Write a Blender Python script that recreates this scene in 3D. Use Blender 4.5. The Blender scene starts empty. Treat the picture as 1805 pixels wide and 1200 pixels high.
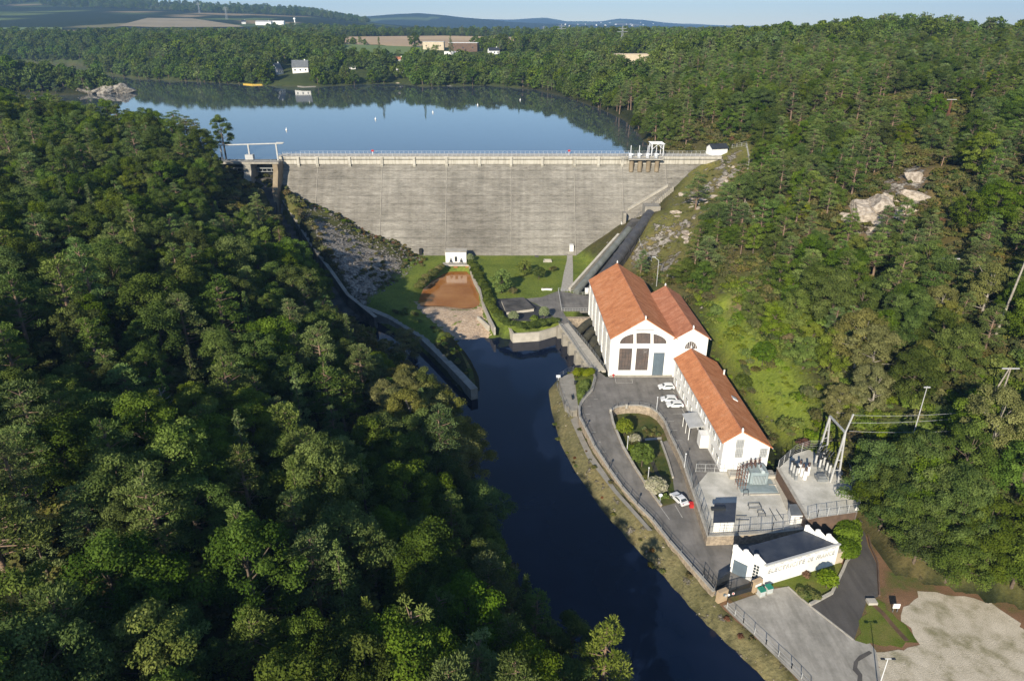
import bpy, bmesh, math, random
import numpy as np
from mathutils import Vector, Matrix, geometry
random.seed(7); RNG = np.random.default_rng(11)
S = bpy.context.scene
# ---------------------------------------------------------------- camera
CAMZ, FPX, PITCH = 85.0, 1203.0, math.radians(24.8)
cam_d = bpy.data.cameras.new('camera'); cam_d.lens = FPX/1805*36; cam_d.sensor_width = 36
cam_d.clip_start = 1; cam_d.clip_end = 30000
cam = bpy.data.objects.new('camera', cam_d); S.collection.objects.link(cam)
cam.location = (0, 0, CAMZ); cam.rotation_euler = (math.pi/2-PITCH, 0, 0); S.camera = cam
# ---------------------------------------------------------------- light
SUN_EL = 25.0; LX, LY = 0.36, 0.93                       # direction the light travels over the ground
w = bpy.data.worlds.new('World'); S.world = w; w.use_nodes = True
nt = w.node_tree; bg = nt.nodes['Background']
sky = nt.nodes.new('ShaderNodeTexSky'); sky.sky_type = 'NISHITA'; sky.sun_disc = False
sky.sun_elevation = math.radians(SUN_EL); sky.sun_rotation = math.atan2(-LX, -LY)
sky.altitude = 1200; sky.air_density = 1.0; sky.dust_density = 0.0; sky.ozone_density = 3.0
nt.links.new(sky.outputs[0], bg.inputs[0]); bg.inputs[1].default_value = 0.10
ld = bpy.data.lights.new('sun', 'SUN'); ld.energy = 5.0; ld.angle = math.radians(0.5); ld.color = (1, .91, .75)
sun = bpy.data.objects.new('sun', ld); S.collection.objects.link(sun); sun.location = (-100, -300, 300)
ce = math.cos(math.radians(SUN_EL)); n_ = math.hypot(LX, LY)
sun.rotation_euler = Vector((LX/n_*ce, LY/n_*ce, -math.sin(math.radians(SUN_EL)))).to_track_quat('-Z', 'Y').to_euler()
S.view_settings.view_transform = 'Standard'; S.view_settings.look = 'None'
S.view_settings.exposure = 0.6; S.view_settings.gamma = 1
S.cycles.max_bounces = 6; S.cycles.diffuse_bounces = 2; S.cycles.glossy_bounces = 3
S.cycles.transmission_bounces = 3; S.cycles.transparent_max_bounces = 6; S.cycles.volume_bounces = 0
# ---------------------------------------------------------------- helpers
CP, SP_ = math.cos(PITCH), math.sin(PITCH)
def ray(px, py):
    ax = (px-902.5)/FPX; ay = (600-py)/FPX
    return ax, CP+ay*SP_, -(SP_-ay*CP)
def g(px, py, z=0.0):                                      # where the ground at height z is seen
    a, b, c = ray(px, py); d = (z-CAMZ)/c
    return (a*d, b*d, z)
def gy(px, py, Y):                                         # point seen at distance Y
    a, b, c = ray(px, py); d = Y/b
    return (a*d, Y, CAMZ+c*d)
ORG = {}
def link(o): S.collection.objects.link(o); return o
def tag(o, label=None, cat=None, group=None, kind=None):
    if label: o['label'] = label
    if cat: o['category'] = cat
    if group: o['group'] = group
    if kind: o['kind'] = kind
    return o
def thing(name, loc, label, cat, group=None, rz=0):
    o = bpy.data.objects.new(name, None); link(o); o.location = loc; o.rotation_euler = (0, 0, rz)
    o.empty_display_size = .3; tag(o, label, cat, group); return o
def mesh_np(name, V, F, mats=(), mi=None, smooth=False):
    """V (n,3), F (m,k) arrays"""
    me = bpy.data.meshes.new(name); V = np.asarray(V, np.float32); F = np.asarray(F, np.int32); k = F.shape[1]
    me.vertices.add(len(V)); me.vertices.foreach_set('co', V.ravel())
    me.loops.add(F.size); me.loops.foreach_set('vertex_index', F.ravel())
    me.polygons.add(len(F)); me.polygons.foreach_set('loop_start', np.arange(0, F.size, k, dtype=np.int32))
    me.polygons.foreach_set('loop_total', np.full(len(F), k, np.int32))
    if mi is not None: me.polygons.foreach_set('material_index', np.asarray(mi, np.int32))
    if smooth: me.polygons.foreach_set('use_smooth', np.ones(len(F), bool))
    for m in mats: me.materials.append(m)
    me.update(calc_edges=True); return me
class MB:
    """collects shapes, in world coordinates, into one mesh"""
    def __init__(s): s.v = []; s.f = []; s.sm = []
    def add(s, vs, fs, sm=False):
        n = len(s.v); s.v += [tuple(v) for v in vs]; s.f += [tuple(i+n for i in f) for f in fs]; s.sm += [sm]*len(fs); return s
    def box(s, c, d, rz=0, tilt=0):
        cx, cy, cz = c; x, y, z = d[0]/2, d[1]/2, d[2]/2; cr, sr = math.cos(rz), math.sin(rz)
        vs = []
        for k in (-z, z):
            for i, j in ((-x, -y), (x, -y), (x, y), (-x, y)):
                vs.append((cx+i*cr-j*sr, cy+i*sr+j*cr, cz+k+tilt*j))
        return s.add(vs, [(3, 2, 1, 0), (4, 5, 6, 7), (0, 1, 5, 4), (1, 2, 6, 5), (2, 3, 7, 6), (3, 0, 4, 7)])
    def prism(s, poly, z0, z1):                            # poly list of (x,y); z numbers or functions
        n = len(poly); f0 = z0 if callable(z0) else (lambda x, y: z0); f1 = z1 if callable(z1) else (lambda x, y: z1)
        a = sum(poly[i][0]*poly[(i+1) % n][1]-poly[(i+1) % n][0]*poly[i][1] for i in range(n))
        if a < 0: poly = poly[::-1]
        vs = [(x, y, f0(x, y)) for x, y in poly]+[(x, y, f1(x, y)) for x, y in poly]
        return s.add(vs, [tuple(range(n-1, -1, -1)), tuple(range(n, 2*n))]+[(i, (i+1) % n, n+(i+1) % n, n+i) for i in range(n)])
    def hexa(s, lo, hi):                                   # two quads of 3D points
        return s.add(list(lo)+list(hi), [(3, 2, 1, 0), (4, 5, 6, 7), (0, 1, 5, 4), (1, 2, 6, 5), (2, 3, 7, 6), (3, 0, 4, 7)])
    def tube(s, p, q, r, r2=None, n=6, sm=True):
        p = Vector(p); q = Vector(q); r2 = r if r2 is None else r2; d = q-p
        if d.length < 1e-6: return s
        d.normalize(); u = d.orthogonal().normalized(); v = d.cross(u); vs = []
        for c, rr in ((p, r), (q, r2)):
            for i in range(n):
                a = 2*math.pi*i/n; vs.append(c+(u*math.cos(a)+v*math.sin(a))*rr)
        m = len(s.f)
        s.add(vs, [(i, (i+1) % n, n+(i+1) % n, n+i) for i in range(n)], sm)
        return s.add(vs, [tuple(range(n-1, -1, -1)), tuple(range(n, 2*n))])
    def pieces(s):
        par = list(range(len(s.v)))
        def fd(a):
            while par[a] != a: par[a] = par[par[a]]; a = par[a]
            return a
        for f in s.f:
            for a in f[1:]: par[fd(a)] = fd(f[0])
        gr = {}
        for f in s.f: gr.setdefault(fd(f[0]), []).append(f)
        out = []
        for fs in gr.values():
            ids = sorted({i for f in fs for i in f}); mp = {a: b for b, a in enumerate(ids)}
            out.append(([s.v[i] for i in ids], [tuple(mp[i] for i in f) for f in fs]))
        return out
    def path(s, pts, r, n=6):
        for a, b in zip(pts[:-1], pts[1:]): s.tube(a, b, r, n=n)
        return s
    def wall(s, pts, t, h0, h1, closed=False):             # pts (x,y,z) tops base; offset thickness t to both sides
        P = [Vector((p[0], p[1])) for p in pts]; Z = [p[2] for p in pts]; n = len(P); L = []; R = []
        for i in range(n):
            a = P[i-1] if (i > 0 or closed) else None; b = P[(i+1) % n] if (i < n-1 or closed) else None
            d = Vector((0, 0))
            if a is not None: d += (P[i]-a).normalized()
            if b is not None: d += (b-P[i]).normalized()
            d.normalize(); m = Vector((-d.y, d.x))*t/2; L.append(P[i]+m); R.append(P[i]-m)
        for i in range(n if closed else n-1):
            j = (i+1) % n
            lo = [(R[i].x, R[i].y, Z[i]+h0), (R[j].x, R[j].y, Z[j]+h0), (L[j].x, L[j].y, Z[j]+h0), (L[i].x, L[i].y, Z[i]+h0)]
            hi = [(x, y, z-h0+h1) for x, y, z in lo]
            s.hexa(lo, hi)
        return s
    def disc(s, c, r, z, n=16, h=.05):
        return s.prism([(c[0]+r*math.cos(2*math.pi*i/n), c[1]+r*math.sin(2*math.pi*i/n)) for i in range(n)], z, z+h)
    def lathe(s, c, prof, n=12):                           # prof [(r,z)]
        vs = []; fs = []
        for r, z in prof:
            for i in range(n):
                a = 2*math.pi*i/n; vs.append((c[0]+r*math.cos(a), c[1]+r*math.sin(a), c[2]+z))
        for k in range(len(prof)-1):
            for i in range(n): fs.append((k*n+i, k*n+(i+1) % n, (k+1)*n+(i+1) % n, (k+1)*n+i))
        s.add(vs, fs, True)
        return s.add(vs, [tuple(range(n-1, -1, -1)), tuple(range((len(prof)-1)*n, len(prof)*n))])
    def build(s, name, mat, parent=None, local=False, bevel=0):
        o = Vector((0, 0, 0)); root = parent
        while root is not None and root.parent is not None: root = root.parent
        if root is not None and not local: o = Vector(root.location)
        me = bpy.data.meshes.new(name); me.from_pydata([(x-o.x, y-o.y, z-o.z) for x, y, z in s.v], [], s.f)
        for p, k in zip(me.polygons, s.sm): p.use_smooth = k
        me.materials.append(mat); me.update()
        ob = link(bpy.data.objects.new(name, me))
        if parent is not None: ob.parent = parent
        if bevel:
            b = ob.modifiers.new('b', 'BEVEL'); b.width = bevel; b.segments = 2; b.limit_method = 'ANGLE'
        return ob
def each(mb, name, mat, parent):
    """one object per closed piece added"""
    for i, (v, f) in enumerate(mb.pieces()):
        b = MB(); b.v = v; b.f = f; b.sm = [False]*len(f); b.build(name, mat, parent)
def copy_tree(o, parent=None):
    c = o.copy(); link(c); c.parent = parent
    for ch in list(o.children): copy_tree(ch, c)
    return c
# ---------------------------------------------------------------- materials
def N(nt, t, **kw):
    n = nt.nodes.new(t)
    for k, v in kw.items():
        if k == 'inp':
            for a, b in v.items(): n.inputs[a].default_value = b
        else: setattr(n, k, v)
    return n
def ramp(nt, fac, stops, interp='LINEAR'):
    r = N(nt, 'ShaderNodeValToRGB'); r.color_ramp.interpolation = interp
    while len(r.color_ramp.elements) < len(stops): r.color_ramp.elements.new(.5)
    for e, (p, c) in zip(r.color_ramp.elements, stops):
        e.position = p; e.color = (*c, 1) if len(c) == 3 else c
    nt.links.new(fac, r.inputs[0]); return r.outputs[0]
def coords(nt, stretch=(1, 1, 1), obj=False):
    tc = N(nt, 'ShaderNodeTexCoord'); mp = N(nt, 'ShaderNodeMapping')
    if obj: nt.links.new(tc.outputs['Object'], mp.inputs[0])
    else:
        ge = N(nt, 'ShaderNodeNewGeometry'); nt.links.new(ge.outputs['Position'], mp.inputs[0])
    mp.inputs['Scale'].default_value = stretch; return mp.outputs[0]
def noise(nt, vec, scale, detail=4, rough=.55):
    n = N(nt, 'ShaderNodeTexNoise', inp={'Scale': scale, 'Detail': detail, 'Roughness': rough}); nt.links.new(vec, n.inputs['Vector']); return n.outputs['Fac']
def mixc(nt, f, a, b, mode='MIX'):
    m = N(nt, 'ShaderNodeMix', data_type='RGBA', blend_type=mode)
    for sock, v in ((0, f), (6, a), (7, b)):
        if hasattr(v, 'links') or hasattr(v, 'is_linked'): nt.links.new(v, m.inputs[sock])
        else: m.inputs[sock].default_value = v if sock == 0 else ((*v, 1) if len(v) == 3 else v)
    return m.outputs[2]
def math_(nt, op, a, b=0.5, clamp=False):
    m = N(nt, 'ShaderNodeMath', operation=op, use_clamp=clamp)
    for i, v in ((0, a), (1, b)):
        if hasattr(v, 'is_linked'): nt.links.new(v, m.inputs[i])
        else: m.inputs[i].default_value = v
    return m.outputs[0]
def new_mat(name):
    m = bpy.data.materials.new(name); m.use_nodes = True; return m, m.node_tree, m.node_tree.nodes['Principled BSDF']
def bump(nt, b, h, strength=.3, dist=.1):
    n = N(nt, 'ShaderNodeBump', inp={'Strength': strength, 'Distance': dist}); nt.links.new(h, n.inputs['Height']); nt.links.new(n.outputs[0], b.inputs['Normal'])
M = {}
def mat(name, c1, c2=None, scale=1.0, rough=.8, bmp=.0, stretch=(1, 1, 1), metal=0, lo=.35, hi=.65, fine=None, bdist=.05, spec=.3, mul=.35, wear=0, wst=(1, .12, 1)):
    m, nt, b = new_mat(name); b.inputs['Roughness'].default_value = rough; b.inputs['Metallic'].default_value = metal
    b.inputs['Specular IOR Level'].default_value = spec
    if c2 is None: c2 = tuple(x*.82 for x in c1)
    v = coords(nt, stretch); f = noise(nt, v, scale, 5)
    col = ramp(nt, f, [(lo, c1), (hi, c2)])
    f2 = noise(nt, v, (fine or scale*9), 3)
    col = mixc(nt, mul, col, ramp(nt, f2, [(.3, (.55, .55, .55)), (.7, (1.0, 1.0, 1.0))]), 'MULTIPLY')
    if wear: col = mixc(nt, wear, col, ramp(nt, noise(nt, coords(nt, wst), .9, 4, .6), [(.36, (.55, .54, .52)), (.52, (1, 1, 1)), (.7, (1.15, 1.14, 1.12))]), 'MULTIPLY')
    nt.links.new(col, b.inputs['Base Color'])
    if bmp: bump(nt, b, f2, bmp, bdist)
    M[name] = m; return m
mat('white_paint', (.84, .83, .80), (.78, .76, .72), .25, .6, fine=.9, mul=.12, wear=.14, wst=(1.2, 1.2, .12))
mat('white_metal', (.78, .79, .8), None, .8, .35)
mat('grey_metal', (.34, .36, .37), (.26, .27, .28), .8, .4, metal=.5)
mat('dark_metal', (.05, .055, .06), None, 1, .4, metal=.3)
mat('rust', (.23, .09, .045), (.14, .07, .05), 1.5, .8)
mat('glass', (.03, .045, .055), (.06, .07, .08), .4, .08, spec=.6)
mat('hall_glass', (.10, .085, .08), (.16, .12, .10), .5, .12, spec=.6)
mat('blue_grey', (.13, .17, .2), (.11, .14, .17), .5, .5)
mat('light_grey', (.5, .5, .49), (.42, .42, .41), .5, .6)
mat('slate', (.03, .034, .04), (.045, .05, .06), .5, .5, .2, lo=.3, hi=.7)
mat('grey_slate', (.16, .17, .18), (.11, .12, .13), .6, .7)
mat('dark_roof', (.035, .042, .06), (.06, .068, .085), .5, .4)
mat('asphalt', (.24, .222, .20), (.15, .14, .125), .22, .9, .3, lo=.34, hi=.66, fine=1.3, mul=.28, wear=.45, wst=(.8, .12, 1))
mat('asphalt_dark', (.115, .105, .095), (.085, .078, .072), .2, .9, .3, fine=4, wear=.4, wst=(1, .15, 1))
mat('asphalt_pale', (.43, .40, .35), (.31, .29, .25), .22, .95, .3, lo=.35, hi=.62, fine=2, wear=.45, wst=(.9, .16, 1))
mat('paving', (.035, .037, .04), (.055, .056, .06), .5, .8, .3)
mat('gravel_pale', (.66, .63, .56), (.46, .44, .38), .3, .95, .6, lo=.38, hi=.62, fine=6)
mat('dirt_pale', (.50, .455, .37), (.29, .26, .18), .12, .95, .6, lo=.36, hi=.66, fine=3)
mat('concrete', (.36, .33, .28), (.26, .24, .2), .5, .85, .3)
mat('concrete_dark', (.12, .11, .10), (.05, .048, .045), .25, .85, .4, lo=.4, hi=.6)
mat('concrete_pale', (.52, .48, .41), (.40, .37, .31), .6, .85, .3)
mat('brown_pier', (.30, .24, .16), (.22, .17, .11), .4, .85, .3)
mat('stone_wall', (.42, .34, .25), (.27, .22, .165), 1.8, .9, .8, lo=.42, hi=.58)
mat('brick_brown', (.17, .11, .075), (.11, .075, .055), .6, .9, .5)
mat('cap_stone', (.47, .44, .38), (.36, .33, .28), 1.2, .85, .3)
mat('beige_pillar', (.50, .37, .23), (.42, .31, .2), .8, .8)
mat('pipe', (.085, .085, .09), (.055, .055, .06), .5, .5, .2)
mat('pipe_grey', (.19, .20, .19), (.13, .14, .12), .5, .6, .2)
mat('arch_dark', (.07, .065, .045), (.04, .04, .03), .7, .9, .5)
mat('bark', (.16, .12, .085), (.09, .07, .05), 3, .9, .3)
mat('pine_bark', (.27, .17, .11), (.17, .13, .10), 2, .9, .3)
mat('pale_bark', (.38, .34, .28), (.25, .22, .18), 2, .9, .3)
mat('rubber', (.02, .02, .02), None, 2, .8)
mat('red', (.5, .03, .03), None, 2, .5)
mat('yellow', (.75, .5, .05), (.6, .4, .1), 1, .5)
mat('teal', (.02, .22, .15), None, 2, .4)
mat('bin_grey', (.55, .58, .56), None, 2, .5)
mat('transformer', (.30, .36, .37), (.24, .29, .30), 1, .45)
mat('transformer_pale', (.5, .57, .58), None, 1, .45)
mat('porcelain', (.08, .04, .03), None, 3, .3, spec=.6)
mat('tan_plaster', (.60, .50, .36), (.5, .42, .3), .4, .8)
mat('old_field', (.56, .40, .22), (.44, .31, .18), .006, .95, lo=.4, hi=.6, fine=.2)
mat('green_field', (.16, .21, .06), (.12, .17, .05), .01, .95, fine=.3)
mat('pale_field', (.35, .28, .17), (.27, .22, .13), .01, .95, fine=.3)
mat('soil', (.17, .10, .055), (.10, .065, .04), .6, .95, .5)
mat('wire', (.45, .46, .46), None, 1, .5)
mat('road_paint', (.50, .48, .44), (.36, .34, .31), 2, .8)
mat('rock', (.40, .36, .30), (.16, .14, .11), .35, .9, 1.0, lo=.4, hi=.6, fine=2.2, bdist=.5)
mat('rock_shaded', (.24, .22, .20), (.10, .09, .08), .8, .9, .8, lo=.42, hi=.6, fine=4, bdist=.2)  # darker copy of rock_pale, tree shade on the rock slope put into the colour
mat('rock_pale', (.50, .43, .35), (.28, .23, .18), .8, .9, .8, lo=.42, hi=.6, fine=4, bdist=.2)
mat('orange_stain', (.42, .19, .06), (.26, .11, .04), .6, .9, .4)
def grass_mat(name, a, b_, c, sc=.25):
    m, nt, b = new_mat(name); b.inputs['Roughness'].default_value = .95; b.inputs['Specular IOR Level'].default_value = .1
    v = coords(nt); col = ramp(nt, noise(nt, v, sc, 6, .6), [(.32, a), (.5, b_), (.68, c)])
    f2 = noise(nt, v, 5, 4, .7)
    col = mixc(nt, .6, col, ramp(nt, f2, [(.3, (.45, .45, .45)), (.7, (1.1, 1.1, 1.1))]), 'MULTIPLY')
    nt.links.new(col, b.inputs['Base Color']); bump(nt, b, f2, .8, .15); M[name] = m
grass_mat('lawn', (.085, .12, .018), (.135, .165, .028), (.19, .18, .05))
mat('pebbles', (.62, .47, .33), (.40, .29, .20), 1.6, .95, .9, lo=.4, hi=.6, fine=7, bdist=.15, mul=.6)
grass_mat('patchy_dirt', (.30, .27, .16), (.56, .49, .37), (.68, .60, .47), .30)
grass_mat('rough_grass', (.05, .075, .02), (.10, .11, .03), (.17, .13, .06))
grass_mat('bank_grass', (.07, .09, .02), (.19, .16, .08), (.33, .27, .17), .35)
grass_mat('dry_verge', (.10, .13, .03), (.22, .13, .07), (.30, .17, .1), .15)
# dam concrete: horizontal lift lines, dark weathering, pale runs
def dam_mat():
    m, nt, b = new_mat('dam_concrete'); b.inputs['Roughness'].default_value = .9; b.inputs['Specular IOR Level'].default_value = .2
    vh = coords(nt, (.14, .05, .85)); f = noise(nt, vh, 1.0, 8, .75)
    col = ramp(nt, f, [(.27, (.115, .11, .098)), (.40, (.20, .19, .17)), (.56, (.265, .25, .225)), (.75, (.365, .35, .315))])
    vh2 = coords(nt, (.55, .3, 3.6)); f2 = noise(nt, vh2, 1.0, 8, .8)
    col = mixc(nt, .85, col, ramp(nt, f2, [(.33, (.25, .24, .22)), (.45, (.80, .79, .77)), (.58, (1.0, 1.0, 1.0)), (.7, (1.2, 1.2, 1.18))]), 'MULTIPLY')
    vv = coords(nt, (.5, .02, .035)); f3 = noise(nt, vv, 1.0, 4, .6)
    col = mixc(nt, .5, col, ramp(nt, f3, [(.36, (.78, .77, .74)), (.6, (1.12, 1.11, 1.08))]), 'MULTIPLY')
    bl = noise(nt, coords(nt, (1, 1, 1)), .03, 3, .5)
    col = mixc(nt, .9, col, ramp(nt, bl, [(.36, (.74, .72, .69)), (.64, (1.14, 1.13, 1.10))]), 'MULTIPLY')
    # lift joints every 1.5 m
    w_ = N(nt, 'ShaderNodeTexWave', wave_type='BANDS', bands_direction='Z', inp={'Scale': .105*1.0, 'Distortion': .5, 'Detail': 2})
    nt.links.new(coords(nt, (1, 1, 1)), w_.inputs['Vector'])
    col = mixc(nt, .6, col, ramp(nt, w_.outputs['Fac'], [(.0, (.62, .61, .6)), (.06, (1, 1, 1))]), 'MULTIPLY')
    nt.links.new(col, b.inputs['Base Color']); bump(nt, b, f2, .5, .25); M['dam_concrete'] = m
dam_mat()
def parapet_mat():
    m, nt, b = new_mat('parapet_concrete'); b.inputs['Roughness'].default_value = .85
    f = noise(nt, coords(nt, (.8, .1, .12)), 1.0, 5, .7)
    col = ramp(nt, f, [(.33, (.27, .245, .20)), (.5, (.44, .41, .345)), (.7, (.52, .49, .43))])
    nt.links.new(col, b.inputs['Base Color']); M['parapet_concrete'] = m
parapet_mat()
def roof_mat(name, ca, cb, cc):
    m, nt, b = new_mat(name); b.inputs['Roughness'].default_value = .85; b.inputs['Specular IOR Level'].default_value = .15
    v = coords(nt); f = noise(nt, v, .45, 7, .65)
    col = ramp(nt, f, [(.30, ca), (.5, cb), (.72, cc)])
    f2 = noise(nt, v, 3.5, 4, .7)
    col = mixc(nt, .6, col, ramp(nt, f2, [(.30, (.55, .5, .48)), (.65, (1.1, 1.08, 1.05))]), 'MULTIPLY')
    st = noise(nt, coords(nt, (.12, 1.4, .12)), 1.0, 4, .6)
    col = mixc(nt, .35, col, ramp(nt, st, [(.35, (.62, .6, .6)), (.6, (1.05, 1.05, 1.05))]), 'MULTIPLY')
    w_ = N(nt, 'ShaderNodeTexWave', wave_type='BANDS', bands_direction='Y', inp={'Scale': .85, 'Distortion': .6, 'Detail': 1, 'Detail Scale': 3}); nt.links.new(v, w_.inputs['Vector'])
    hsum = math_(nt, 'ADD', w_.outputs['Fac'], f2)
    nt.links.new(col, b.inputs['Base Color']); bump(nt, b, hsum, .7, .12); M[name] = m
roof_mat('roof_tile', (.50, .19, .085), (.66, .265, .115), (.74, .36, .19))
roof_mat('roof_tile_old', (.40, .16, .09), (.53, .22, .12), (.62, .31, .19))
def water(name, base, rough, bs, bscale, stretch=(1, 1, 1)):
    m, nt, b = new_mat(name); b.inputs['Base Color'].default_value = (*base, 1); b.inputs['Roughness'].default_value = rough
    b.inputs['IOR'].default_value = 1.33; b.inputs['Specular IOR Level'].default_value = .5
    bump(nt, b, noise(nt, coords(nt, stretch), bscale, 3, .6), bs, .05); M[name] = m; return nt, b
water('lake_water', (.050, .066, .078), .03, .25, .25)
nt_, b_ = water('river_water', (.004, .012, .035), .04, .25, .6)
c_ = ramp(nt_, noise(nt_, coords(nt_), .035, 4, .6), [(.38, (.0015, .005, .017)), (.62, (.007, .012, .03))]); nt_.links.new(c_, b_.inputs['Base Color'])
nt_, b_ = water('pond_water', (.36, .15, .05), .06, .15, .6)
c_ = ramp(nt_, noise(nt_, coords(nt_), .1, 4, .6), [(.38, (.27, .10, .022)), (.62, (.36, .16, .05))]); nt_.links.new(c_, b_.inputs['Base Color'])
def leaf_mat(name, cols, hue=.03, val=.45, transl=.25):
    """cols: dark/mid/light leaf colours picked per clump; whole trees differ by Object Info random"""
    m = bpy.data.materials.new(name); m.use_nodes = True; nt = m.node_tree; nt.nodes.clear()
    at = N(nt, 'ShaderNodeAttribute', attribute_name='tone'); oi = N(nt, 'ShaderNodeObjectInfo')
    col = ramp(nt, at.outputs['Fac'], [(0.0, cols[0]), (.5, cols[1]), (1.0, cols[2])])
    hs = N(nt, 'ShaderNodeHueSaturation'); nt.links.new(col, hs.inputs['Color'])
    r2 = math_(nt, 'FRACT', math_(nt, 'MULTIPLY', oi.outputs['Random'], 7.31)); r3 = math_(nt, 'FRACT', math_(nt, 'MULTIPLY', oi.outputs['Random'], 23.7))
    nt.links.new(math_(nt, 'ADD', .502-hue, math_(nt, 'MULTIPLY', oi.outputs['Random'], 2*hue)), hs.inputs['Hue'])
    nt.links.new(math_(nt, 'ADD', 1-val*.5, math_(nt, 'MULTIPLY', r2, val)), hs.inputs['Value'])
    nt.links.new(math_(nt, 'ADD', .82, math_(nt, 'MULTIPLY', r3, .26)), hs.inputs['Saturation'])
    d = N(nt, 'ShaderNodeBsdfDiffuse'); t = N(nt, 'ShaderNodeBsdfTranslucent'); mx = N(nt, 'ShaderNodeMixShader', inp={0: transl}); out = N(nt, 'ShaderNodeOutputMaterial')
    nt.links.new(hs.outputs[0], d.inputs[0]); nt.links.new(hs.outputs[0], t.inputs[0])
    nt.links.new(d.outputs[0], mx.inputs[1]); nt.links.new(t.outputs[0], mx.inputs[2]); nt.links.new(mx.outputs[0], out.inputs[0]); M[name] = m
leaf_mat('leaf_oak', [(.058, .092, .013), (.100, .145, .020), (.16, .215, .036)], .018, .6, .35)
leaf_mat('leaf_pine', [(.078, .118, .028), (.135, .185, .042), (.205, .265, .07)], .02, .5, .3)
leaf_mat('leaf_olive', [(.115, .118, .030), (.18, .175, .048), (.25, .24, .072)], .015, .3)
leaf_mat('leaf_bright', [(.09, .135, .014), (.165, .215, .026), (.24, .29, .045)], .02, .3, .35)
mat('letter_paint', (.60, .59, .56), None, 2, .6)
leaf_mat('leaf_scrub', [(.06, .075, .02), (.11, .12, .03), (.17, .145, .05)], .04, .6)
leaf_mat('leaf_flower', [(.20, .22, .09), (.38, .36, .22), (.48, .45, .32)], .01, .2)
leaf_mat('leaf_topiary', [(.16, .20, .09), (.24, .28, .14), (.30, .34, .18)], .01, .1)
leaf_mat('leaf_rust', [(.13, .07, .035), (.20, .105, .05), (.26, .14, .07)], .02, .3)
# ================================================================ terrain
def sstep(a, b, x): t = np.clip((x-a)/(b-a), 0, 1); return t*t*(3-2*t)
def inpoly(P, X, Y):
    X = np.asarray(X, float); Y = np.asarray(Y, float); c = np.zeros(np.broadcast(X, Y).shape, bool); n = len(P)
    for i in range(n):
        x1, y1 = P[i][:2]; x2, y2 = P[(i+1) % n][:2]
        if y1 == y2: continue
        c ^= ((y1 > Y) != (y2 > Y)) & (X < (x2-x1)*(Y-y1)/(y2-y1)+x1)
    return c
def sdf(P, X, Y):                                          # negative inside
    d = np.full(X.shape, 1e18); n = len(P)
    for i in range(n):
        ax, ay = P[i][:2]; bx, by = P[(i+1) % n][:2]; ex, ey = bx-ax, by-ay
        t = np.clip(((X-ax)*ex+(Y-ay)*ey)/(ex*ex+ey*ey+1e-9), 0, 1)
        d = np.minimum(d, (X-ax-t*ex)**2+(Y-ay-t*ey)**2)
    d = np.sqrt(d); return np.where(inpoly(P, X, Y), -d, d)
def vnoise(X, Y, s, seed=0):
    X = X/s; Y = Y/s; xi = np.floor(X).astype(np.int64); yi = np.floor(Y).astype(np.int64); fx = X-xi; fy = Y-yi
    fx = fx*fx*(3-2*fx); fy = fy*fy*(3-2*fy)
    def h(a, b):
        n = (a*374761393+b*668265263+seed*1442695041) & 0xffffffff; n = ((n ^ (n >> 13))*1274126177) & 0xffffffff
        return ((n ^ (n >> 16)) & 0xffff)/65535.0
    return (h(xi, yi)*(1-fx)+h(xi+1, yi)*fx)*(1-fy)+(h(xi, yi+1)*(1-fx)+h(xi+1, yi+1)*fx)*fy
WZ, LZ, PZ, LOW = -4.5, 34.5, -2.2, -1.8
XLY = [-60, -20, 30, 58, 68, 76, 84, 111, 141, 164, 205, 225, 255, 270, 310]; XLX = [72, 42, 24, 15, 13, 8, 2, -7, -14, -25, -52, -47, -39, -38, -45]
XRY = [-60, 20, 69, 82, 86, 88, 91, 98, 104, 119, 160, 190, 206, 235, 266, 310]; XRX = [130, 112, 95, 85, 80, 73, 67, 66, 65.5, 62, 57, 53, 41, 33, 26, 20]
G2 = lambda pts, z: [g(a, b, z)[:2] for a, b in pts]
# water outlines (seen on the photograph at water level)
RIVER = [(-56, 210), (-49, 212)] + G2([(655, 560), (700, 590), (740, 615), (775, 652), (810, 690), (830, 697), (848, 692), (846, 665), (832, 636), (818, 616), (800, 600), (778, 587), (790, 590), (808, 598), (842, 600), (862, 596), (880, 594), (898, 597), (940, 593), (990, 588), (1010, 575), (1060, 575), (1066, 640), (1030, 655), (1000, 658), (982, 668), (965, 688), (970, 722), (985, 780), (1010, 828), (1058, 898), (1110, 960), (1160, 1010), (1230, 1090), (1340, 1195)], WZ) + \
    [(52, 50), (72, 10), (92, -20), (110, -60), (72, -60), (42, -20), (26, 30), (17, 58), (15, 67), (10, 76), (4, 84), (-5, 111), (-12, 141), (-23, 164), (-50, 203)]
POND = G2([(793, 478), (783, 482), (763, 494), (747, 507), (737, 528), (745, 540), (778, 541), (808, 545), (831, 544), (848, 535), (843, 517), (835, 494), (824, 478)], PZ)
GRAVEL = G2([(747, 534), (778, 531), (808, 535), (831, 534), (848, 532), (852, 555), (861, 575), (868, 590)], PZ) + G2([(862, 596), (842, 601), (824, 603), (808, 599), (783, 588), (758, 572), (738, 556), (729, 543)], -4.2)
LAKE = [(84, 296)] + G2([(1165, 268), (1135, 250), (1125, 236), (1100, 212), (1060, 193), (1000, 172), (940, 158), (860, 151), (790, 152), (740, 153), (700, 147), (640, 149), (560, 153), (500, 153), (430, 149), (340, 144), (240, 139), (165, 129)], LZ) + \
    [(-575, 1000), (-1200, 1000), (-1200, 880), (-620, 860), (-430, 640), (-318, 592), (-350, 574), (-430, 560), (-600, 530), (-600, 440), (-420, 440), (-330, 402), (-245, 362), (-175, 324), (-128, 298), (-123, 290), (0, 291)]
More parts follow.
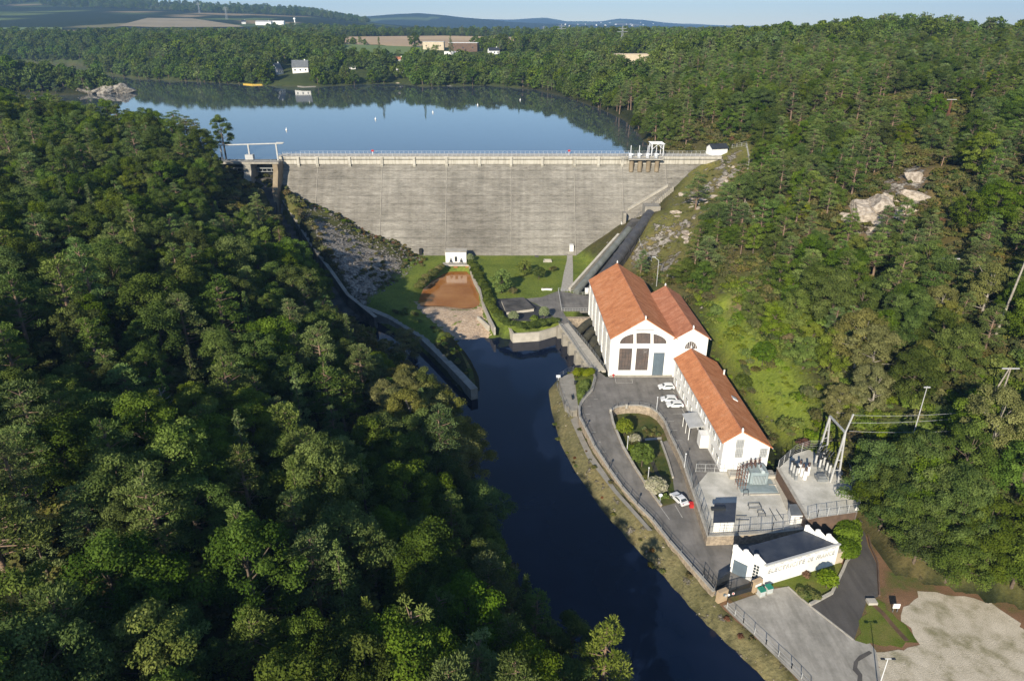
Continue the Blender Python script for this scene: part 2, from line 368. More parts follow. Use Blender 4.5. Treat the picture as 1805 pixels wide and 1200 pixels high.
# the platform of the power station, and the raised part of it
BANKTOP = [(1042, 647), (1049, 666), (1043, 689), (1029, 705), (1021, 719), (1022, 738), (1032, 757), (1048, 789), (1074, 829), (1097, 862), (1123, 892), (1151, 920), (1180, 957), (1220, 1003), (1258, 1046)]
def zroad(x, y): return LOW*(1-float(sstep(112, 142, np.float64(y))))
def gz(px, py, zf=zroad):
    z = 0.0
    for _ in range(8): p = g(px, py, z); z = zf(p[0], p[1])
    return (p[0], p[1], z)
BT = [gz(*p) for p in BANKTOP]
EDGE2 = [gz(*p) for p in [(1266, 1062), (1290, 1085), (1330, 1122), (1380, 1170), (1430, 1225)]]
PLAT = [(p[0], p[1]) for p in BT+EDGE2] + [(62, 30), (80, -20), (120, -20), (112, 20), (96, 69), (86, 82), (80, 86), (72, 88.5), (67, 91.5), (66.5, 104), (63, 119), (58, 160), (54, 192), (44, 208), (24, 212), (22, 206), (24.6, 163)]
LOOPTOP = [(1076, 726), (1082, 721), (1090, 718), (1108, 716), (1127, 716), (1146, 720), (1160, 729), (1172, 745), (1181, 771), (1193, 799), (1204, 827)]
YARDW = [(1221, 864), (1235, 904), (1248, 946), (1300, 943), (1360, 939), (1418, 932)]
CHW = [(-94, 279, 19.5), (-88, 268, 17.5), (-74, 243, 12), (-62, 223, 8), (-55, 214, 3), (-49, 209, .5)]   # top of the chute's side wall
def zraw(X, Y):
    dl = np.interp(Y, XLY, XLX)-X; dr = X-np.interp(Y, XRY, XRX)
    zl = np.where(dl > 0, 50*(1-np.exp(-.6*np.maximum(dl, 0)/50)), 0); zr = np.where(dr > 0, 68*(1-np.exp(-.62*np.maximum(dr, 0)/68)), 0)
    zv = np.maximum(zl, zr)
    n1 = (vnoise(X, Y, 26, 1)-.5)*6+(vnoise(X, Y, 9, 2)-.5)*2.2+(vnoise(X, Y, 85, 9)-.5)*9*(X > 60)
    hill = sstep(2, 25, np.maximum(dl, dr)); zv = zv+n1*hill
    near = (X > -1400) & (X < 900) & (Y < 1400) & (Y > 240); dk = np.full(X.shape, 900.0)
    dk[near] = sdf(LAKE, X[near], Y[near])
    sg = lambda t: 1/(1+np.exp(-np.clip(t, -30, 30)))
    Hc = 28-11*sg((-100-X)/30)*sg((680-Y)/30)
    sl = .55-.36*sg((Y-640)/20)*sg((X+330)/25)*sg((110-X)/25); zk = np.where(dk > 0, LZ+Hc*(1-np.exp(-sl*np.maximum(dk, 0)/Hc)), LZ+np.maximum(dk*.6, -9)) + (vnoise(X, Y, 40, 3)-.5)*3.5*sstep(3, 60, dk)
    zk = zk+(9*np.exp(-((X-290)/120)**2-((Y-540)/130)**2)+(vnoise(X, Y, 70, 12)-.5)*9)*(X > 60)*sstep(10, 60, dk)
    z = zv*(1-sstep(284, 302, Y))+zk*sstep(284, 302, Y)
    z = np.where((dl > 60) & (Y < 400), np.maximum(z, np.minimum(zv, LZ+1.2*np.maximum(dk, -20))), z)
    z = np.where((dr > 70) & (Y < 420), np.maximum(z, zv*(1-sstep(300, 420, Y))+zk*sstep(300, 420, Y)), z)
    # far ridges, by bearing
    Yc = np.maximum(Y, 100); px = 902.5+1325*X/Yc
    hz = lambda ys, D: 85+(44-ys)*.000685*D
    A = np.interp(px, [-600, 0, 100, 200, 310, 450, 530, 560, 600, 640, 700, 760, 900, 1000, 1200, 1600, 2200], [0, -2, -1, 3, 9, 15, 19, 22, 31, 37, 45, 49, 51, 51, 51, 50, 48])
    B = np.interp(px, [0, 500, 600, 640, 700, 740, 790, 830, 860, 900, 1000, 1200, 1800], [12, 26, 31, 31, 27, 25, 28, 33, 36, 40, 43, 46, 47])
    Cc = np.interp(px, [500, 800, 900, 960, 1000, 1060, 1090, 1130, 1180, 1300, 1900], [38, 34, 35, 32, 38, 38, 33, 35, 41, 46, 46])
    ks = [1000, 1500, 3200, 3800, 6000, 6900, 10000, 12500]
    h = [62.0+0*px, 63.5+0*px, hz(A, 3200), hz(A+14, 3800), hz(B, 6000), hz(B+9, 6900), hz(Cc, 10000), hz(Cc+6, 12500)]
    zf = h[0]
    for i in range(7):
        t = np.clip((Y-ks[i])/(ks[i+1]-ks[i]), 0, 1); t = t*t*(3-2*t) if i > 1 else t
        zf = np.where(Y >= ks[i], h[i]*(1-t)+h[i+1]*t, zf)
    zf = zf+(vnoise(X, Y, 420, 5)-.5)*np.clip((Y-1500)/100, 0, 14)+(vnoise(X, Y, 150, 6)-.5)*np.clip((Y-1500)/300, 0, 6)
    f = sstep(900, 1250, Y); z = np.where(dk > -1, z*(1-f)+zf*f, z)
    return z
def zterr(X, Y):
    z = zraw(X, Y); core = (X > -120) & (X < 140) & (Y < 300)
    x, y = X[core], Y[core]; zc = z[core]
    ch = [(p[0], p[1]) for p in CHW]+[(-58, 207), (-66, 218), (-80, 238), (-94, 263), (-104, 281)]
    fl = np.interp(y, [209, 214, 223, 243, 268, 279], [-5, -3, 3, 7, 12.5, 14.5])-1.0
    zc = np.where(inpoly(ch, x, y), np.minimum(zc, fl), zc)
    dp = sdf(PLAT, x, y); zc = np.where(dp < 0, np.minimum(zc, LOW-.4), zc)
    zc = np.where((dp > 0) & (dp < 12) & (x > np.interp(y, XRY, XRX)-5), np.minimum(zc, LOW-.4+dp*1.4), zc)
    dr_ = sdf(RIVER, x, y); rb = (x > 20) & (y < 160); s = np.where(rb, .62, np.where((y > 186) & (x > -8) & (x < 40), 4.0, .9))
    s = np.where((x < -16) & (x > -46) & (y > 160), 1.4, s)
    zc = np.where(dr_ < 0, WZ-.2+np.maximum(dr_, -3), np.minimum(zc, WZ-.2+s*dr_))
    gp = sdf(GRAVEL, x, y); zg = np.interp(y, [194, 204, 222], [-4.75, -3.0, -1.95]); zc = np.where(gp < 0, zg+(vnoise(x, y, 3, 8)-.5)*.5, np.where(gp < 2.5, np.minimum(zc, zg+1.1*gp), zc))
    pp = sdf(POND, x, y); zc = np.where(pp < 0, np.minimum(zc, PZ-.15+np.maximum(pp*.5, -1)), np.where(gp > 0, np.minimum(zc, PZ-.15+1.2*pp), zc))
    bk = (dp > 0) & (x < 75) & (x > 15) & (y < 160) & (dr_ > 0) & (x < np.interp(y, XRY, XRX)-14); zc = np.where(bk, np.minimum(zc, LOW-.05), zc)
    z = z.copy(); z[core] = zc; return z
def axis(lo, hi, step, lim_lo, lim_hi, st2, gr, ends):
    a = list(np.arange(lo, hi+.1, step)); b = []; x = hi
    while x < lim_hi: x += st2; b.append(x)
    s = st2
    while x < ends[1]: s *= gr; x += s; b.append(x)
    c = []; x = lo
    while x > lim_lo: x -= st2; c.append(x)
    s = st2
    while x > ends[0]: s *= gr; x -= s; c.append(x)
    return np.array(c[::-1]+a+b)
XS = axis(-150, 180, 2.0, -640, 540, 7, 1.07, (-9500, 8500)); YS = axis(20, 330, 2.0, 0, 1000, 6, 1.045, (-60, 12600))
GX, GY = np.meshgrid(XS, YS); GZ = zterr(GX, GY)
def zt(x, y):
    x = np.asarray(x, float); y = np.asarray(y, float)
    i = np.clip(np.searchsorted(XS, x)-1, 0, len(XS)-2); j = np.clip(np.searchsorted(YS, y)-1, 0, len(YS)-2)
    u = np.clip((x-XS[i])/(XS[i+1]-XS[i]), 0, 1); v = np.clip((y-YS[j])/(YS[j+1]-YS[j]), 0, 1)
    return (GZ[j, i]*(1-u)+GZ[j, i+1]*u)*(1-v)+(GZ[j+1, i]*(1-u)+GZ[j+1, i+1]*u)*v
def gt(px, py, up=0.0, d0=40.0):                           # where a ray meets the terrain raised by up
    a, b, c = ray(px, py); d = np.concatenate([np.arange(d0, 1500, 1.0), np.arange(1500, 11000, 10.0)])
    x, y, z = a*d, b*d, CAMZ+c*d; k = np.argmax(z < zt(x, y)+up)
    return (float(x[k]), float(y[k]), float(zt(x[k], y[k])))
def T(x, y): return float(zt(x, y))
# region colours of the ground
def gtp(pts, up=0.0, d0=40.0): return [gt(a, b, up, d0)[:2] for a, b in pts]
CLEAR = {
 'dam_shoulder': gtp([(1255, 272), (1325, 250), (1335, 300), (1300, 350), (1270, 400), (1225, 445), (1190, 500), (1150, 480), (1105, 462), (1160, 375), (1200, 325)]),
 'meadow': gtp([(1252, 540), (1290, 520), (1330, 575), (1400, 640), (1440, 720), (1420, 790), (1372, 770), (1300, 670), (1262, 600)]),
 'line_cut': gtp([(1500, 770), (1600, 740), (1690, 700), (1805, 640), (1805, 760), (1690, 755), (1600, 790), (1530, 850)]),
 'heath_strip': gtp([(1625, 170), (1690, 190), (1700, 300), (1690, 420), (1665, 500), (1640, 470), (1630, 330), (1610, 250)]),
 'crag': gtp([(1480, 370), (1540, 345), (1610, 290), (1640, 300), (1635, 370), (1580, 430), (1490, 420)]),
}
ROCKSLOPE = gtp([(503, 345), (560, 360), (640, 410), (705, 440), (738, 462), (720, 500), (680, 540), (640, 560), (600, 520), (560, 455), (500, 385)])
ROCKSLOPE = [(-96, 283), (-78, 284), (-60, 276), (-45, 272), (-36, 262), (-40, 240), (-46, 222), (-50, 212), (-56, 219), (-64, 230), (-78, 255), (-92, 281)]
def plateau_poly(pts, z): return [g(a, b, z)[:2] for a, b in pts]
FIELD = gtp([(572, 74), (600, 66), (780, 64), (975, 68), (985, 76), (905, 88), (860, 86), (700, 84), (600, 79)])
FIELD_G = gtp([(585, 79), (700, 83.5), (760, 85.5), (745, 97), (640, 99), (600, 90)])
FIELD_L = gtp([(205, 47), (260, 33), (340, 34), (420, 46), (430, 49), (280, 50)])
FIELD_P = gtp([(5, 50), (110, 50), (110, 60), (5, 64)])
rs = np.random.default_rng(5); SEEDS = np.stack([rs.uniform(-8500, 7500, 2600), rs.uniform(1150, 12500, 2600)], 1)
SEEDS[:1300, 1] = rs.uniform(1150, 4200, 1300); SEEDS[:1300, 0] = rs.uniform(-3600, 2600, 1300)
STYPE = rs.choice(5, 2600, p=[.76, .06, .07, .07, .04])
def seedtype(x, y):
    out = np.zeros(len(x), int)
    for i in range(0, len(x), 4000):
        xx = x[i:i+4000, None]+0; yy = y[i:i+4000, None]
        out[i:i+4000] = np.argmin((xx-SEEDS[:, 0])**2+((yy-SEEDS[:, 1])*1.0)**2, 1)
    return STYPE[out]
FC = np.array([(.020, .032, .012), (.30, .23, .13), (.12, .16, .045), (.08, .115, .032), (.20, .18, .085)])
fx, fy = GX.ravel(), GY.ravel(); nv = len(fx); COL = np.tile((.030, .036, .014), (nv, 1)).astype(float); ROCK = np.zeros(nv)
COL[(fy > 640) & (fy <= 1150)] = (.060, .078, .026)
far = fy > 1150; COL[far] = FC[seedtype(fx[far], fy[far])]
dr0 = fx-np.interp(fy, XRY, XRX); rgt = (dr0 > 0) & (fy < 340)
nn = vnoise(fx, fy, 14, 21)*.6+vnoise(fx, fy, 5, 22)*.4
COL[rgt] = np.array((.055, .075, .02))*(1-nn[rgt, None])+np.array((.11, .085, .04))*nn[rgt, None]; ROCK[rgt] = .12
def paint(poly, c, rk=0.0, feather=4):
    x0, x1 = min(p[0] for p in poly)-20, max(p[0] for p in poly)+20; y0, y1 = min(p[1] for p in poly)-20, max(p[1] for p in poly)+20
    m = (fx > x0) & (fx < x1) & (fy > y0) & (fy < y1)
    t = 1-np.clip(sdf(poly, fx[m], fy[m])/feather+.5, 0, 1); COL[m] = COL[m]*(1-t[:, None])+np.array(c)*t[:, None]; ROCK[m] = ROCK[m]*(1-t)+rk*t
LAWNP = [(-38, 272), (26, 272), (34, 252), (28, 240), (24, 222), (22, 208), (16, 196), (0, 190), (-12, 198), (-22, 186), (-30, 176), (-46, 200), (-50, 214), (-44, 240)]
for k, c, r in (('dam_shoulder', (.15, .145, .045), .20), ('meadow', (.19, .24, .035), .0), ('line_cut', (.085, .13, .03), .03), ('heath_strip', (.15, .12, .04), .12), ('crag', (.17, .12, .07), .45)): paint(CLEAR[k], c, r)
paint(ROCKSLOPE, (.085, .08, .05), .62, 3)
for q_ in ([(1258, 300), (1300, 262), (1304, 275), (1262, 314)], [(1210, 345), (1320, 285), (1318, 300), (1225, 352), (1213, 362)], [(1120, 435), (1160, 405), (1225, 380), (1228, 398), (1180, 425), (1130, 475), (1100, 482)], [(1130, 490), (1190, 440), (1200, 450), (1150, 500)]): paint(gtp(q_), (.17, .145, .06), .46, 3); paint([(-100, 290), (-90, 262), (-66, 262), (-44, 254), (-34, 258), (-34, 274), (-60, 282)], (.12, .12, .04), .1, 5)
paint(LAWNP, (.155, .20, .035), 0, 2); paint(RIVER, (.02, .025, .02), 0, 1); paint(LAKE, (.075, .068, .04), 0, 3)
bank = [(p[0]+.5, p[1]) for p in BT+EDGE2]+[(52, 50)]+G2([(1340, 1195), (1230, 1090), (1160, 1010), (1110, 960), (1058, 898), (1010, 828), (985, 780), (970, 722), (965, 688), (982, 668)], WZ); paint(bank, (.19, .17, .085), .15, .5)
HEATHB = gtp([(1300, 520), (1360, 515), (1340, 560), (1290, 550)]); paint(HEATHB, (.3, .2, .13), .1, 5)
# ground mesh
nx, ny = len(XS), len(YS); idx = np.arange(nx*ny).reshape(ny, nx)
F = np.stack([idx[:-1, :-1], idx[:-1, 1:], idx[1:, 1:], idx[1:, :-1]], -1).reshape(-1, 4)
me = mesh_np('ground', np.stack([fx, fy, GZ.ravel()], 1), F, smooth=True)
ca = me.color_attributes.new('Col', 'FLOAT_COLOR', 'POINT'); ca.data.foreach_set('color', np.concatenate([COL, ROCK[:, None]], 1).astype(np.float32).ravel())
def ground_mat():
    m, nt, b = new_mat('ground'); b.inputs['Roughness'].default_value = 1; b.inputs['Specular IOR Level'].default_value = .1
    at = N(nt, 'ShaderNodeAttribute', attribute_name='Col'); v = coords(nt)
    f1 = noise(nt, v, .12, 6, .65); f2 = noise(nt, v, 1.4, 5, .7)
    c = mixc(nt, .8, at.outputs['Color'], ramp(nt, f1, [(.32, (.62, .66, .6)), (.5, (1, 1, 1)), (.68, (1.35, 1.2, 1.1))]), 'MULTIPLY')
    c = mixc(nt, .7, c, ramp(nt, f2, [(.32, (.5, .52, .5)), (.65, (1.25, 1.22, 1.15))]), 'MULTIPLY')
    rn = noise(nt, coords(nt, (1, 1, 1.6)), .32, 6, .7)
    rf = math_(nt, 'MULTIPLY', math_(nt, 'SUBTRACT', math_(nt, 'ADD', rn, math_(nt, 'MULTIPLY', at.outputs['Alpha'], .45)), .66), 14, True)
    rc = ramp(nt, noise(nt, v, 1.1, 5, .75), [(.35, (.10, .085, .07)), (.5, (.27, .24, .20)), (.66, (.46, .42, .36))])
    c = mixc(nt, rf, c, rc); nt.links.new(c, b.inputs['Base Color'])
    bump(nt, b, math_(nt, 'ADD', f2, math_(nt, 'MULTIPLY', rf, 1.5)), .9, .35); M['ground'] = m
ground_mat(); me.materials.append(M['ground']); tag(link(bpy.data.objects.new('ground', me)), kind='structure')
def struct(name, mb, m): o = mb.build(name, M[m]) ; o['kind'] = 'structure'; return o
for nm, poly, z, m in (('river_water', [(-70, 216), (-45, 216), (-20, 197), (30, 214), (40, 160), (60, 70), (130, -60), (20, -60), (-20, 60), (-75, 170)], WZ, 'river_water'),
                       ('pond_water', [(-42, 216), (-42, 262), (-10, 262), (-10, 216)], PZ, 'pond_water'),
                       ('lake_water', [(-1250, 286), (200, 290.5), (700, 900), (-400, 1150), (-1250, 1150)], LZ, 'lake_water')):
    mb = MB(); 
    if nm == 'lake_water': poly = [(-160, 288), (100, 288), (140, 330), (300, 1010), (-1250, 1020), (-1250, 430), (-420, 400), (-240, 330)]
    if nm == 'pond_water': poly = [(p[0]+(.8 if p[0] > -27 else -.8), p[1]+.8) for p in POND]
    mb.add([(x, y, z) for x, y in poly], [tuple(range(len(poly)))]); o = struct(nm, mb, m)
    if o.data.polygons[0].normal.z < 0: o.data.flip_normals()
# ================================================================ ground sheets
def sheet(name, poly, zf, m, step=2.0, kind='structure', rough=0.0):
    poly = [(p[0], p[1]) for p in poly]
    if rough:
        q = []; r0 = np.random.default_rng(4)
        for i in range(len(poly)):
            a, b = np.array(poly[i]), np.array(poly[(i+1) % len(poly)]); k = max(1, int(np.linalg.norm(b-a)/1.1)); q += [tuple(a+(b-a)*j/k+(r0.normal(size=2)*rough if j else 0)) for j in range(k)]
        poly = q
    n = len(poly); zf = zf if callable(zf) else (lambda x, y, c=zf: c)
    x0, x1 = min(p[0] for p in poly), max(p[0] for p in poly); y0, y1 = min(p[1] for p in poly), max(p[1] for p in poly)
    gx, gy_ = np.meshgrid(np.arange(x0, x1, step), np.arange(y0, y1, step)); gx = gx.ravel(); gy_ = gy_.ravel()
    k = sdf(poly, gx, gy_) < -step*.35; pts = [Vector(p) for p in poly]+[Vector((a, b)) for a, b in zip(gx[k], gy_[k])]
    r = geometry.delaunay_2d_cdt(pts, [(i, (i+1) % n) for i in range(n)], [], 0, 1e-5)
    vs = []; fs = []
    for t in r[2]:
        c = [sum(r[0][i][a] for i in t)/len(t) for a in (0, 1)]
        if inpoly(poly, c[0], c[1]): fs.append(tuple(t))
    me = bpy.data.meshes.new(name); me.from_pydata([(v.x, v.y, zf(v.x, v.y)) for v in r[0]], [], fs); me.materials.append(M[m]); me.update()
    if len(me.polygons) and me.polygons[0].normal.z < 0: me.flip_normals()
    for p in me.polygons: p.use_smooth = True
    o = link(bpy.data.objects.new(name, me))
    if kind: o['kind'] = kind
    return o
LT = [gz(*p) for p in LOOPTOP]; YW = [g(a, b, 0) for a, b in YARDW]
LOOPB = [g(a, b, LOW) for a, b in [(1165, 893), (1150, 872), (1120, 830), (1097, 795), (1080, 758)]]
# lower forecourt and curving road (one sheet), upper car park, yards
ROADP = [(p[0], p[1]) for p in BT] + [gz(1262, 1050)[:2]] + G2([(1315, 1030), (1330, 1018)], LOW) + G2([(1400, 990), (1330, 938), (1262, 950), (1245, 905), (1222, 850), (1204, 827), (1191, 886)], LOW) + [(p[0], p[1]) for p in LOOPB] + [(LT[0][0], LT[0][1])] + [(p[0], p[1]) for p in LT[1:8]] + [(LT[7][0]+3, 142.5)] + [(42, 143), (43.5, 160.8), (25, 160.8), (24.0, 163)]
sheet('road', ROADP, lambda x, y: zroad(x, y), 'asphalt', 1.5)
UPP = [(p[0], p[1]) for p in LT[7:]] + [(YW[0][0], YW[0][1])] + [(44.2, 118), (42.2, 150), (43.0, 161), (LT[7][0]+2, 144)]
sheet('car_park', UPP, lambda x, y: .012 if y < 141 else max(.012, 0), 'asphalt', 2)
YARD = [(p[0], p[1]) for p in YW] + [(56.5, 104), (56.0, 117.8), (44, 118.2), (41, 118.2)]
sheet('yard_ground', YARD, .02, 'gravel_pale', 2)
struct('yard_fill', MB().prism(YARD+[], LOW-.6, 0.0), 'stone_wall')
# ================================================================ ground sheets, continued
sheet('verge', G2([(1290, 1085), (1268, 1064), (1330, 1020), (1400, 985), (1440, 925), (1500, 900), (1530, 890), (1560, 990), (1640, 1020), (1760, 1035), (1900, 1120), (2000, 1300), (1480, 1300), (1400, 1195), (1340, 1130)], LOW-.02), LOW-.02, 'dry_verge', 2, rough=.3)
sheet('forecourt', G2([(1275, 1067), (1320, 1051), (1366, 1037), (1389, 1033), (1427, 1067), (1502, 1126), (1531, 1130), (1544, 1146), (1570, 1290), (1490, 1290), (1400, 1190), (1330, 1120), (1292, 1085)], LOW+.02), LOW+.02, 'asphalt_pale', 2)
sheet('dirt_lot', G2([(1531, 1132), (1545, 1149), (1593, 1146), (1622, 1136), (1606, 1106), (1588, 1084), (1602, 1066), (1619, 1052), (1651, 1043), (1700, 1050), (1745, 1060), (1800, 1098), (1850, 1160), (1900, 1290), (1560, 1300), (1545, 1200)], LOW+.012), LOW+.012, 'patchy_dirt', 2, rough=.45)
sheet('access_road', G2([(1427, 1067), (1466, 1045), (1492, 990), (1507, 970), (1511, 925), (1512, 890), (1523, 890), (1524, 935), (1530, 962), (1545, 992), (1548, 1051), (1527, 1061), (1506, 1126)], LOW+.03), LOW+.03, 'asphalt_dark', 2)
sheet('grass_triangle', G2([(1530, 1064), (1547, 1056), (1596, 1100), (1618, 1132), (1590, 1141), (1507, 1128)], LOW+.035), LOW+.035, 'lawn', 2, rough=.25)
sheet('entrance_lawn', G2([(1345, 1034), (1389, 1032), (1424, 1064), (1463, 1043), (1486, 995), (1470, 985)], LOW+.04), LOW+.04, 'lawn', 2)
sheet('wet_stain', G2([(1532, 1146), (1514, 1155), (1505, 1166), (1503, 1180), (1512, 1190), (1510, 1210), (1522, 1210), (1520, 1188), (1511, 1176), (1513, 1165), (1525, 1158), (1538, 1150)], LOW+.04), LOW+.04, 'asphalt_dark', 1, rough=.15)
GARD = [(p[0], p[1]) for p in LT[:9]] + G2([(1166, 779), (1178, 812), (1186, 843), (1191, 886), (1165, 893)], LOW) + [(p[0], p[1]) for p in LOOPB[1:]]
sheet('garden', GARD, LOW+.015, 'rough_grass', 1.5)
sheet('side_lane', G2([(1166, 779), (1178, 812), (1186, 843), (1191, 886), (1225, 880), (1206, 832), (1192, 803), (1180, 775)], LOW), LOW+.02, 'asphalt', 1.5)
sheet('garden_path', G2([(1128, 773), (1166, 770), (1166, 774), (1130, 777)], LOW), LOW+.03, 'cap_stone', 2)
sheet('garden_path', G2([(1132, 765), (1137, 775), (1148, 800), (1160, 830), (1176, 860), (1180, 868), (1172, 866), (1155, 836), (1141, 803), (1131, 778)], LOW), LOW+.035, 'arch_dark', 2)
sheet('footpath', [(p[0], p[1]) for p in [gz(1018, 720), gz(1028, 757), gz(1045, 795), gz(1070, 835)]]+[gz(1086, 862)[:2], gz(1130, 912)[:2], gz(1150, 935)[:2], gz(1142, 935)[:2], gz(1080, 865)[:2], gz(1035, 800)[:2], gz(1006, 730)[:2]], lambda x, y: max(T(x, y), LOW-.05)+.10, 'concrete', 1.5)
# viewing terrace at the bend
TERR = [gz(*p)[:2] for p in [(985, 668), (1000, 660), (1040, 652), (1044, 668), (1024, 690), (1018, 722), (1008, 724), (996, 712)]]
struct('terrace_fill', MB().prism(TERR, -2.6, 0.02), 'concrete')
sheet('terrace_garden', [gz(*p)[:2] for p in [(1010, 656), (1041, 652), (1047, 666), (1041, 688), (1028, 703), (1019, 716), (1017, 700), (1013, 670)]], .05, 'lawn', 1.5)
# dam-foot area
sheet('gravel_bar', GRAVEL, lambda x, y: T(x, y)+.06, 'pebbles', 1.5, rough=.4)
sheet('cobbled_path', G2([(1000, 447), (1009, 447), (1010, 470), (1010, 512), (988, 514), (994, 480), (999, 460)], 0), lambda x, y: T(x, y)+.06, 'cap_stone', 2)
RD2 = G2([(923, 527), (955, 524), (984, 513), (1040, 522), (1040, 549), (992, 549), (1003, 568), (994, 572), (978, 562), (962, 546), (945, 536)], 0)
sheet('hall_road', RD2, lambda x, y: max(T(x, y), 0)+.07, 'asphalt', 2)
sheet('paved_court', G2([(871, 527), (923, 526), (962, 546), (976, 562), (960, 566), (900, 570), (885, 557)], 0), lambda x, y: T(x, y)+.09, 'paving', 2)
ls = thing('garden_store', (*g(892, 553, 0)[:2], 0), 'low flat grey-roofed store with a pale front wall in the paved court', 'store')
MB().prism(G2([(884, 534), (922, 531), (941, 549), (893, 555)], 0), 0, 1.0).build('wall', M['concrete_pale'], ls); MB().prism(G2([(883, 532), (923, 529.5), (943, 549), (892, 555.5)], 0), 1.002, 1.14).build('roof', M['concrete_dark'], ls)
# walls
def wallthing(name, pts, t, h0, h1, m, label, cat='wall', cap=None, group=None, closed=False):
    c = pts[0]; o = thing(name, (c[0], c[1], c[2]+h0), label, cat, group)
    MB().wall(pts, t, h0, h1, closed).build('masonry', M[m], o)
    if cap: MB().wall([(p[0], p[1], p[2]) for p in pts], t+.12, h1, h1+.14, closed).build('coping', M[cap], o)
    return o
wallthing('quay_wall', BT, .45, -1.6, .45, 'stone_wall', 'long curving stone parapet along the river side of the car park road', 'wall', 'cap_stone')
wallthing('loop_wall', [(x, y, 0) for x, y, _ in LT], .5, LOW-.2, .3, 'stone_wall', 'horseshoe stone retaining wall round the head of the sunken garden', 'wall', 'cap_stone')
wallthing('garden_wall', [(p[0], p[1], zroad(p[0], p[1])) for p in [LT[0]]+LOOPB[::-1]], .4, -1.2, .35, 'stone_wall', 'low stone wall between the curving road and the shrubs of the sunken garden', 'wall', 'cap_stone')
wallthing('lane_wall', [g(a, b, LOW) for a, b in [(1165, 779), (1177, 812), (1186, 843)]], .35, -.2, .5, 'cap_stone', 'short pale concrete wall beside the sunken lane in the garden')
wallthing('yard_wall', [(LT[10][0], LT[10][1], 0)]+YW, .7, LOW-.3, .25, 'stone_wall', 'stone retaining wall holding up the gravelled transformer yard', 'wall', 'cap_stone')
wallthing('terrace_kerb', [gz(*p) for p in [(1046, 655), (1050, 668), (1044, 690), (1030, 706), (1022, 718)]], .4, -.4, .5, 'cap_stone', 'pale curved kerb wall round the small riverside lawn by the hall')
wallthing('road_kerb', [g(a, b, LOW) for a, b in [(1427, 1067), (1466, 1046), (1486, 1005), (1492, 990), (1504, 975), (1508, 960)]], .45, -.1, .45, 'cap_stone', 'pale kerb wall curving beside the dark access road')
wallthing('verge_kerb', [g(a, b, LOW) for a, b in [(1527, 930), (1534, 962), (1547, 992), (1550, 1050)]], .25, -.1, .3, 'brick_brown', 'thin brown kerb on the wooded side of the dark access road')
wallthing('forecourt_kerb', [g(a, b, LOW) for a, b in [(1389, 1034), (1427, 1067), (1504, 1127)]], .25, -.1, .12, 'cap_stone', 'low flush kerb between the pale forecourt and the dark access road')
wallthing('lawn_quay', [g(a, b, 0) for a, b in [(893, 562), (905, 580), (950, 577), (990, 566), (1003, 560)]], .8, -5.5, -1.5, 'concrete_pale', 'pale quay wall where the clipped hedge meets the tailrace pool')
wallthing('pond_wall', [g(a, b, -.8) for a, b in [(826, 466), (836, 493), (846, 512), (851, 535), (862, 560), (872, 580)]], .6, -2, .5, 'cap_stone', 'narrow pale masonry wall along one side of the orange pool')
wallthing('weir_wall', [g(a, b, -2.2) for a, b in [(842, 560), (852, 568), (862, 577)]], .5, -2, .6, 'concrete_pale', 'short pale concrete stub wall at the edge of the gravel bar')
wallthing('tailrace_wall', [g(a, b, -1.0) for a, b in [(560, 490), (620, 531), (660, 546), (689, 558), (713, 572), (740, 588), (766, 612), (790, 636), (814, 660), (836, 683)]], 1.9, -4.5, -.5, 'concrete', 'long curved concrete training wall running out into the river', 'wall', 'concrete')
wallthing('chute_wall', CHW+[(-44, 203, -.5)], 1.1, -8, 0, 'concrete_dark', 'dark concrete side wall descending beside the spillway chute', 'wall', 'concrete')
# peninsula grass
PEN = G2([(690, 558), (725, 560), (775, 590), (800, 605), (820, 630), (834, 655), (838, 680), (816, 655), (790, 631), (766, 607), (740, 583)], -2.2)
mb = MB(); mb.prism(PEN, -6, -2.0); o = struct('grass_spit', mb, 'rough_grass')
# ================================================================ dam
YF, ZT = 289.3, 32.3
def yface(z): return YF-(ZT-z)*.72
dam = thing('dam', (-6, 275, 0), 'long grey concrete gravity dam with a pale parapet and vertical joints', 'dam')
X0, X1 = -97.0, 87.0
def slab(x0, x1, prof):
    mb = MB(); n = len(prof); vs = [(x0, y, z) for y, z in prof]+[(x1, y, z) for y, z in prof]
    return mb.add(vs, [tuple(range(n-1, -1, -1)), tuple(range(n, 2*n))]+[(i, (i+1) % n, n+(i+1) % n, n+i) for i in range(n)])
JX = [gy(p, 283, 288.8)[0] for p in (559, 673, 787, 901, 1012.5, 1097, 1174)]
prof = [(yface(-7), -7), (YF, ZT), (YF, 35.2), (294.6, 35.2), (294.6, 20), (295, -7)]
xs = [X0]+JX+[X1]; mb = MB()
for i in range(len(xs)-1):
    s_ = slab(xs[i]+.06, xs[i+1]-.06, prof); mb.add(s_.v, s_.f)
s_ = slab(X0+.1, X1-.1, [(yface(-7)+.12, -7), (YF+.12, ZT), (YF+.12, 35.1), (294.5, 35.1), (294.5, -7)]); mb.add(s_.v, s_.f)
mb.build('face', M['dam_concrete'], dam)
slab(X0, X1, [(YF-.55, 32.4), (YF-.55, 35.35), (YF-.002, 35.35), (YF-.002, 32.1)]).build('parapet', M['parapet_concrete'], dam)
slab(X0, X1, [(YF-.8, 35.352), (YF-.8, 35.6), (295.2, 35.6), (295.2, 35.352)]).build('deck', M['concrete_pale'], dam)
for x in JX: mbj = slab(x-.11, x+.11, [(yface(-6)-.08, -6), (YF-.08, ZT), (YF+.2, ZT), (yface(-6)+.2, -6)]); mbj.build('joint', M['concrete'], dam); slab(x+.11, x+.26, [(yface(-6)-.04, -6), (YF-.04, ZT), (YF+.2, ZT), (yface(-6)+.2, -6)]).build('joint', M['concrete_dark'], dam)
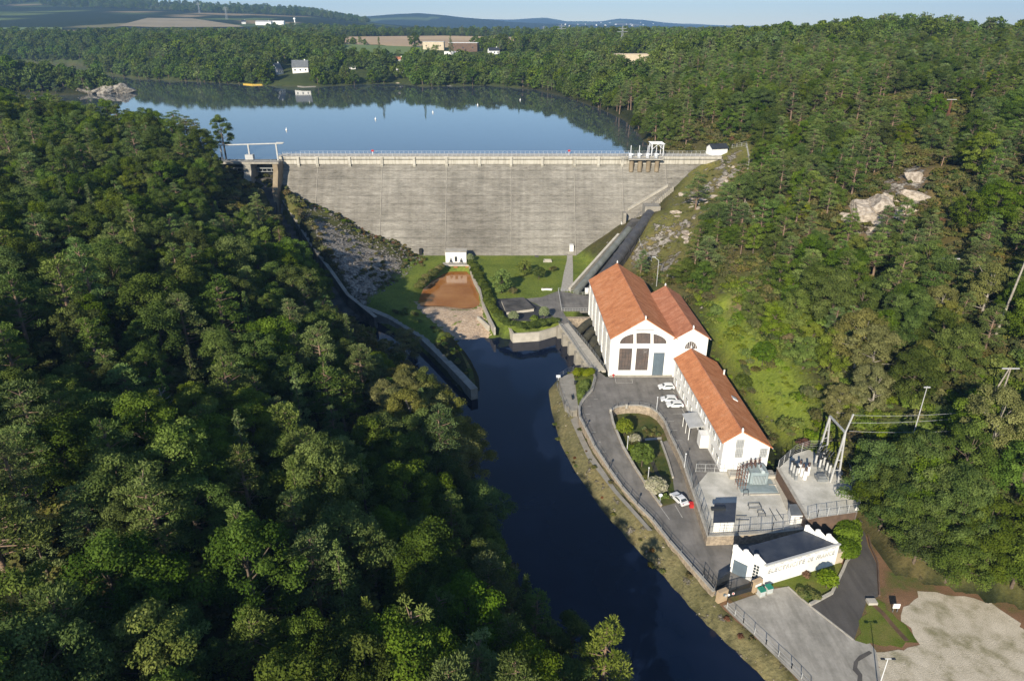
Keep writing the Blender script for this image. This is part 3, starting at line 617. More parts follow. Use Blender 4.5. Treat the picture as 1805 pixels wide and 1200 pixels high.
for p in (526, 559, 616, 673, 730, 787, 845, 901, 956, 1012.5, 1055, 1097):
    x = gy(p, 283, 288.8)[0]; slab(x-.55, x+.55, [(YF-1.1, 32.0), (YF-1.1, 35.35), (YF-.553, 35.35), (YF-.553, 32.4), (YF-.3, 30.6), (YF-.6, 30.9)]).build('pilaster', M['parapet_concrete'], dam)
mb = MB()
for yy in (YF-.7, 295.1):
    for zz in (36.1, 36.65): mb.tube((X0, yy, zz), (X1, yy, zz), .028, n=4)
    x = X0
    while x < X1: mb.box((x, yy, 36.13), (.055, .055, 1.06)); x += 1.9
mb.build('railing', M['white_metal'], dam)
for (px, py, m, w_, h_) in ((1007, 437, 'white_paint', 1.6, 2.6), (742, 444, 'rubber', 1.2, 2.2), (946, 456, 'concrete_dark', 1.4, 2.0), (1098, 397, 'white_paint', 1.8, 2.6)):
    a, b, c = ray(px, py)
    for d in np.arange(200, 320, .5):
        if b*d > yface(CAMZ+c*d): break
    x, z = a*d, CAMZ+c*d; mb = MB(); mb.box((x, yface(z)-.2, z+.2), (w_, 2.2, h_)).build('access_door', M[m], dam)
# inspection walkway beacons on the crest
for px in (657, 1003):
    p = gy(px, 270, 292); o = thing('crest_beacon', (p[0], 292, 35.6), 'small red marker post on the dam crest, ' + ('nearer the spillway' if px < 800 else 'nearer the intake hoists'), 'marker')
    MB().tube((p[0], 292, 35.6), (p[0], 292, 37.2), .12).build('post', M['white_metal'], o); MB().box((p[0], 292, 37.3), (1.0, .3, .7)).build('panel', M['red'], o)
# intake
it = thing('intake_tower', (gy(1135, 275, 288)[0], 287.5, 31), 'intake structure on the dam crest with four round piers and hoists', 'intake')
xa, xb = gy(1107, 280, 287)[0], gy(1167, 280, 287)[0]
MB().box(((xa+xb)/2, 286.6, 34.9), (xb-xa, 3.2, .35)).build('platform', M['concrete_pale'], it)
for px in (1113.5, 1128.5, 1143.5, 1158.5):
    x = gy(px, 288, 287)[0]; MB().tube((x, 287.4, 29.6), (x, 287.4, 34.72), .95, n=12).build('pier', M['brown_pier'], it)
    h = MB(); h.box((x-.6, 288.1, 36.0), (1.3, 1.5, 1.8)); h.tube((x-.2, 289.9, 35.7), (x-.2, 289.9, 39.8), .16); h.tube((x-.6, 287.2, 36.6), (x+.4, 287.2, 36.6), .35); h.build('hoist', M['white_metal'], it)
fr = MB(); x0, x1 = gy(1147, 255, 292)[0], gy(1167, 255, 292)[0]
for x in (x0, x1):
    for y in (288.5, 294): fr.box((x, y, 38), (.28, .28, 4.8))
    fr.box((x, 291.2, 40.3), (.28, 5.7, .28)); fr.tube((x, 288.5, 38), (x, 291.2, 40.3), .1); fr.tube((x, 294, 38), (x, 291.2, 40.3), .1)
for y in (288.5, 291.2, 294): fr.box(((x0+x1)/2, y, 40.6), (x1-x0+1, .28, .3))
for s in (-1, 1): fr.tube(((x0+x1)/2, 288.5, 40.5), ((x0+x1)/2+s*(x1-x0)/2, 288.5, 38.3), .1)
fr.build('gantry', M['white_metal'], it)
rl = MB(); 
for zz in (35.7, 36.2, 36.7): rl.tube((xa-3.5, 285.1, zz), (xb, 285.1, zz), .05, n=4)
for i in range(16): x = xa-3.5+(xb-xa+3.5)*i/15; rl.box((x, 285.1, 35.9), (.09, .09, 1.8))
rl.build('railing', M['grey_metal'], it)
# gatehouse cabin at the end of the crest
cb = thing('crest_cabin', (86, 293, 35.5), 'white cabin with a dark slate roof at the wooded end of the dam crest', 'cabin')
cx, cy, cz = 86.0, 293.5, 35.5
MB().box((cx, cy, cz+1.2), (7, 5, 3.4), .25).build('wall', M['white_paint'], cb)
def gable(mb, cx, cy, z0, L, W, H, rz, oh=.4, t=.18):
    cr, sr = math.cos(rz), math.sin(rz); f = lambda a, b, z: (cx+a*cr-b*sr, cy+a*sr+b*cr, z)
    for s in (-1, 1):
        k = H/(W/2); lo = [f(-L/2-oh, 0, z0+H), f(L/2+oh, 0, z0+H), f(L/2+oh, s*(W/2+oh), z0-oh*k), f(-L/2-oh, s*(W/2+oh), z0-oh*k)]
        if s > 0: lo = lo[::-1]
        mb.hexa(lo, [(x, y, z+t) for x, y, z in lo])
    return mb
gable(MB(), cx, cy, cz+2.92, 7, 5, 1.4, .25).build('roof', M['slate'], cb)
mb = MB(); 
for s in (-1, 1): mb.add([(cx+s*3.5*math.cos(.25)-b*math.sin(.25), cy+s*3.5*math.sin(.25)+b*math.cos(.25), z) for b, z in ((-2.5, cz+2.9), (2.5, cz+2.9), (0, cz+4.3))], [(0, 1, 2)])
each(mb, 'gable', M['white_paint'], cb); MB().box((84.5, 290.9, 35.9), (1.0, .3, 2.1), .25).build('door', M['blue_grey'], cb)
# spillway
sp = thing('spillway', (-107, 284, 22), 'gated spillway with concrete piers and a white hoist frame beside the wood', 'spillway')
for x, w_ in ((-120.2, 2.2), (-107.6, 3.0), (-96.2, 2.0)):
    m = 'brown_pier' if x > -100 else 'concrete'
    slab(x-w_/2, x+w_/2, [(275.5, 12), (277, 24), (281, 31), (281, 33.6), (295, 33.6), (295, 12)]).build('pier', M[m], sp)
MB().box((-108.3, 284.5, 34.0), (26.5, 4.6, .8)).build('bridge_deck', M['concrete'], sp)
for xa_, xb_ in ((-119.1, -109.1), (-106.1, -97.2)):
    gt_ = MB(); gt_.box(((xa_+xb_)/2, 288.6, 29.5), (xb_-xa_, .4, 5.2)); gt_.build('gate', M['dark_metal'], sp)
    gd = MB(); gd.box(((xa_+xb_)/2, 286.6, 31.2), (xb_-xa_-.3, 1.0, .5)); gd.box(((xa_+xb_)/2, 286.4, 29.8), (xb_-xa_-.3, .5, .3))
    for i in range(5): x = xa_+.8+(xb_-xa_-1.6)*i/4; gd.box((x, 287, 30.5), (.2, .9, 1.6))
    gd.build('girder', M['grey_metal'], sp)
slab(-121, -96, [(272, 8), (274, 16), (279, 23), (285, 27), (289, 27.2), (294, 25), (294, 8)]).build('sill', M['concrete_dark'], sp)
fr = MB(); tp = 40.6
P3 = [gy(388, 256, 286), gy(437, 255, 286), gy(486, 252, 286)]
for p in P3: fr.box((p[0], 286, (34.4+p[2])/2), (.55, .55, p[2]-34.4))
fr.tube((P3[0][0]-5.5, 286, P3[0][2]-.2), (P3[2][0]+2.8, 286, P3[2][2]-.2), .3, n=6); fr.box((P3[2][0]+1.8, 286, P3[2][2]+.1), (3.0, .8, .3)); fr.box((P3[1][0], 286, 35.8), (3.2, 2.2, 2.0))
fr.build('hoist_frame', M['light_grey'], sp)
rl = MB()
for zz in (34.9, 35.4): rl.tube((-121, 282.3, zz), (-96, 282.3, zz), .05, n=4)
for i in range(13): rl.box((-121+25*i/12, 282.3, 34.9), (.09, .09, 1.1))
rl.build('railing', M['grey_metal'], sp)
# chute floor
mb = MB(); R_ = CHW[:]; Lp = [(-108, 283, 15), (-101, 270, 13.5), (-86, 244, 8), (-71, 222, 4), (-62, 212, -1), (-57, 207, -3.5)]
for i in range(5):
    a, b = R_[i], R_[i+1]; c, d = Lp[i+1], Lp[i]; za, zb = d[2], c[2]
    mb.hexa([(a[0], a[1], za-1.5), (b[0], b[1], zb-1.5), (c[0], c[1], zb-1.5), (d[0], d[1], za-1.5)][::-1], [(a[0], a[1], za), (b[0], b[1], zb), (c[0], c[1], zb), (d[0], d[1], za)][::-1])
tag(mb.build('spillway_chute', M['concrete_dark']), 'dark concrete chute floor running down from the spillway gates', 'chute')
# outlet house at the foot of the dam
oh = thing('outlet_house', (-27, 258, 0), 'small white outlet house with two arched openings above the orange pool', 'outlet house')
def fr_at(Y, pts): return [gy(a, b, Y) for a, b in pts]
a = gy(785, 445, 257); b = gy(822, 459, 257)
MB().box(((a[0]+b[0])/2, 259.5, (a[2]+0)/2), (b[0]-a[0], 5, a[2]-0)).build('wall', M['white_paint'], oh)
MB().box(((a[0]+b[0])/2, 259.5, a[2]+.1), (b[0]-a[0]+.3, 5.3, .2)).build('roof', M['concrete_pale'], oh)
MB().box(((a[0]+b[0])/2, 256.95, 1.5), (1, .12, 2)).build('door', M['dark_metal'], oh)
MB().box(((a[0]+b[0])/2, 255.4, -.2), (b[0]-a[0]+2.2, 3.0, .5)).build('platform', M['concrete_pale'], oh)
mb = MB()
for t in (0, .5, 1):
    x = a[0]-.4+(b[0]-a[0]+.8)*t; mb.box((x, 255.4, -1.6), (1.6 if t == .5 else 1.3, 2.6, 2.6))
mb.box(((a[0]+b[0])/2, 256.7, -1.6), (b[0]-a[0], .4, 2.6)); mb.build('outlet_pier', M['orange_stain'], oh)
mb = MB()
for t in (.25, .75):
    x = a[0]+(b[0]-a[0])*t; mb.tube((x-.6, 256.3, 0), (x, 256.3, 2.2), .08); mb.tube((x+.6, 256.3, 0), (x, 256.3, 2.2), .08); mb.box((x, 256.2, 1.0), (.5, .4, .9))
for zz in (.5, 1.1): mb.tube((a[0]-1, 254.2, zz), (b[0]+1, 254.2, zz), .05, n=4)
mb.build('valve_gear', M['dark_metal'], oh)
# penstocks
def poly_pipe(name, pts, r, m, label, n=12, ring=None, ringm='pipe'):
    o = thing(name, pts[0], label, 'pipe'); mb = MB().path(pts, r, n); mb.build('pipe', M[m], o)
    if ring:
        rg = MB()
        for a, b in zip(pts[:-1], pts[1:]):
            a = Vector(a); b = Vector(b); L = (b-a).length; k = max(1, int(L/ring)); d = (b-a).normalized()
            for i in range(k): p = a+d*(i+.5)*L/k; MB().tube(p-d*.22, p+d*.22, r+.16, n=n).build('band', M[ringm], o)
    return o
def slope_line(t, Yt, b_, zb, n=4): A = Vector(gy(*t, Yt)); B = Vector(g(*b_, zb)); return [tuple(A.lerp(B, i/(n-1))) for i in range(n)]
pts1 = slope_line((1146, 377), 262, (1050, 508), 1.6); pa = Vector(pts1[0])
poly_pipe('penstock', pts1+[(27.5, 206.5, 1.0)], 2.0, 'pipe', 'large dark riveted penstock pipe descending from the dam to the turbine hall', 16, 5.0)
poly_pipe('penstock', slope_line((1109, 404), 255, (1016, 514), 1.2), 1.25, 'pipe_grey', 'slimmer grey penstock pipe lying beside the large dark one')
def strip(pts, w_, z0, z1, m, name, label, cat, parent=None):
    o = thing(name, pts[0], label, cat); mb = MB().wall(pts, w_, z0, z1); mb.build('masonry', M[m], o); return o
strip(slope_line((1090, 416), 252, (1004, 512), .2), .9, -3, 1.0, 'concrete_pale', 'penstock_wall', 'pale sloping wall between the lawn and the penstock trench', 'wall')
strip([(p[0]-3.2, p[1]-.6, p[2]-2.3) for p in pts1], 8.5, -4, .2, 'concrete_dark', 'penstock_bed', 'grey sloping concrete bed under the two penstock pipes', 'pipe bed')
ah = thing('anchor_block', tuple(pa), 'concrete block where the large penstock leaves the dam', 'anchor block'); MB().box((pa.x+1, pa.y+3.5, pa.z+.2), (6, 6, 5)).build('block', M['concrete'], ah)
# stair ramp at the wooded end of the dam face
def onface(px, py):
    a, b, c = ray(px, py)
    for d in np.arange(200, 330, .25):
        if b*d > yface(CAMZ+c*d): return (a*d, b*d, CAMZ+c*d)
q0, q1 = onface(1098, 398), onface(1184, 322)
sr_ = thing('stair_ramp', q0, 'diagonal stair ramp with a white side wall climbing the end of the dam', 'stairs')
A_ = Vector(q0); B_ = Vector(q1); mb = MB()
for i in range(26):
    p = A_.lerp(B_, (i+.5)/26); mb.box((p.x, p.y-2.2, p.z-1.5), ((B_.x-A_.x)/26+.02, 4.4, 2.2))
mb.build('steps', M['concrete'], sr_)
C_ = Vector(onface(1106, 368)); D_ = Vector(onface(1177, 325)); mb = MB(); mb.hexa([(C_.x, C_.y-1.2, C_.z-.8), (D_.x, D_.y-1.2, D_.z-.8), (D_.x, D_.y+.8, D_.z-.8), (C_.x, C_.y+.8, C_.z-.8)], [(C_.x, C_.y-1.2, C_.z+.3), (D_.x, D_.y-1.2, D_.z+.3), (D_.x, D_.y+.8, D_.z+.3), (C_.x, C_.y+.8, C_.z+.3)]); mb.build('side_wall', M['concrete_pale'], sr_)
MB().box((A_.x, A_.y-1.5, A_.z+2.5), (1.2, 3.0, 7)).build('pillar', M['concrete'], sr_)
# ================================================================ power station
def fac(u, v, Y, ox=960, oy=430, k=2.857): p = gy(ox+u/k, oy+v/k, Y); return (p[0], p[2])
def framed(parent, poly, Y, glassm='hall_glass', mull=None, fr=.16, dep=.22, framem='white_paint', name='window'):
    """poly (x,z) on a wall facing -Y at Y; returns the window part with pane and frame"""
    n = len(poly); cx = sum(p[0] for p in poly)/n; cz = sum(p[1] for p in poly)/n
    def pr(mb, pl, y0, y1):
        a = sum(pl[i][0]*pl[(i+1) % len(pl)][1]-pl[(i+1) % len(pl)][0]*pl[i][1] for i in range(len(pl)))
        if a < 0: pl = pl[::-1]
        m = len(pl); return mb.add([(x, y0, z) for x, z in pl]+[(x, y1, z) for x, z in pl], [tuple(range(m)), tuple(range(2*m-1, m-1, -1))]+[(i, i+m, (i+1) % m+m, (i+1) % m) for i in range(m)])
    pane = pr(MB(), poly, Y-.03, Y+.1).build(name, M[glassm], parent)
    f = MB(); x0, x1 = min(p[0] for p in poly), max(p[0] for p in poly); z0, z1 = min(p[1] for p in poly), max(p[1] for p in poly)
    for i in range(n):
        a, b = poly[i], poly[(i+1) % n]; f.tube((a[0], Y-.06, a[1]), (b[0], Y-.06, b[1]), fr/2, n=4, sm=False)
    for k in range(1, mull[0] if mull else 0):
        x = x0+(x1-x0)*k/mull[0]; tz = max_z(poly, x); f.box((x, Y-.06, (z0+tz)/2), (.07, .08, tz-z0))
    for k in range(1, mull[1] if mull else 0):
        z = z0+(z1-z0)*k/mull[1]; f.box((cx, Y-.06, z), (x1-x0, .06, .06)) if n == 4 else None
    f.build('frame', M[framem], pane); return pane
def max_z(poly, x):
    best = -1e9
    for i in range(len(poly)):
        (a, b), (c, d) = poly[i], poly[(i+1) % len(poly)]
        if min(a, c) <= x <= max(a, c) and a != c: best = max(best, b+(d-b)*(x-a)/(c-a))
    return best
def rect(u0, v0, u1, v1, Y, **k): a = fac(u0, v1, Y, **k); b = fac(u1, v0, Y, **k); return [(a[0], a[1]), (b[0], a[1]), (b[0], b[1]), (a[0], b[1])]
def gable_house(name, label, fl, fr_, bl, br, ze_l, ze_r, rf, rb, zr, m_roof, base=-.3, oh=.5, ends=True):
    """footprint corners front/back left/right (x,y); ridge x at front/back; eave heights left/right"""
    h = thing(name, (fl[0], fl[1], 0), label, 'building')
    V = [(*fl, base), (*fr_, base), (*br, base), (*bl, base), (*fl, ze_l), (*fr_, ze_r), (*br, ze_r), (*bl, ze_l), (rf, fl[1], zr), (rb, bl[1], zr)]
    MB().add(V, [(0, 1, 5, 8, 4), (3, 7, 9, 6, 2), (0, 4, 7, 3), (1, 2, 6, 5), (0, 3, 2, 1), (4, 8, 9, 7), (5, 6, 9, 8)]).build('wall', M['white_paint'], h)
    rt = MB()
    for s, ea, eb, ze in ((-1, fl, bl, ze_l), (1, fr_, br, ze_r)):
        ka = (zr-ze)/abs(rf-ea[0]); x0 = ea[0]+s*oh; x1 = eb[0]+s*oh; y0, y1 = fl[1]-oh*.7, bl[1]+oh*.7; zz = ze-ka*oh; nseg = 1
        lo = [(x0, y0, zz+.06), (rf, y0, zr+.06), (rb, y1, zr+.06), (x1, y1, zz+.06)]
        if s > 0: lo = lo[::-1]
        rt.hexa(lo, [(x, y, z+.22) for x, y, z in lo])
    roof = rt.build('roof', M[m_roof], h)
    MB().tube((rf, fl[1]-oh*.7, zr+.27), (rb, bl[1]+oh*.7, zr+.27), .17, n=6).build('ridge', M['roof_tile_old'], roof)
    g_ = MB()
    for ea, eb, s, ze in ((fl, bl, -1, ze_l), (fr_, br, 1, ze_r)): g_.tube((ea[0]+s*(oh+.08), ea[1]-.3, ze-oh*.55), (eb[0]+s*(oh+.08), eb[1]+.3, ze-oh*.55), .11, n=6)
    g_.build('gutter', M['light_grey'], h)
    for x, y in ((rf, fl[1]-.25), (rb, bl[1]+.25)): fn = MB(); fn.box((x, y, zr+.5), (.35, .35, .7)); fn.tube((x, y, zr+.85), (x, y, zr+1.15), .2, .02); fn.build('finial', M['white_paint'], h)
    return h
HY = 161.0
hall = gable_house('turbine_hall', 'largest white building, the turbine hall, with an arched front window and orange tile roof', (26.0, HY), (42.4, HY), (25.0, 205.3), (41.4, 205.3), 11.3, 11.3, 34.2, 33.2, 16.6, 'roof_tile')
cu, cv, ru, rv = 497, 500, 118, 52
for u0, u1, nm in ((380, 446, 3), (463, 532, 3), (549, 612, 3)):
    top = [(u, cv-rv*math.sqrt(max(0, 1-((u-cu)/ru)**2))) for u in np.linspace(u1, u0, 9)]
    poly = [fac(u0, cv, HY), fac(u1, cv, HY)]+[fac(u, v, HY) for u, v in top if v < cv-1]; framed(hall, poly, HY, mull=(nm, 1), framem='concrete_dark', fr=.1)
framed(hall, rect(370, 526, 441, 634, HY), HY, mull=(4, 5), framem='concrete_dark', fr=.1); framed(hall, rect(455, 526, 526, 634, HY), HY, mull=(4, 5), framem='concrete_dark', fr=.1)
dr_ = rect(540, 548, 604, 663, HY); framed(hall, dr_, HY, 'blue_grey', (4, 1), framem='blue_grey', name='door')
mb = MB().box((27.5+1.5, HY-.1, .35), (3.4, .2, .9)); mb.box((34.2, HY-.12, 11.9), (17.0*.9, .14, .18)) if False else None
MB().box((34.3, HY-.12, 13.6), (4.6, .1, .35)).build('name_board', M['light_grey'], hall)
MB().box((34.2, HY-.15, .1), (16.6, .3, .8)).build('plinth', M['concrete'], hall)
for i in range(6):                                       # side windows, one tall opening per bay
    y0 = HY+3.2+i*7.1; f = lambda y: 26.0-(y-HY)/44.3
    y1 = y0+4.6; a, b = f(y0), f(y1)
    p = MB().hexa([(a-.04, y0, 1.6), (a+.1, y0, 1.6), (b+.1, y1, 1.6), (b-.04, y1, 1.6)], [(a-.04, y0, 8.8), (a+.1, y0, 8.8), (b+.1, y1, 8.8), (b-.04, y1, 8.8)]).build('window', M['hall_glass'], hall)
    m = MB()
    for k in range(5): yy = y0+(y1-y0)*k/4; m.box((f(yy)-.08, yy, 5.2), (.12, .1 if 0 < k < 4 else .2, 7.3))
    for k in range(7): zz = 1.6+7.2*k/6; m.hexa([(a-.12, y0, zz-.05), (a-.02, y0, zz-.05), (b-.02, y1, zz-.05), (b-.12, y1, zz-.05)], [(a-.12, y0, zz+.05), (a-.02, y0, zz+.05), (b-.02, y1, zz+.05), (b-.12, y1, zz+.05)])
    m.build('frame', M['light_grey'], p)
for i in range(7):
    y0 = HY+.05+i*7.1; y0 = y0 if i < 6 else HY+43.6; a = 26-(y0-HY)/44.3
    MB().box((a-.14, y0+.9 if i < 6 else y0, 5.4), (.3, 1.3, 11)).build('buttress', M['white_paint'], hall)
MB().box((36.5, 206.6, 9), (2.6, 2.4, 5.5)).build('rear_turret', M['white_paint'], hall)
annex = gable_house('hall_annex', 'narrower white annex with a weathered orange roof joined to the turbine hall', (42.45, HY), (51.0, HY), (41.45, 192), (50.2, 192), 11.25, 11.25, 46.7, 45.9, 13.9, 'roof_tile_old')
cu, cv = 737, 528; top = [fac(cu+33*math.cos(t), cv-40*math.sin(t), HY) for t in np.linspace(0, math.pi, 9)]
framed(annex, top, HY, 'hall_glass', (6, 1), fr=.2)
p = gy(1183, 552, 176); MB().box((p[0], 176, p[2]), (1.4, 1.0, .8)).build('roof_vent', M['white_metal'], annex)
OY = 118.5
office = gable_house('office_block', 'long low white office wing with an orange tile roof and an awning', (43.6, OY), (53.2, OY), (42.1, 157.2), (52.4, 157.2), 7.3, 6.1, 46.9, 45.8, 9.75, 'roof_tile', oh=.45)
for rc in (rect(962, 986, 1006, 1026, OY), rect(957, 1031, 1000, 1072, OY), rect(1080, 1029, 1122, 1071, OY)): framed(office, rc, OY, 'light_grey', (4, 5), fr=.1, framem='grey_metal')
fo = lambda y: 43.6-(y-OY)/38.7*1.5
for i in range(11):
    for z0, z1 in ((.9, 2.5), (4.5, 6.1)):
        y0 = OY+1.8+i*3.4
        if z0 < 2 and 5 <= i <= 5: continue
        p = MB().box((fo(y0+.7)-.02, y0+.7, (z0+z1)/2), (.12, 1.4, z1-z0), .04).build('window', M['glass'], office)
        fm = MB().box((fo(y0+.7)-.07, y0+.7, z0-.08), (.24, 1.7, .12), .04); fm.box((fo(y0+.7)-.06, y0+.7, (z0+z1)/2), (.14, .08, z1-z0), .04)
        for yy in (y0, y0+1.4): fm.box((fo(yy)-.06, yy, (z0+z1)/2), (.14, .1, z1-z0), .04)
        fm.build('frame', M['white_paint'], p)
aw = [g(1212, 733, 3.3), g(1222, 750, 3.2), g(1240, 746, 3.3), g(1234, 727, 3.5)]
a0 = (41.2, 131.2); mb = MB().hexa([(39.6, 130.2, 3.2), (42.9, 130.2, 3.7), (42.7, 136.4, 3.7), (39.4, 136.4, 3.2)], [(39.6, 130.2, 3.35), (42.9, 130.2, 3.85), (42.7, 136.4, 3.85), (39.4, 136.4, 3.35)])
mb.build('awning', M['light_grey'], office)
mb = MB(); [mb.tube((39.8, y, 0), (39.8, y, 3.25), .08) for y in (130.5, 133.3, 136.1)]; each(mb, 'awning_post', M['white_paint'], office)
MB().box((42.4, 128.4, 1.6), (1.8, 2.4, 3.2)).build('porch', M['white_paint'], office)
MB().box((42.95, 133.3, 1.15), (.2, 1.5, 2.3)).build('door', M['glass'], office)
mb = MB().box((49.6, OY-1.6, .35), (9.4, 2.2, .8)); mb.build('loading_step', M['concrete_pale'], office)
rl = MB()
for zz in (1.2, 1.7): rl.tube((44.9, OY-2.7, zz), (54.2, OY-2.7, zz), .05, n=4)
for i in range(8): rl.box((44.9+9.3*i/7, OY-2.7, 1.2), (.07, .07, 1.1))
rl.build('railing', M['grey_metal'], office)
p = gy(1294, 707, 135); MB().hexa([(50.0, 134.6, 8.2), (51.2, 134.6, 7.5), (51.2, 136.0, 7.5), (50.0, 136.0, 8.2)], [(50.0, 134.6, 8.45), (51.2, 134.6, 7.75), (51.2, 136.0, 7.75), (50.0, 136.0, 8.45)]).build('skylight', M['white_metal'], office)
MB().tube((52.5, 150, 6.3), (52.5, 150, 7.7), .22).build('chimney', M['white_paint'], office)
# deck over the tailrace, piers and draft-tube hoods
dk = thing('tailrace_bridge', (*g(1010, 610, 0)[:2], 0), 'narrow concrete service bridge on piers beside the hall over the tailrace', 'bridge')
DL = [g(a, b, 0) for a, b in [(985, 571), (1000, 590), (1021, 622), (1043, 653)]]; DR = [g(a, b, 0) for a, b in [(1000, 567), (1015, 586), (1037, 612), (1068, 653)]]
mb = MB()
for i in range(3): mb.hexa([(*DL[i][:2], -.6), (*DR[i][:2], -.6), (*DR[i+1][:2], -.6), (*DL[i+1][:2], -.6)], [(*DL[i][:2], .05), (*DR[i][:2], .05), (*DR[i+1][:2], .05), (*DL[i+1][:2], .05)])
mb.build('deck', M['concrete_pale'], dk)
A_, B_ = Vector(DL[0]), Vector(DL[3]); ang = math.atan2(B_.y-A_.y, B_.x-A_.x)
for t in (.02, .2, .4, .6, .8, .98):
    c = A_.lerp(B_, t); MB().box((c.x+1.3, c.y+.6, -3.2), (1.6, 4.0, 5.2), ang-math.pi/2+math.pi/2).build('pier', M['concrete'], dk)
rl = MB()
for Ls in (DL, DR):
    for zz in (.55, 1.1): rl.path([(p[0], p[1], zz) for p in Ls], .05, 4)
    for i in range(3):
        for k in range(7): p = Vector(Ls[i]).lerp(Vector(Ls[i+1]), k/7); rl.box((p.x, p.y, .55), (.08, .08, 1.1))
rl.build('railing', M['grey_metal'], dk)
PIT = [(p[0]+.1, p[1]) for p in DR]+[(25.6, 163), (25.0, 186), (24.6, 199)]
struct('pit_back', MB().box((18.5, 201.5, -2.6), (15, 1.6, 5.1)), 'stone_wall')
for i in range(4):
    y = 173.5+i*6.6; o = thing('draft_tube_hood', (22, y, -4), ['front', 'second', 'third', 'rearmost'][i]+' of the four dark curved concrete hoods in the pit beside the hall', 'hood', 'draft tube hoods in the pit beside the hall')
    xx = float(np.interp(y, [p[1] for p in DR][::-1], [p[0] for p in DR][::-1])); mb = MB(); P_ = []
    for k in range(9): t = k/8; P_.append((24.9-(24.9-xx-.2)*t, y+5.5*(1-t)**1.3-1, .2-3.6*t**2))
    mb.path(P_, 1.25, 10); mb.build('hood', M['arch_dark'], o)
tr = thing('hall_terrace', (18, 205, 0), 'railed grey terrace slab at the back corner of the turbine hall', 'terrace')
TP = [g(a, b, 0)[:2] for a, b in [(984, 513), (1038, 522), (1038, 549), (990, 549)]]
MB().prism(TP, -.5, .12).build('slab', M['asphalt'], tr); rl = MB()
for i in (0, 2, 3):
    a = Vector((*TP[i], 0)); b = Vector((*TP[(i+1) % 4], 0))
    for zz in (.6, 1.15): rl.tube((a.x, a.y, zz), (b.x, b.y, zz), .05, n=4)
    for k in range(10): p = a.lerp(b, k/10); rl.box((p.x, p.y, .6), (.07, .07, 1.15))
rl.build('railing', M['light_grey'], tr)
bx = g(1034, 517, 0); tag(MB().box((bx[0], bx[1], .9), (1.2, 1.0, 1.8)).box((bx[0], bx[1], 1.85), (1.35, 1.15, .1)).build('control_cabinet', M['white_paint']), 'small white cabinet at the back corner of the turbine hall', 'cabinet')
# ================================================================ gate lodge with the raised lettering
FL, FR = Vector(g(1343, 1033.5, LOW)), Vector(g(1471, 995, LOW)); U = (FR-FL).normalized(); W_ = Vector((-4.5, 3.7, 0)).normalized(); LEN = (FR-FL).length; DEP = 5.8
lodge = thing('gate_lodge', (FL.x, FL.y, LOW), 'white lodge by the gate with sawtooth parapets, dark roof and raised lettering', 'building')
def LP(a, b, z): p = FL+U*a+W_*b; return (p.x, p.y, z)
SK = 0                                                   # the side walls lean back a little in plan
def LQ(a, b, z): p = FL+U*(a+SK*b/DEP*1.0)+W_*b; return (p.x, p.y, z)
MB().hexa([LQ(0, 0, LOW-.2), LQ(LEN, 0, LOW-.2), LQ(LEN, DEP, LOW-.2), LQ(0, DEP, LOW-.2)], [LQ(0, 0, 2.7), LQ(LEN, 0, 2.7), LQ(LEN, DEP, 2.7), LQ(0, DEP, 2.7)]).build('wall', M['white_paint'], lodge)
MB().hexa([LQ(.3, .3, 2.702), LQ(LEN-.3, .3, 2.702), LQ(LEN-.3, DEP, 2.702), LQ(.3, DEP, 2.702)], [LQ(.3, .3, 2.76), LQ(LEN-.3, .3, 2.76), LQ(LEN-.3, DEP-.1, 2.9), LQ(.3, DEP-.1, 2.9)]).build('roof', M['dark_roof'], lodge)
MB().hexa([LQ(-.1, -.14, 2.7), LQ(LEN+.1, -.14, 2.7), LQ(LEN+.1, .28, 2.7), LQ(-.1, .28, 2.7)], [LQ(-.1, -.14, 3.0), LQ(LEN+.1, -.14, 3.0), LQ(LEN+.1, .28, 3.0), LQ(-.1, .28, 3.0)]).build('cornice', M['light_grey'], lodge)
for s0 in (0, LEN):
    mb = MB(); tw = DEP/3
    for k in range(3):
        b0 = .3+k*(DEP-.3)/3; b1 = .3+(k+1)*(DEP-.3)/3; x0, x1 = (s0-.05, s0+.35) if s0 == 0 else (s0-.35, s0+.05)
        mb.hexa([LQ(x0, b0, 2.7), LQ(x1, b0, 2.7), LQ(x1, b1, 2.7), LQ(x0, b1, 2.7)], [LQ(x0, b0, 3.05), LQ(x1, b0, 3.05), LQ(x1, b1-.35, 4.0), LQ(x0, b1-.35, 4.0)])
        mb.hexa([LQ(x0-.06, b1-.42, 2.7), LQ(x1+.06, b1-.42, 2.7), LQ(x1+.06, b1-.01, 2.7), LQ(x0-.06, b1-.01, 2.7)], [LQ(x0-.06, b1-.42, 4.1), LQ(x1+.06, b1-.42, 4.1), LQ(x1+.06, b1-.01, 4.1), LQ(x0-.06, b1-.01, 4.1)])
    mb.build('sawtooth_parapet', M['white_paint'], lodge)
def word(txt, a0, a1):
    cu_ = bpy.data.curves.new('lettering', 'FONT'); cu_.body = txt; cu_.size = 1.25; cu_.extrude = .06; cu_.space_character = 1.15
    to = bpy.data.objects.new('lettering', cu_); link(to); bpy.context.view_layer.update()
    tm = bpy.data.meshes.new_from_object(to.evaluated_get(bpy.context.evaluated_depsgraph_get())); bpy.data.objects.remove(to)
    xs_ = [v.co.x for v in tm.vertices]; L0, L1 = min(xs_), max(xs_); sc = (a1-a0)/(L1-L0)
    for v in tm.vertices:
        x, y, z = v.co; p = U*(a0+(x-L0)*sc)+Vector((-U.y, U.x, 0))*(-.11-z); v.co = (p.x, p.y, .95+y-LOW)
    tm.materials.append(M['letter_paint']); lt = link(bpy.data.objects.new('lettering', tm)); lt.parent = lodge
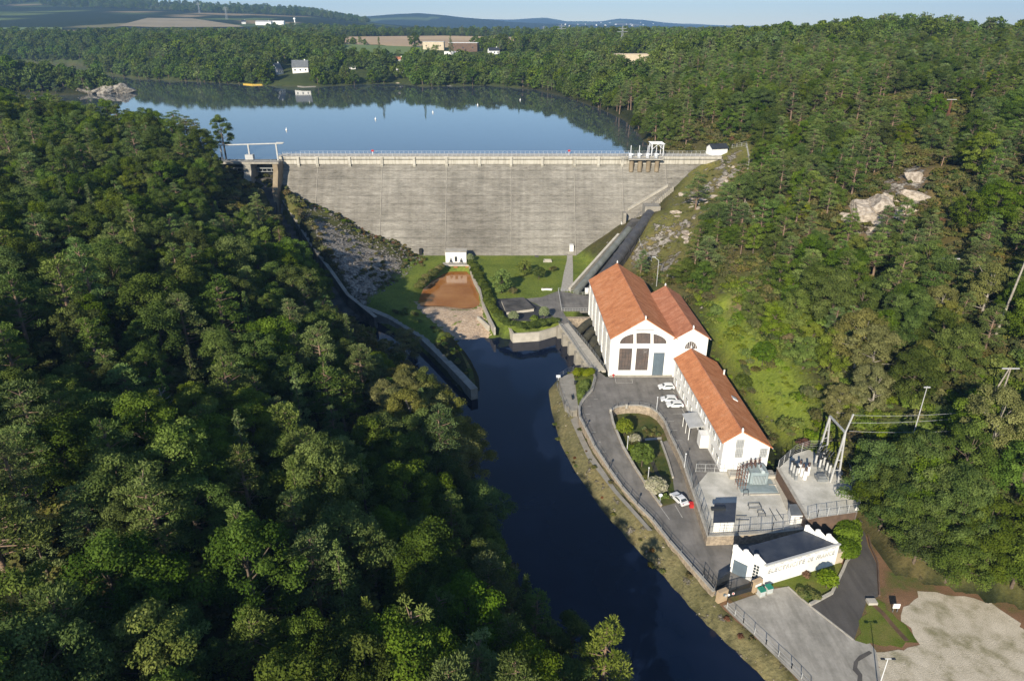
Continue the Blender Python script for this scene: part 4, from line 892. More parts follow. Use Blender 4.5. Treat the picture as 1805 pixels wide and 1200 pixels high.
word('ELECTRICITE', .6, 8.2); word('DE', 8.95, 9.95); word('FRANCE', 10.7, 14.6)
mb = MB()
for k in range(8): a = .9+k*(LEN-1.8)/7.4; mb.hexa([LP(a, -.09, 2.36), LP(a+.95, -.09, 2.36), LP(a+.95, .02, 2.36), LP(a, .02, 2.36)], [LP(a, -.09, 2.46), LP(a+.95, -.09, 2.46), LP(a+.95, .02, 2.46), LP(a, .02, 2.46)])
each(mb, 'vent_slot', M['light_grey'], lodge)
def LSide(b0, b1, z0, z1, m, nm, t=.05): return MB().hexa([LQ(-t, b0, z0), LQ(.1, b0, z0), LQ(.1, b1, z0), LQ(-t, b1, z0)], [LQ(-t, b0, z1), LQ(.1, b0, z1), LQ(.1, b1, z1), LQ(-t, b1, z1)]).build(nm, M[m], lodge)
LSide(2.9, 5.3, LOW, 1.1, 'blue_grey', 'door', .06)
for i in range(2):
    for k in range(5): LSide(1.0+i*.5, 1.38+i*.5, -.9+k*.62, -.42+k*.62, 'glass', 'window_pane')
p = LP(LEN+.8, 1.5, 0); MB().box((p[0]+.6, p[1]+.3, -.6), (2.2, 2.6, 2.6), math.atan2(U.y, U.x)).build('side_store', M['tan_plaster'], lodge)
# gate
GL, GR = Vector(g(1271, 1058, LOW)), Vector(g(1332, 1040, LOW)); gu = (GR-GL).normalized(); ga = math.atan2(gu.y, gu.x)
gp = thing('entrance_gate', (GL.x, GL.y, LOW), 'dark metal sliding gate between two beige pillars, closed', 'gate')
for c, w_ in ((GL, 1.9), (GR, 1.8)):
    q = MB().box((c.x, c.y, LOW+1.15), (w_, .7, 2.3), ga+.12).build('pillar', M['beige_pillar'], gp)
MB().box((GR.x+.1, GR.y-.42, LOW+1.6), (1.3, .05, .5), ga+.12).build('name_plate', M['white_paint'], gp)
for dx, dz, m in ((.2, 1.7, 'blue_grey'), (.5, 1.5, 'light_grey')): MB().box((GL.x+dx, GL.y-.42, LOW+dz), (.4, .05, .5), ga+.12).build('notice', M[m], gp)
ml = Vector(GL)+gu*1.0; mr = Vector(GR)-gu*.95; mb = MB(); bar = MB()
for i in range(2):
    a = ml.lerp(mr, i*.36 if i == 0 else .36); b = ml.lerp(mr, .36 if i == 0 else 1); 
    for zz in (.2, 1.0, 2.1): bar.tube((a.x, a.y, LOW+zz), (b.x, b.y, LOW+zz), .06, n=4)
    for p in (a, b): bar.box((p.x, p.y, LOW+1.1), (.12, .12, 2.1), ga)
    k = int((b-a).length/.16)
    for j in range(k): p = a.lerp(b, (j+.5)/k); bar.box((p.x, p.y, LOW+1.15), (.04, .04, 1.9), ga)
    c = a.lerp(b, .5); mb.box((c.x, c.y, LOW+.6), ((b-a).length, .04, .8), ga)
bar.build('bars', M['dark_metal'], gp); mb.build('lower_panel', M['dark_metal'], gp)
for t, m in ((.06, 'white_paint'), (.25, 'white_paint')): p = ml.lerp(mr, t); MB().tube((p.x, p.y-.06, LOW+.9), (p.x, p.y-.1, LOW+.9), .24, n=14).build('round_sign', M[m], gp)
p = ml.lerp(mr, .25); MB().tube((p.x, p.y-.1, LOW+.9), (p.x, p.y-.12, LOW+.9), .16, n=14).build('round_sign', M['red'], gp)
pn = [g(1262, 1040, LOW), g(1284, 1026, LOW)]; tag(MB().wall(pn, .12, 0, 2.2).wall([(p[0], p[1], p[2]) for p in pn], .2, 2.2, 2.3).build('screen_panel', M['dark_metal']), 'solid dark screen panel standing behind the gate pillar by the river', 'panel')
for i, (px, py) in enumerate(((1341, 1048), (1354, 1043))):
    c = Vector(g(px, py, LOW)); b = thing('recycling_bin', (c.x, c.y, LOW), 'pale recycling bin with a green lid, ' + ('beside the gate pillar' if i == 0 else 'the one farther from the gate pillar'), 'bin', 'two green-lidded bins outside the gate')
    MB().box((c.x, c.y, LOW+.62), (1.05, .95, 1.1), ga).build('body', M['bin_grey'], b, bevel=.05)
    MB().box((c.x, c.y, LOW+1.24), (1.12, 1.05, .14), ga, tilt=.12).build('lid', M['teal'], b, bevel=.04)
    MB().box((c.x, c.y, LOW+.04), (1.3, 1.2, .08), ga).build('skid', M['concrete_pale'], b)
# ================================================================ fences
def fence(pts, h, label, sp=2.5, m='grey_metal', bars=(1, .5, .05), name='fence', mesh_=0, grp=None):
    o = thing(name, tuple(pts[0]), label, 'fence', grp); mb = MB(); ps = MB()
    for a, b in zip(pts[:-1], pts[1:]):
        a = Vector(a); b = Vector(b); L = (b-a).length; k = max(1, round(L/sp))
        for t in bars: mb.tube((a.x, a.y, a.z+h*t), (b.x, b.y, b.z+h*t), .03, n=4)
        if mesh_:
            kk = int(L/mesh_)
            for i in range(kk): p = a.lerp(b, (i+.5)/kk); mb.box((p.x, p.y, p.z+h*.5), (.022, .022, h*.95))
        for i in range(k+1): p = a.lerp(b, i/k); ps.box((p.x, p.y, p.z+h/2), (.09, .09, h))
    mb.build('rails', M[m], o); each(ps, 'post', M[m], o) if len(ps.f)//6 <= 90 else ps.build('posts', M[m], o); return o
Z0 = lambda pts, z=0: [g(a, b, z) for a, b in pts]
fence([(p[0], p[1], p[2]+.55) for p in BT], .9, 'tubular handrail on top of the curved riverside parapet', 3)
fence([gz(*p) for p in [(1049, 650), (1020, 650), (1000, 655), (985, 665), (981, 674), (984, 690), (994, 712), (1003, 735)]], 1.1, 'blue-grey railing round the riverside terrace beside the hall', 2)
fence([(p[0], p[1], .4) for p in LT], .9, 'thin handrail round the horseshoe wall of the garden', 2.5)
fence([(p[0], p[1], .3) for p in [(LT[10][0], LT[10][1], 0)]+YW], 2.2, 'tall mesh fence on the stone wall round the transformer yard', 2.4, mesh_=.35)
fence([(46.2, 118, 0), (38.5, 118.4, 0)][::-1], 2.0, 'tall grey gate fence between the office wing and the yard corner', 1.9, 'light_grey', mesh_=.3)
fence(Z0([(1281, 1071), (1310, 1098), (1350, 1136), (1395, 1178), (1430, 1215)], LOW), 1.2, 'pale green railing along the forecourt above the river bank', 2.2, 'light_grey')
fence(Z0([(1240, 1010), (1262, 1042), (1288, 1036)], LOW), 1.4, 'thin railing just inside the entrance gate', 1.6, 'dark_metal')
# ================================================================ upper yard with the line gantry
UZ = 2.4
UY = [(p[0], p[1]) for p in [g(a, b, UZ) for a, b in [(1371, 826), (1400, 800), (1425, 792), (1462, 792), (1492, 830), (1510, 880), (1512, 902), (1440, 912), (1424, 916)]]]
struct('upper_yard', MB().prism(UY, LOW-1, UZ), 'brick_brown'); sheet('upper_yard_ground', UY, UZ+.012, 'gravel_pale', 2)
wallthing('upper_yard_wall', [(UY[0][0], UY[0][1], UZ), (UY[-1][0], UY[-1][1], UZ)], .5, -3, .25, 'brick_brown', 'brown retaining wall dividing the lower and upper transformer yards', 'wall', 'cap_stone')
fence([(UY[i][0], UY[i][1], UZ) for i in (0, 1, 2, 3, 4, 5, 6)], 2.2, 'grey bar fence round the upper yard below the wood', 2.4, 'light_grey', (1, .8, .6, .4, .2))
fence([(UY[i][0], UY[i][1], UZ) for i in (6, 7, 8)], 2.0, 'mesh fence at the near edge of the upper yard', 2.2, 'light_grey', mesh_=.3)
gn = thing('line_gantry', (*g(1450, 820, UZ)[:2], UZ), 'tall grey A-frame steel gantry where the power lines come in', 'gantry')
def bm_(mb, p, q, r=.17): mb.tube(p, q, r, n=4, sm=False)
tops = [gy(1463, 733, g(1445, 808, UZ)[1]+.8), gy(1490, 762, g(1470, 846, UZ)[1]+1.2)]
legs = []
for (l0, l1), tp_ in zip((((1440, 806), (1457, 800)), ((1463, 850), (1477, 850))), tops):
    a = Vector(g(*l0, UZ)); b = Vector(g(*l1, UZ)); tpv = Vector(tp_); mb = MB(); bm_(mb, a, tpv, .2); bm_(mb, b, tpv, .2)
    for t in (.25, .45, .65): bm_(mb, a.lerp(tpv, t), b.lerp(tpv, t), .1)
    mb.build('a_frame', M['light_grey'], gn); legs.append(tpv)
mb = MB(); bm_(mb, legs[0], legs[1], .22); bm_(mb, legs[1], legs[1]+Vector((.9, .3, 4.0)), .16); mb.build('crossbeam', M['light_grey'], gn)
def insulator(mb, c, h, r=.18, n=7):
    prof = []
    for i in range(n): z = h*i/n; prof += [(r*.55, z), (r, z+h/n*.4), (r*.55, z+h/n*.8)]
    mb.lathe(c, prof+[(r*.5, h)], 8)
k = 0
for px, py, dark in ((1393, 835, 0), (1397, 840, 0), (1402, 845, 0), (1443, 830, 0), (1450, 826, 0), (1455, 835, 0), (1460, 840, 0), (1448, 818, 0), (1436, 822, 0)):
    c = g(px, py, UZ); k += 1; o = thing('line_insulator', c, 'grey ribbed insulator column in the upper switch yard', 'insulator', 'ribbed insulator columns in the upper switch yard')
    mb = MB(); mb.box((c[0], c[1], UZ+.5), (.5, .5, 1.0)); mb.build('plinth', M['grey_metal'], o); mb = MB(); insulator(mb, (c[0], c[1], UZ+1), 1.9, .3); mb.build('insulator', M['light_grey'], o)
    MB().box((c[0], c[1], UZ+3.05), (.7, .35, .3)).build('terminal', M['dark_metal'], o)
for px, py in ((1408, 832), (1413, 838), (1418, 844), (1423, 836)):
    c = g(px, py, UZ); o = thing('breaker_tank', c, 'white cylindrical tank with a dark bushing in the upper switch yard', 'tank', 'white breaker tanks in the upper switch yard')
    MB().tube((c[0], c[1], UZ), (c[0], c[1], UZ+2.0), .42, n=12).build('tank', M['white_paint'], o); mb = MB(); insulator(mb, (c[0], c[1], UZ+2.0), .9, .24); mb.build('bushing', M['porcelain'], o)
tag(MB().box((*g(1447, 845, UZ)[:2], UZ+.35), (2.0, 1.6, .7)).box((*g(1447, 845, UZ)[:2], UZ+.9), (1.4, 1.0, .5)).build('switch_cabinet', M['grey_metal']), 'low grey cabinet among the insulators of the upper yard', 'cabinet')
sw = MB()
for i in range(6): c = g(1437+i*4, 812+i*3, UZ); sw.tube((c[0], c[1], UZ+2.6), (c[0]+.9, c[1]+.3, UZ+4.2), .09); sw.box((c[0], c[1], UZ+1.4), (.14, .14, 2.8)); 
sw.tube((*g(1436, 812, UZ)[:2], UZ+2.7), (*g(1459, 828, UZ)[:2], UZ+2.7), .1); tag(sw.build('disconnector', M['dark_metal']), 'dark disconnector arms on posts at the foot of the gantry', 'switch')
# transformer
tf = thing('transformer', (*g(1330, 850, 0)[:2], 0), 'pale blue-grey power transformer with cooling fins in the gravel yard', 'transformer')
tc = g(1337, 858, 0); MB().box((tc[0]+.1, tc[1]+2.2, 1.6), (3.6, 3.2, 2.8)).build('tank', M['transformer'], tf, bevel=.08)
mb = MB()
for i in range(12): mb.box((tc[0]-2.3+.0, tc[1]+.9+i*.24, 1.6), (.9, .09, 2.3)); 
for i in range(9): mb.box((tc[0]-1.2+i*.3, tc[1]+.35, 1.5), (.09, .5, 2.0))
mb.build('cooling_fin', M['transformer_pale'], tf); MB().tube((tc[0]+.6, tc[1]+.4, 3.3), (tc[0]+.6, tc[1]+2.7, 3.3), .4, n=12).build('conservator', M['transformer_pale'], tf)
for i in range(3):
    mb = MB(); insulator(mb, (tc[0]-1.1+i*.9, tc[1]+3.2, 3.0), 1.5, .22); mb.build('bushing', M['porcelain'], tf)
MB().box((tc[0]-.4, tc[1]+1.4, .08), (7.4, 6.6, .16)).build('oil_tray', M['transformer'], tf)
bs = thing('busbar_frame', (*g(1305, 868, 0)[:2], 0), 'red-brown steel busbar lattice standing beside the transformer', 'frame')
bc = g(1308, 862, 0); mb = MB()
for i in range(4):
    for j in range(2): mb.box((bc[0]-1+i*.55, bc[1]+j*1.5, 2.2), (.07, .07, 4.4))
for zz in (1.0, 1.9, 2.8, 3.6, 4.3):
    for j in range(2): mb.tube((bc[0]-1.1, bc[1]+j*1.5, zz), (bc[0]+.8, bc[1]+j*1.5, zz), .04, n=4)
    mb.tube((bc[0]-1, bc[1], zz), (bc[0]-1, bc[1]+1.5, zz), .04, n=4); mb.tube((bc[0]+.65, bc[1], zz), (bc[0]+.65, bc[1]+1.5, zz), .04, n=4)
for j in range(3): mb.tube((bc[0]-1, bc[1]+.2+j*.6, 4.3), (tc[0]+1.0, tc[1]+3+j*.3, 4.6), .05, n=4)
mb.build('lattice', M['rust'], bs)
for i in range(5):
    mb = MB(); insulator(mb, (bc[0]+.4+i*.9, bc[1]+2.4+(i % 2)*.3, 3.4), .9, .16); mb.build('insulator', M['porcelain'], bs)
def shed(name, q, h, m_roof, label, over=.25):
    c = g(*q[0], 0); o = thing(name, (c[0], c[1], 0), label, 'shed'); P_ = [g(a, b, 0)[:2] for a, b in q]
    MB().prism(P_, 0, h).build('wall', M['white_paint'], o); cx = sum(p[0] for p in P_)/4; cy = sum(p[1] for p in P_)/4
    R2 = [(cx+(x-cx)*1.1, cy+(y-cy)*1.1) for x, y in P_]; MB().prism(R2, h+.002, lambda x, y: h+.12+(y-cy)*.06).build('roof', M[m_roof], o); return o, P_
s1, P_ = shed('yard_shed', [(1256, 937), (1291, 936), (1293, 906), (1258, 907)], 2.3, 'dark_roof', 'white prefabricated shed with a dark sheet roof in the corner of the transformer yard')
x0, y0 = P_[0]; x1 = P_[1][0]; mb = MB(); 
for i in range(4): mb.box((x0+(x1-x0)*(i)/3, y0-.04, 1.1), (.08, .08, 2.2))
mb.build('panel_joint', M['light_grey'], s1); mb = MB(); mb.box((x0+1.6, y0+3.3, 2.75), (2.6, .7, .5)); mb.build('roof_unit', M['dark_metal'], s1)
s2, P_ = shed('yard_shed', [(1392, 924), (1416, 924), (1413, 906), (1388, 907)], 2.2, 'grey_slate', 'small white shed with a flat grey roof at the foot of the brown retaining wall')
MB().box((P_[1][0]-.6, P_[1][1]-.02, 1.6), (.7, .1, .25)).build('vent', M['dark_metal'], s2)
cwy = Z0([(1366, 838), (1392, 900)]); wallthing('cable_trough', [(p[0], p[1], 0) for p in cwy], 1.1, 0, .25, 'concrete_pale', 'pale concrete cable trough running along the transformer yard', 'trough')
pr = thing('pipe_rails', (*g(1330, 892, 0)[:2], 0), 'low black tubular frames on the gravel of the yard', 'frame'); mb = MB()
for q in ([(1320, 899), (1318, 891), (1338, 890), (1342, 898)], [(1336, 911), (1335, 903), (1344, 902), (1349, 910)], [(1310, 874), (1310, 867), (1318, 866), (1319, 873)]): mb.path([(*g(a, b, 0)[:2], .5) for a, b in q+[q[0]]], .05, 4); [mb.tube(g(a, b, 0), (*g(a, b, 0)[:2], .5), .05, n=4) for a, b in q]
for q in ([(1356, 898), (1368, 919)], [(1368, 900), (1380, 918)], [(1297, 911), (1316, 911)], [(1297, 918), (1320, 918)]): mb.path([(*g(a, b, 0)[:2], .3) for a, b in q], .05, 4)
mb.build('frame', M['dark_metal'], pr)
bl = thing('transformer_bund', (*g(1365, 870, 0)[:2], 0), 'low pale kerb enclosing the oil tray beside the transformer', 'kerb'); mb = MB(); mb.wall([(*g(a, b, 0)[:2], 0) for a, b in [(1322, 872), (1380, 871), (1368, 855), (1355, 855)]], .25, 0, .22); mb.build('kerb', M['concrete_pale'], bl)
sgn = g(1510, 902, UZ); o = thing('notice_board', (sgn[0], sgn[1], LOW), 'small white notice board at the end of the upper yard fence', 'sign'); MB().tube((sgn[0], sgn[1], LOW), (sgn[0], sgn[1], UZ+1), .07).build('post', M['grey_metal'], o); MB().box((sgn[0], sgn[1]-.1, UZ+.9), (1.0, .08, .8)).build('board', M['white_paint'], o)
# info sign on dirt lot, pillar, grass ditch
c = g(1577, 1078, LOW); o = thing('information_board', (c[0], c[1], LOW), 'white information panel on the grass by the dirt parking lot', 'sign'); MB().box((c[0]-.35, c[1], LOW+.7), (.09, .09, 1.4)).box((c[0]+.35, c[1], LOW+.7), (.09, .09, 1.4)).build('leg', M['grey_metal'], o); MB().box((c[0], c[1]-.02, LOW+1.3), (1.1, .12, .9)).build('panel', M['white_paint'], o)
c = g(1577, 1078, LOW)
dtc = Z0([(1541, 1066), (1556, 1080), (1576, 1104), (1599, 1129)], LOW+.05); tag(MB().wall(dtc, .8, 0, .02).build('drain_ditch', M['soil']), 'narrow brown ditch cut diagonally across the grass triangle', 'ditch')
tag(MB().box((*g(1536, 1062, LOW)[:2], LOW+.25), (1.5, 1.1, .5)).build('manhole_block', M['concrete_pale']), 'pale concrete block at the head of the brown ditch', 'block')
# ================================================================ vegetation meshes
def cards(C, R, sq, n, size, rng, tone, asp=1.0, up=.25, jit=.9, shell=.55, needle=False):
    """leaf quads round clump centres C (k,3), radii R (k,), squash sq; returns V,F,tone"""
    k = len(C); ci = rng.integers(0, k, n) if not isinstance(n, np.ndarray) else n; n = len(ci)
    d = rng.normal(size=(n, 3)); d /= np.linalg.norm(d, axis=1)[:, None]; d[:, 2] = np.where(d[:, 2] < -.35, -d[:, 2], d[:, 2])
    r = (shell+(1-shell)*rng.random(n))[:, None]; P = C[ci]+d*r*R[ci][:, None]*np.array([1, 1, sq])
    nr = d*1.0+rng.normal(size=(n, 3))*jit*.6+np.array([0, 0, up]); nr /= np.linalg.norm(nr, axis=1)[:, None]
    t = np.cross(nr, rng.normal(size=(n, 3))); t /= np.linalg.norm(t, axis=1)[:, None]+1e-9; b = np.cross(nr, t)
    s = size*(.6+.8*rng.random(n))[:, None]
    if needle: t2 = d+rng.normal(size=(n, 3))*.45+np.array([0, 0, .3]); t2 /= np.linalg.norm(t2, axis=1)[:, None]; b = np.cross(t2, nr); b /= np.linalg.norm(b, axis=1)[:, None]+1e-9; t = t2
    V = np.stack([P-t*s, P-b*s*asp, P+t*s, P+b*s*asp], 1).reshape(-1, 3); F = np.arange(4*n).reshape(n, 4)
    tn = np.repeat(np.clip(tone[ci]+rng.normal(size=n)*.12, 0, 1), 4); return V, F, tn
def tubes_np(segs, n=5):
    V = []; F = []; o = 0
    for p, q, r1, r2 in segs:
        p = np.array(p, float); q = np.array(q, float); d = q-p; L = np.linalg.norm(d)
        if L < 1e-6: continue
        d /= L; u = np.cross(d, (0, 0, 1) if abs(d[2]) < .9 else (1, 0, 0)); u /= np.linalg.norm(u); v = np.cross(d, u)
        a = np.arange(n)*2*np.pi/n; ring = np.cos(a)[:, None]*u+np.sin(a)[:, None]*v
        V += [p+ring*r1, q+ring*r2]; i = np.arange(n); F.append(np.stack([o+i, o+(i+1) % n, o+n+(i+1) % n, o+n+i], 1)); o += 2*n
    return np.concatenate(V), np.concatenate(F)
PROTO = {}; NMAX = {'broad': 24000, 'pine': 20000, 'spire': 15000, 'shrub': 1600, 'dome': 9000}
def add_tone(me, tn): a = me.attributes.new('tone', 'FLOAT', 'POINT'); a.data.foreach_set('value', np.asarray(tn, np.float32))
def make_tree(key, kind, seed, H, W, leafm, barkm='bark', dens=1.0, leaf=.17):
    rng = np.random.default_rng(seed); segs = []; C = []; R = []; TN = []
    if kind == 'broad':
        t0 = H*.36; lean = rng.normal(size=2)*.3; segs += [((0, 0, -1), (lean[0]*.5, lean[1]*.5, t0), W*.036+.05, W*.027+.04), ((lean[0]*.5, lean[1]*.5, t0), (lean[0], lean[1], H*.7), W*.027+.04, .08)]
        k = int(44+rng.integers(0, 12)); lob = rng.normal(size=(4, 2))*W*.2
        for i in range(k):
            z = H*(.22+.74*(i+.5)/k); tt = (z/H-.22)/.78; wr = W*.5*(math.sin(math.pi*min(1, .18+tt*.82))**.6)*(.85+.3*rng.random()); a = i*2.4+rng.random()*.9
            rr = wr*(.55+.45*rng.random()) if tt < .85 else wr*rng.random()*.8; o = lob[i % 4]*(1-tt*.6)
            c = np.array([math.cos(a)*rr+o[0]*.5+lean[0], math.sin(a)*rr+o[1]*.5+lean[1], z+rng.normal()*H*.03]); C.append(c); R.append(W*(.11+.09*rng.random())); TN.append(rng.random()*.75+.1)
            if i % 3 == 0: segs.append(((lean[0]*.7, lean[1]*.7, min(z*.75, H*.6)), c, .09, .03))
        sq = .78; asp = .62; nd = False
    elif kind == 'pine':
        lean = rng.normal(size=2)*.5; segs += [((0, 0, -1), (lean[0]*.6, lean[1]*.6, H*.55), .30, .22), ((lean[0]*.6, lean[1]*.6, H*.55), (lean[0], lean[1], H*.95), .22, .07)]
        k = int(36+rng.integers(0, 10))
        for i in range(k):
            tt = (i+.5)/k; z = H*(.34+.62*tt); a = i*2.4+rng.random()*1.2; rr = W*.5*(1-.68*tt)*(.4+.65*rng.random())
            c = np.array([lean[0]*.9+math.cos(a)*rr, lean[1]*.9+math.sin(a)*rr, z+rng.normal()*.3]); C.append(c); R.append(W*(.12+.07*rng.random())*(1-.2*tt)); TN.append(rng.random()*.8+.1)
            segs.append(((lean[0]*.8, lean[1]*.8, z-.7), c-np.array([0, 0, .2]), .08, .03))
        for i in range(3): a = rng.random()*6.3; segs.append(((lean[0]*.4, lean[1]*.4, H*(.3+.07*i)), (math.cos(a)*1.3, math.sin(a)*1.3, H*(.33+.07*i)), .05, .02))
        sq = .55; asp = .34; nd = True
    elif kind == 'spire':                                   # tall ragged conifer
        segs += [((0, 0, -1), (0, 0, H*.97), .26, .04)]; k = 44
        for i in range(k):
            tt = (i+.5)/k; z = H*(.16+.82*tt); a = i*2.4+rng.random(); rr = W*.5*(1-tt)**.75*(.35+.65*rng.random()); C.append(np.array([math.cos(a)*rr, math.sin(a)*rr, z])); R.append(W*(.10+.07*rng.random())*(1-.5*tt)+.12); TN.append(rng.random()*.8+.1)
        sq = .85; asp = .4; nd = True
    elif kind == 'shrub':
        k = 9; segs += [((0, 0, -.3), (0, 0, H*.5), .07, .04)]
        for i in range(k): a = i*2.4; rr = W*.34*math.sqrt(i/k); C.append(np.array([math.cos(a)*rr, math.sin(a)*rr, H*(.35+.3*rng.random())*(1-.3*i/k)])); R.append(W*(.2+.1*rng.random())); TN.append(rng.random())
        sq = .8; asp = .62; nd = False
    elif kind == 'dome':                                    # dense clipped or round crown
        k = 40; segs += [((0, 0, -.3), (0, 0, H*.5), .12, .06)]
        for i in range(k):
            z = 1-(i+.5)/k*1.35; q = math.sqrt(max(0, 1-z*z)); a = i*2.4; C.append(np.array([math.cos(a)*q*W*.38, math.sin(a)*q*W*.38, H*.52+z*H*.38])); R.append(W*.13); TN.append(rng.random()*.6+.2)
        sq = 1; asp = .62; nd = False
    C = np.array(C); R = np.array(R); TN = np.array(TN); area = (R**2).sum()
    n = int(area*sq**.5*dens*9.0/leaf**2*.5); n = min(max(n, 300), NMAX.get(kind, 6000) if leaf < .5 else 2200); w_ = R**2/area; ci = rng.choice(len(C), n, p=w_)
    V, F, tn = cards(C, R, sq, ci, leaf, rng, TN, asp, .3 if kind != 'pine' else .55, needle=nd, shell=.45)
    tv, tf_ = tubes_np(segs)
    crown = mesh_np(key+'_crown', V, F, [M[leafm]]); add_tone(crown, tn); trunk = mesh_np(key+'_trunk', tv, tf_, [M[barkm]], smooth=True)
    both = mesh_np(key+'_tree', np.concatenate([V, tv]), np.concatenate([F, tf_+len(V)]), [M[leafm], M[barkm]], np.concatenate([np.zeros(len(F), int), np.ones(len(tf_), int)])); add_tone(both, np.concatenate([tn, np.zeros(len(tv))]))
    PROTO[key] = (crown, trunk, both, H)
OAKS, PINES, SPIRES, OLIVES, LITE, LPINE, SHRUBS = [], [], [], [], [], [], []
for i in range(8): k = f'oak{i}'; make_tree(k, 'broad', 10+i, 9.5+(i % 3)*1.3, 7.2+(i % 2)*1.6, 'leaf_oak', leaf=.135); OAKS.append(k)
for i in range(5): k = f'pin{i}'; make_tree(k, 'pine', 30+i, 12.0+(i % 3)*1.3, 7.0+(i % 2)*1.0, 'leaf_pine', 'pine_bark', 1.15, .18); PINES.append(k)
for i in range(3): k = f'spi{i}'; make_tree(k, 'spire', 50+i, 12.5+i, 4.6, 'leaf_pine', 'bark', 1.1, .19); SPIRES.append(k)
for i in range(3): k = f'oli{i}'; make_tree(k, 'broad', 60+i, 10+i, 7.5, 'leaf_olive', 'pale_bark', 1.0, .13); OLIVES.append(k)
BRI = []
for i in range(3): k = f'bri{i}'; make_tree(k, 'broad', 70+i, 8.5+i, 7.0, 'leaf_bright', 'bark', 1.0, .13); BRI.append(k)
make_tree('pinb', 'pine', 39, 14, 7.5, 'leaf_bright', 'pine_bark', 1.15, .2)
for i in range(4): k = f'lit{i}'; make_tree(k, 'broad', 80+i, 10+i, 10.0, 'leaf_oak', 'bark', .8, .55); LITE.append(k)
for i in range(2): k = f'lpi{i}'; make_tree(k, 'pine', 90+i, 13, 9.0, 'leaf_pine', 'bark', .9, .55); LPINE.append(k)
for i in range(3): k = f'shr{i}'; make_tree(k, 'shrub', 100+i, 1.9, 3.0, 'leaf_scrub', 'bark', .9, .26); SHRUBS.append(k)
make_tree('shr3', 'shrub', 105, 1.8, 3.2, 'leaf_bright', 'bark', 1, .26); make_tree('shr4', 'shrub', 106, 1.5, 2.6, 'leaf_rust', 'bark', 1, .22)
make_tree('dome0', 'dome', 110, 3.0, 3.0, 'leaf_topiary', 'bark', 1.6, .12); make_tree('dome1', 'dome', 111, 5.2, 5.2, 'leaf_bright', 'bark', 1.5, .24); make_tree('dome2', 'dome', 112, 4.5, 4.6, 'leaf_oak', 'bark', 1.5, .22)
make_tree('flower0', 'dome', 113, 2.6, 4.2, 'leaf_flower', 'bark', 1.5, .16); make_tree('bright0', 'broad', 114, 6.5, 6.5, 'leaf_bright', 'bark', 1.1, .26)
def plant(name, key, x, y, z, s, label, cat, group=None, rz=None, sz=None):
    crown, trunk, both, H = PROTO[key]; o = thing(name, (x, y, z), label, cat, group, random.random()*6.28 if rz is None else rz); o.scale = (s*random.uniform(.9, 1.1), s*random.uniform(.9, 1.1), s*(sz or random.uniform(.88, 1.12)))
    for nm, me in (('crown', crown), ('trunk', trunk)): c = bpy.data.objects.new(nm, me); link(c); c.parent = o
    return o
# ---------------------------------------------------------------- stuff scattered by geometry nodes
SRC = {}
def scatter(name, pts, keys, label, kind='stuff', cat=None):
    """pts: (n, 6) x y z scale rot keyindex"""
    pts = np.asarray(pts, float)
    col = bpy.data.collections.new(name+'_source')
    for i, k in enumerate(keys): o = bpy.data.objects.new(f'{i:02d}_{name}', PROTO[k][2]); col.objects.link(o)
    me = bpy.data.meshes.new(name); me.vertices.add(len(pts)); me.vertices.foreach_set('co', pts[:, :3].astype(np.float32).ravel())
    for nm, c, ty in (('sc', 3, 'FLOAT'), ('ro', 4, 'FLOAT'), ('ki', 5, 'INT')):
        a = me.attributes.new(nm, ty, 'POINT'); a.data.foreach_set('value', pts[:, c].astype(np.int32 if ty == 'INT' else np.float32))
    o = link(bpy.data.objects.new(name, me)); o['kind'] = kind; o['label'] = label
    ng = bpy.data.node_groups.new(name, 'GeometryNodeTree'); ng.interface.new_socket('Geometry', in_out='INPUT', socket_type='NodeSocketGeometry'); ng.interface.new_socket('Geometry', in_out='OUTPUT', socket_type='NodeSocketGeometry')
    n = ng.nodes; L = ng.links; gi = n.new('NodeGroupInput'); go = n.new('NodeGroupOutput'); mp = n.new('GeometryNodeMeshToPoints'); ip = n.new('GeometryNodeInstanceOnPoints'); ci = n.new('GeometryNodeCollectionInfo')
    ci.inputs['Collection'].default_value = col; ci.inputs['Separate Children'].default_value = True; ci.inputs['Reset Children'].default_value = True
    def attr(nm, ty): a = n.new('GeometryNodeInputNamedAttribute'); a.data_type = ty; a.inputs['Name'].default_value = nm; return a.outputs['Attribute']
    cx = n.new('ShaderNodeCombineXYZ'); L.new(attr('ro', 'FLOAT'), cx.inputs[2])
    L.new(gi.outputs[0], mp.inputs[0]); L.new(mp.outputs[0], ip.inputs['Points']); L.new(ci.outputs[0], ip.inputs['Instance']); ip.inputs['Pick Instance'].default_value = True
    L.new(attr('ki', 'INT'), ip.inputs['Instance Index']); L.new(cx.outputs[0], ip.inputs['Rotation']); s3 = n.new('ShaderNodeCombineXYZ'); sc = attr('sc', 'FLOAT')
    for i in range(3): L.new(sc, s3.inputs[i])
    L.new(s3.outputs[0], ip.inputs['Scale']); L.new(ip.outputs[0], go.inputs[0]); md = o.modifiers.new('scatter', 'NODES'); md.node_group = ng; return o
def jgrid(x0, x1, y0, y1, sp, rng, amt=.42):
    a, b = np.meshgrid(np.arange(x0, x1, sp), np.arange(y0, y1, sp)); a = a.ravel()+rng.uniform(-amt, amt, a.size)*sp; b = b.ravel()+rng.uniform(-amt, amt, b.size)*sp; return a, b
def proj(x, y, z):
    dz = z-CAMZ; dep = y*CP-dz*SP_; up = y*SP_+dz*CP; return 902.5+FPX*x/np.maximum(dep, 1), 600-FPX*up/np.maximum(dep, 1), dep
def inframe(x, y, z, mx=140, my=160):
    px, py, dep = proj(x, y, z); return (dep > 10) & (px > -mx) & (px < 1805+mx) & (py > -my) & (py < 1200+my)
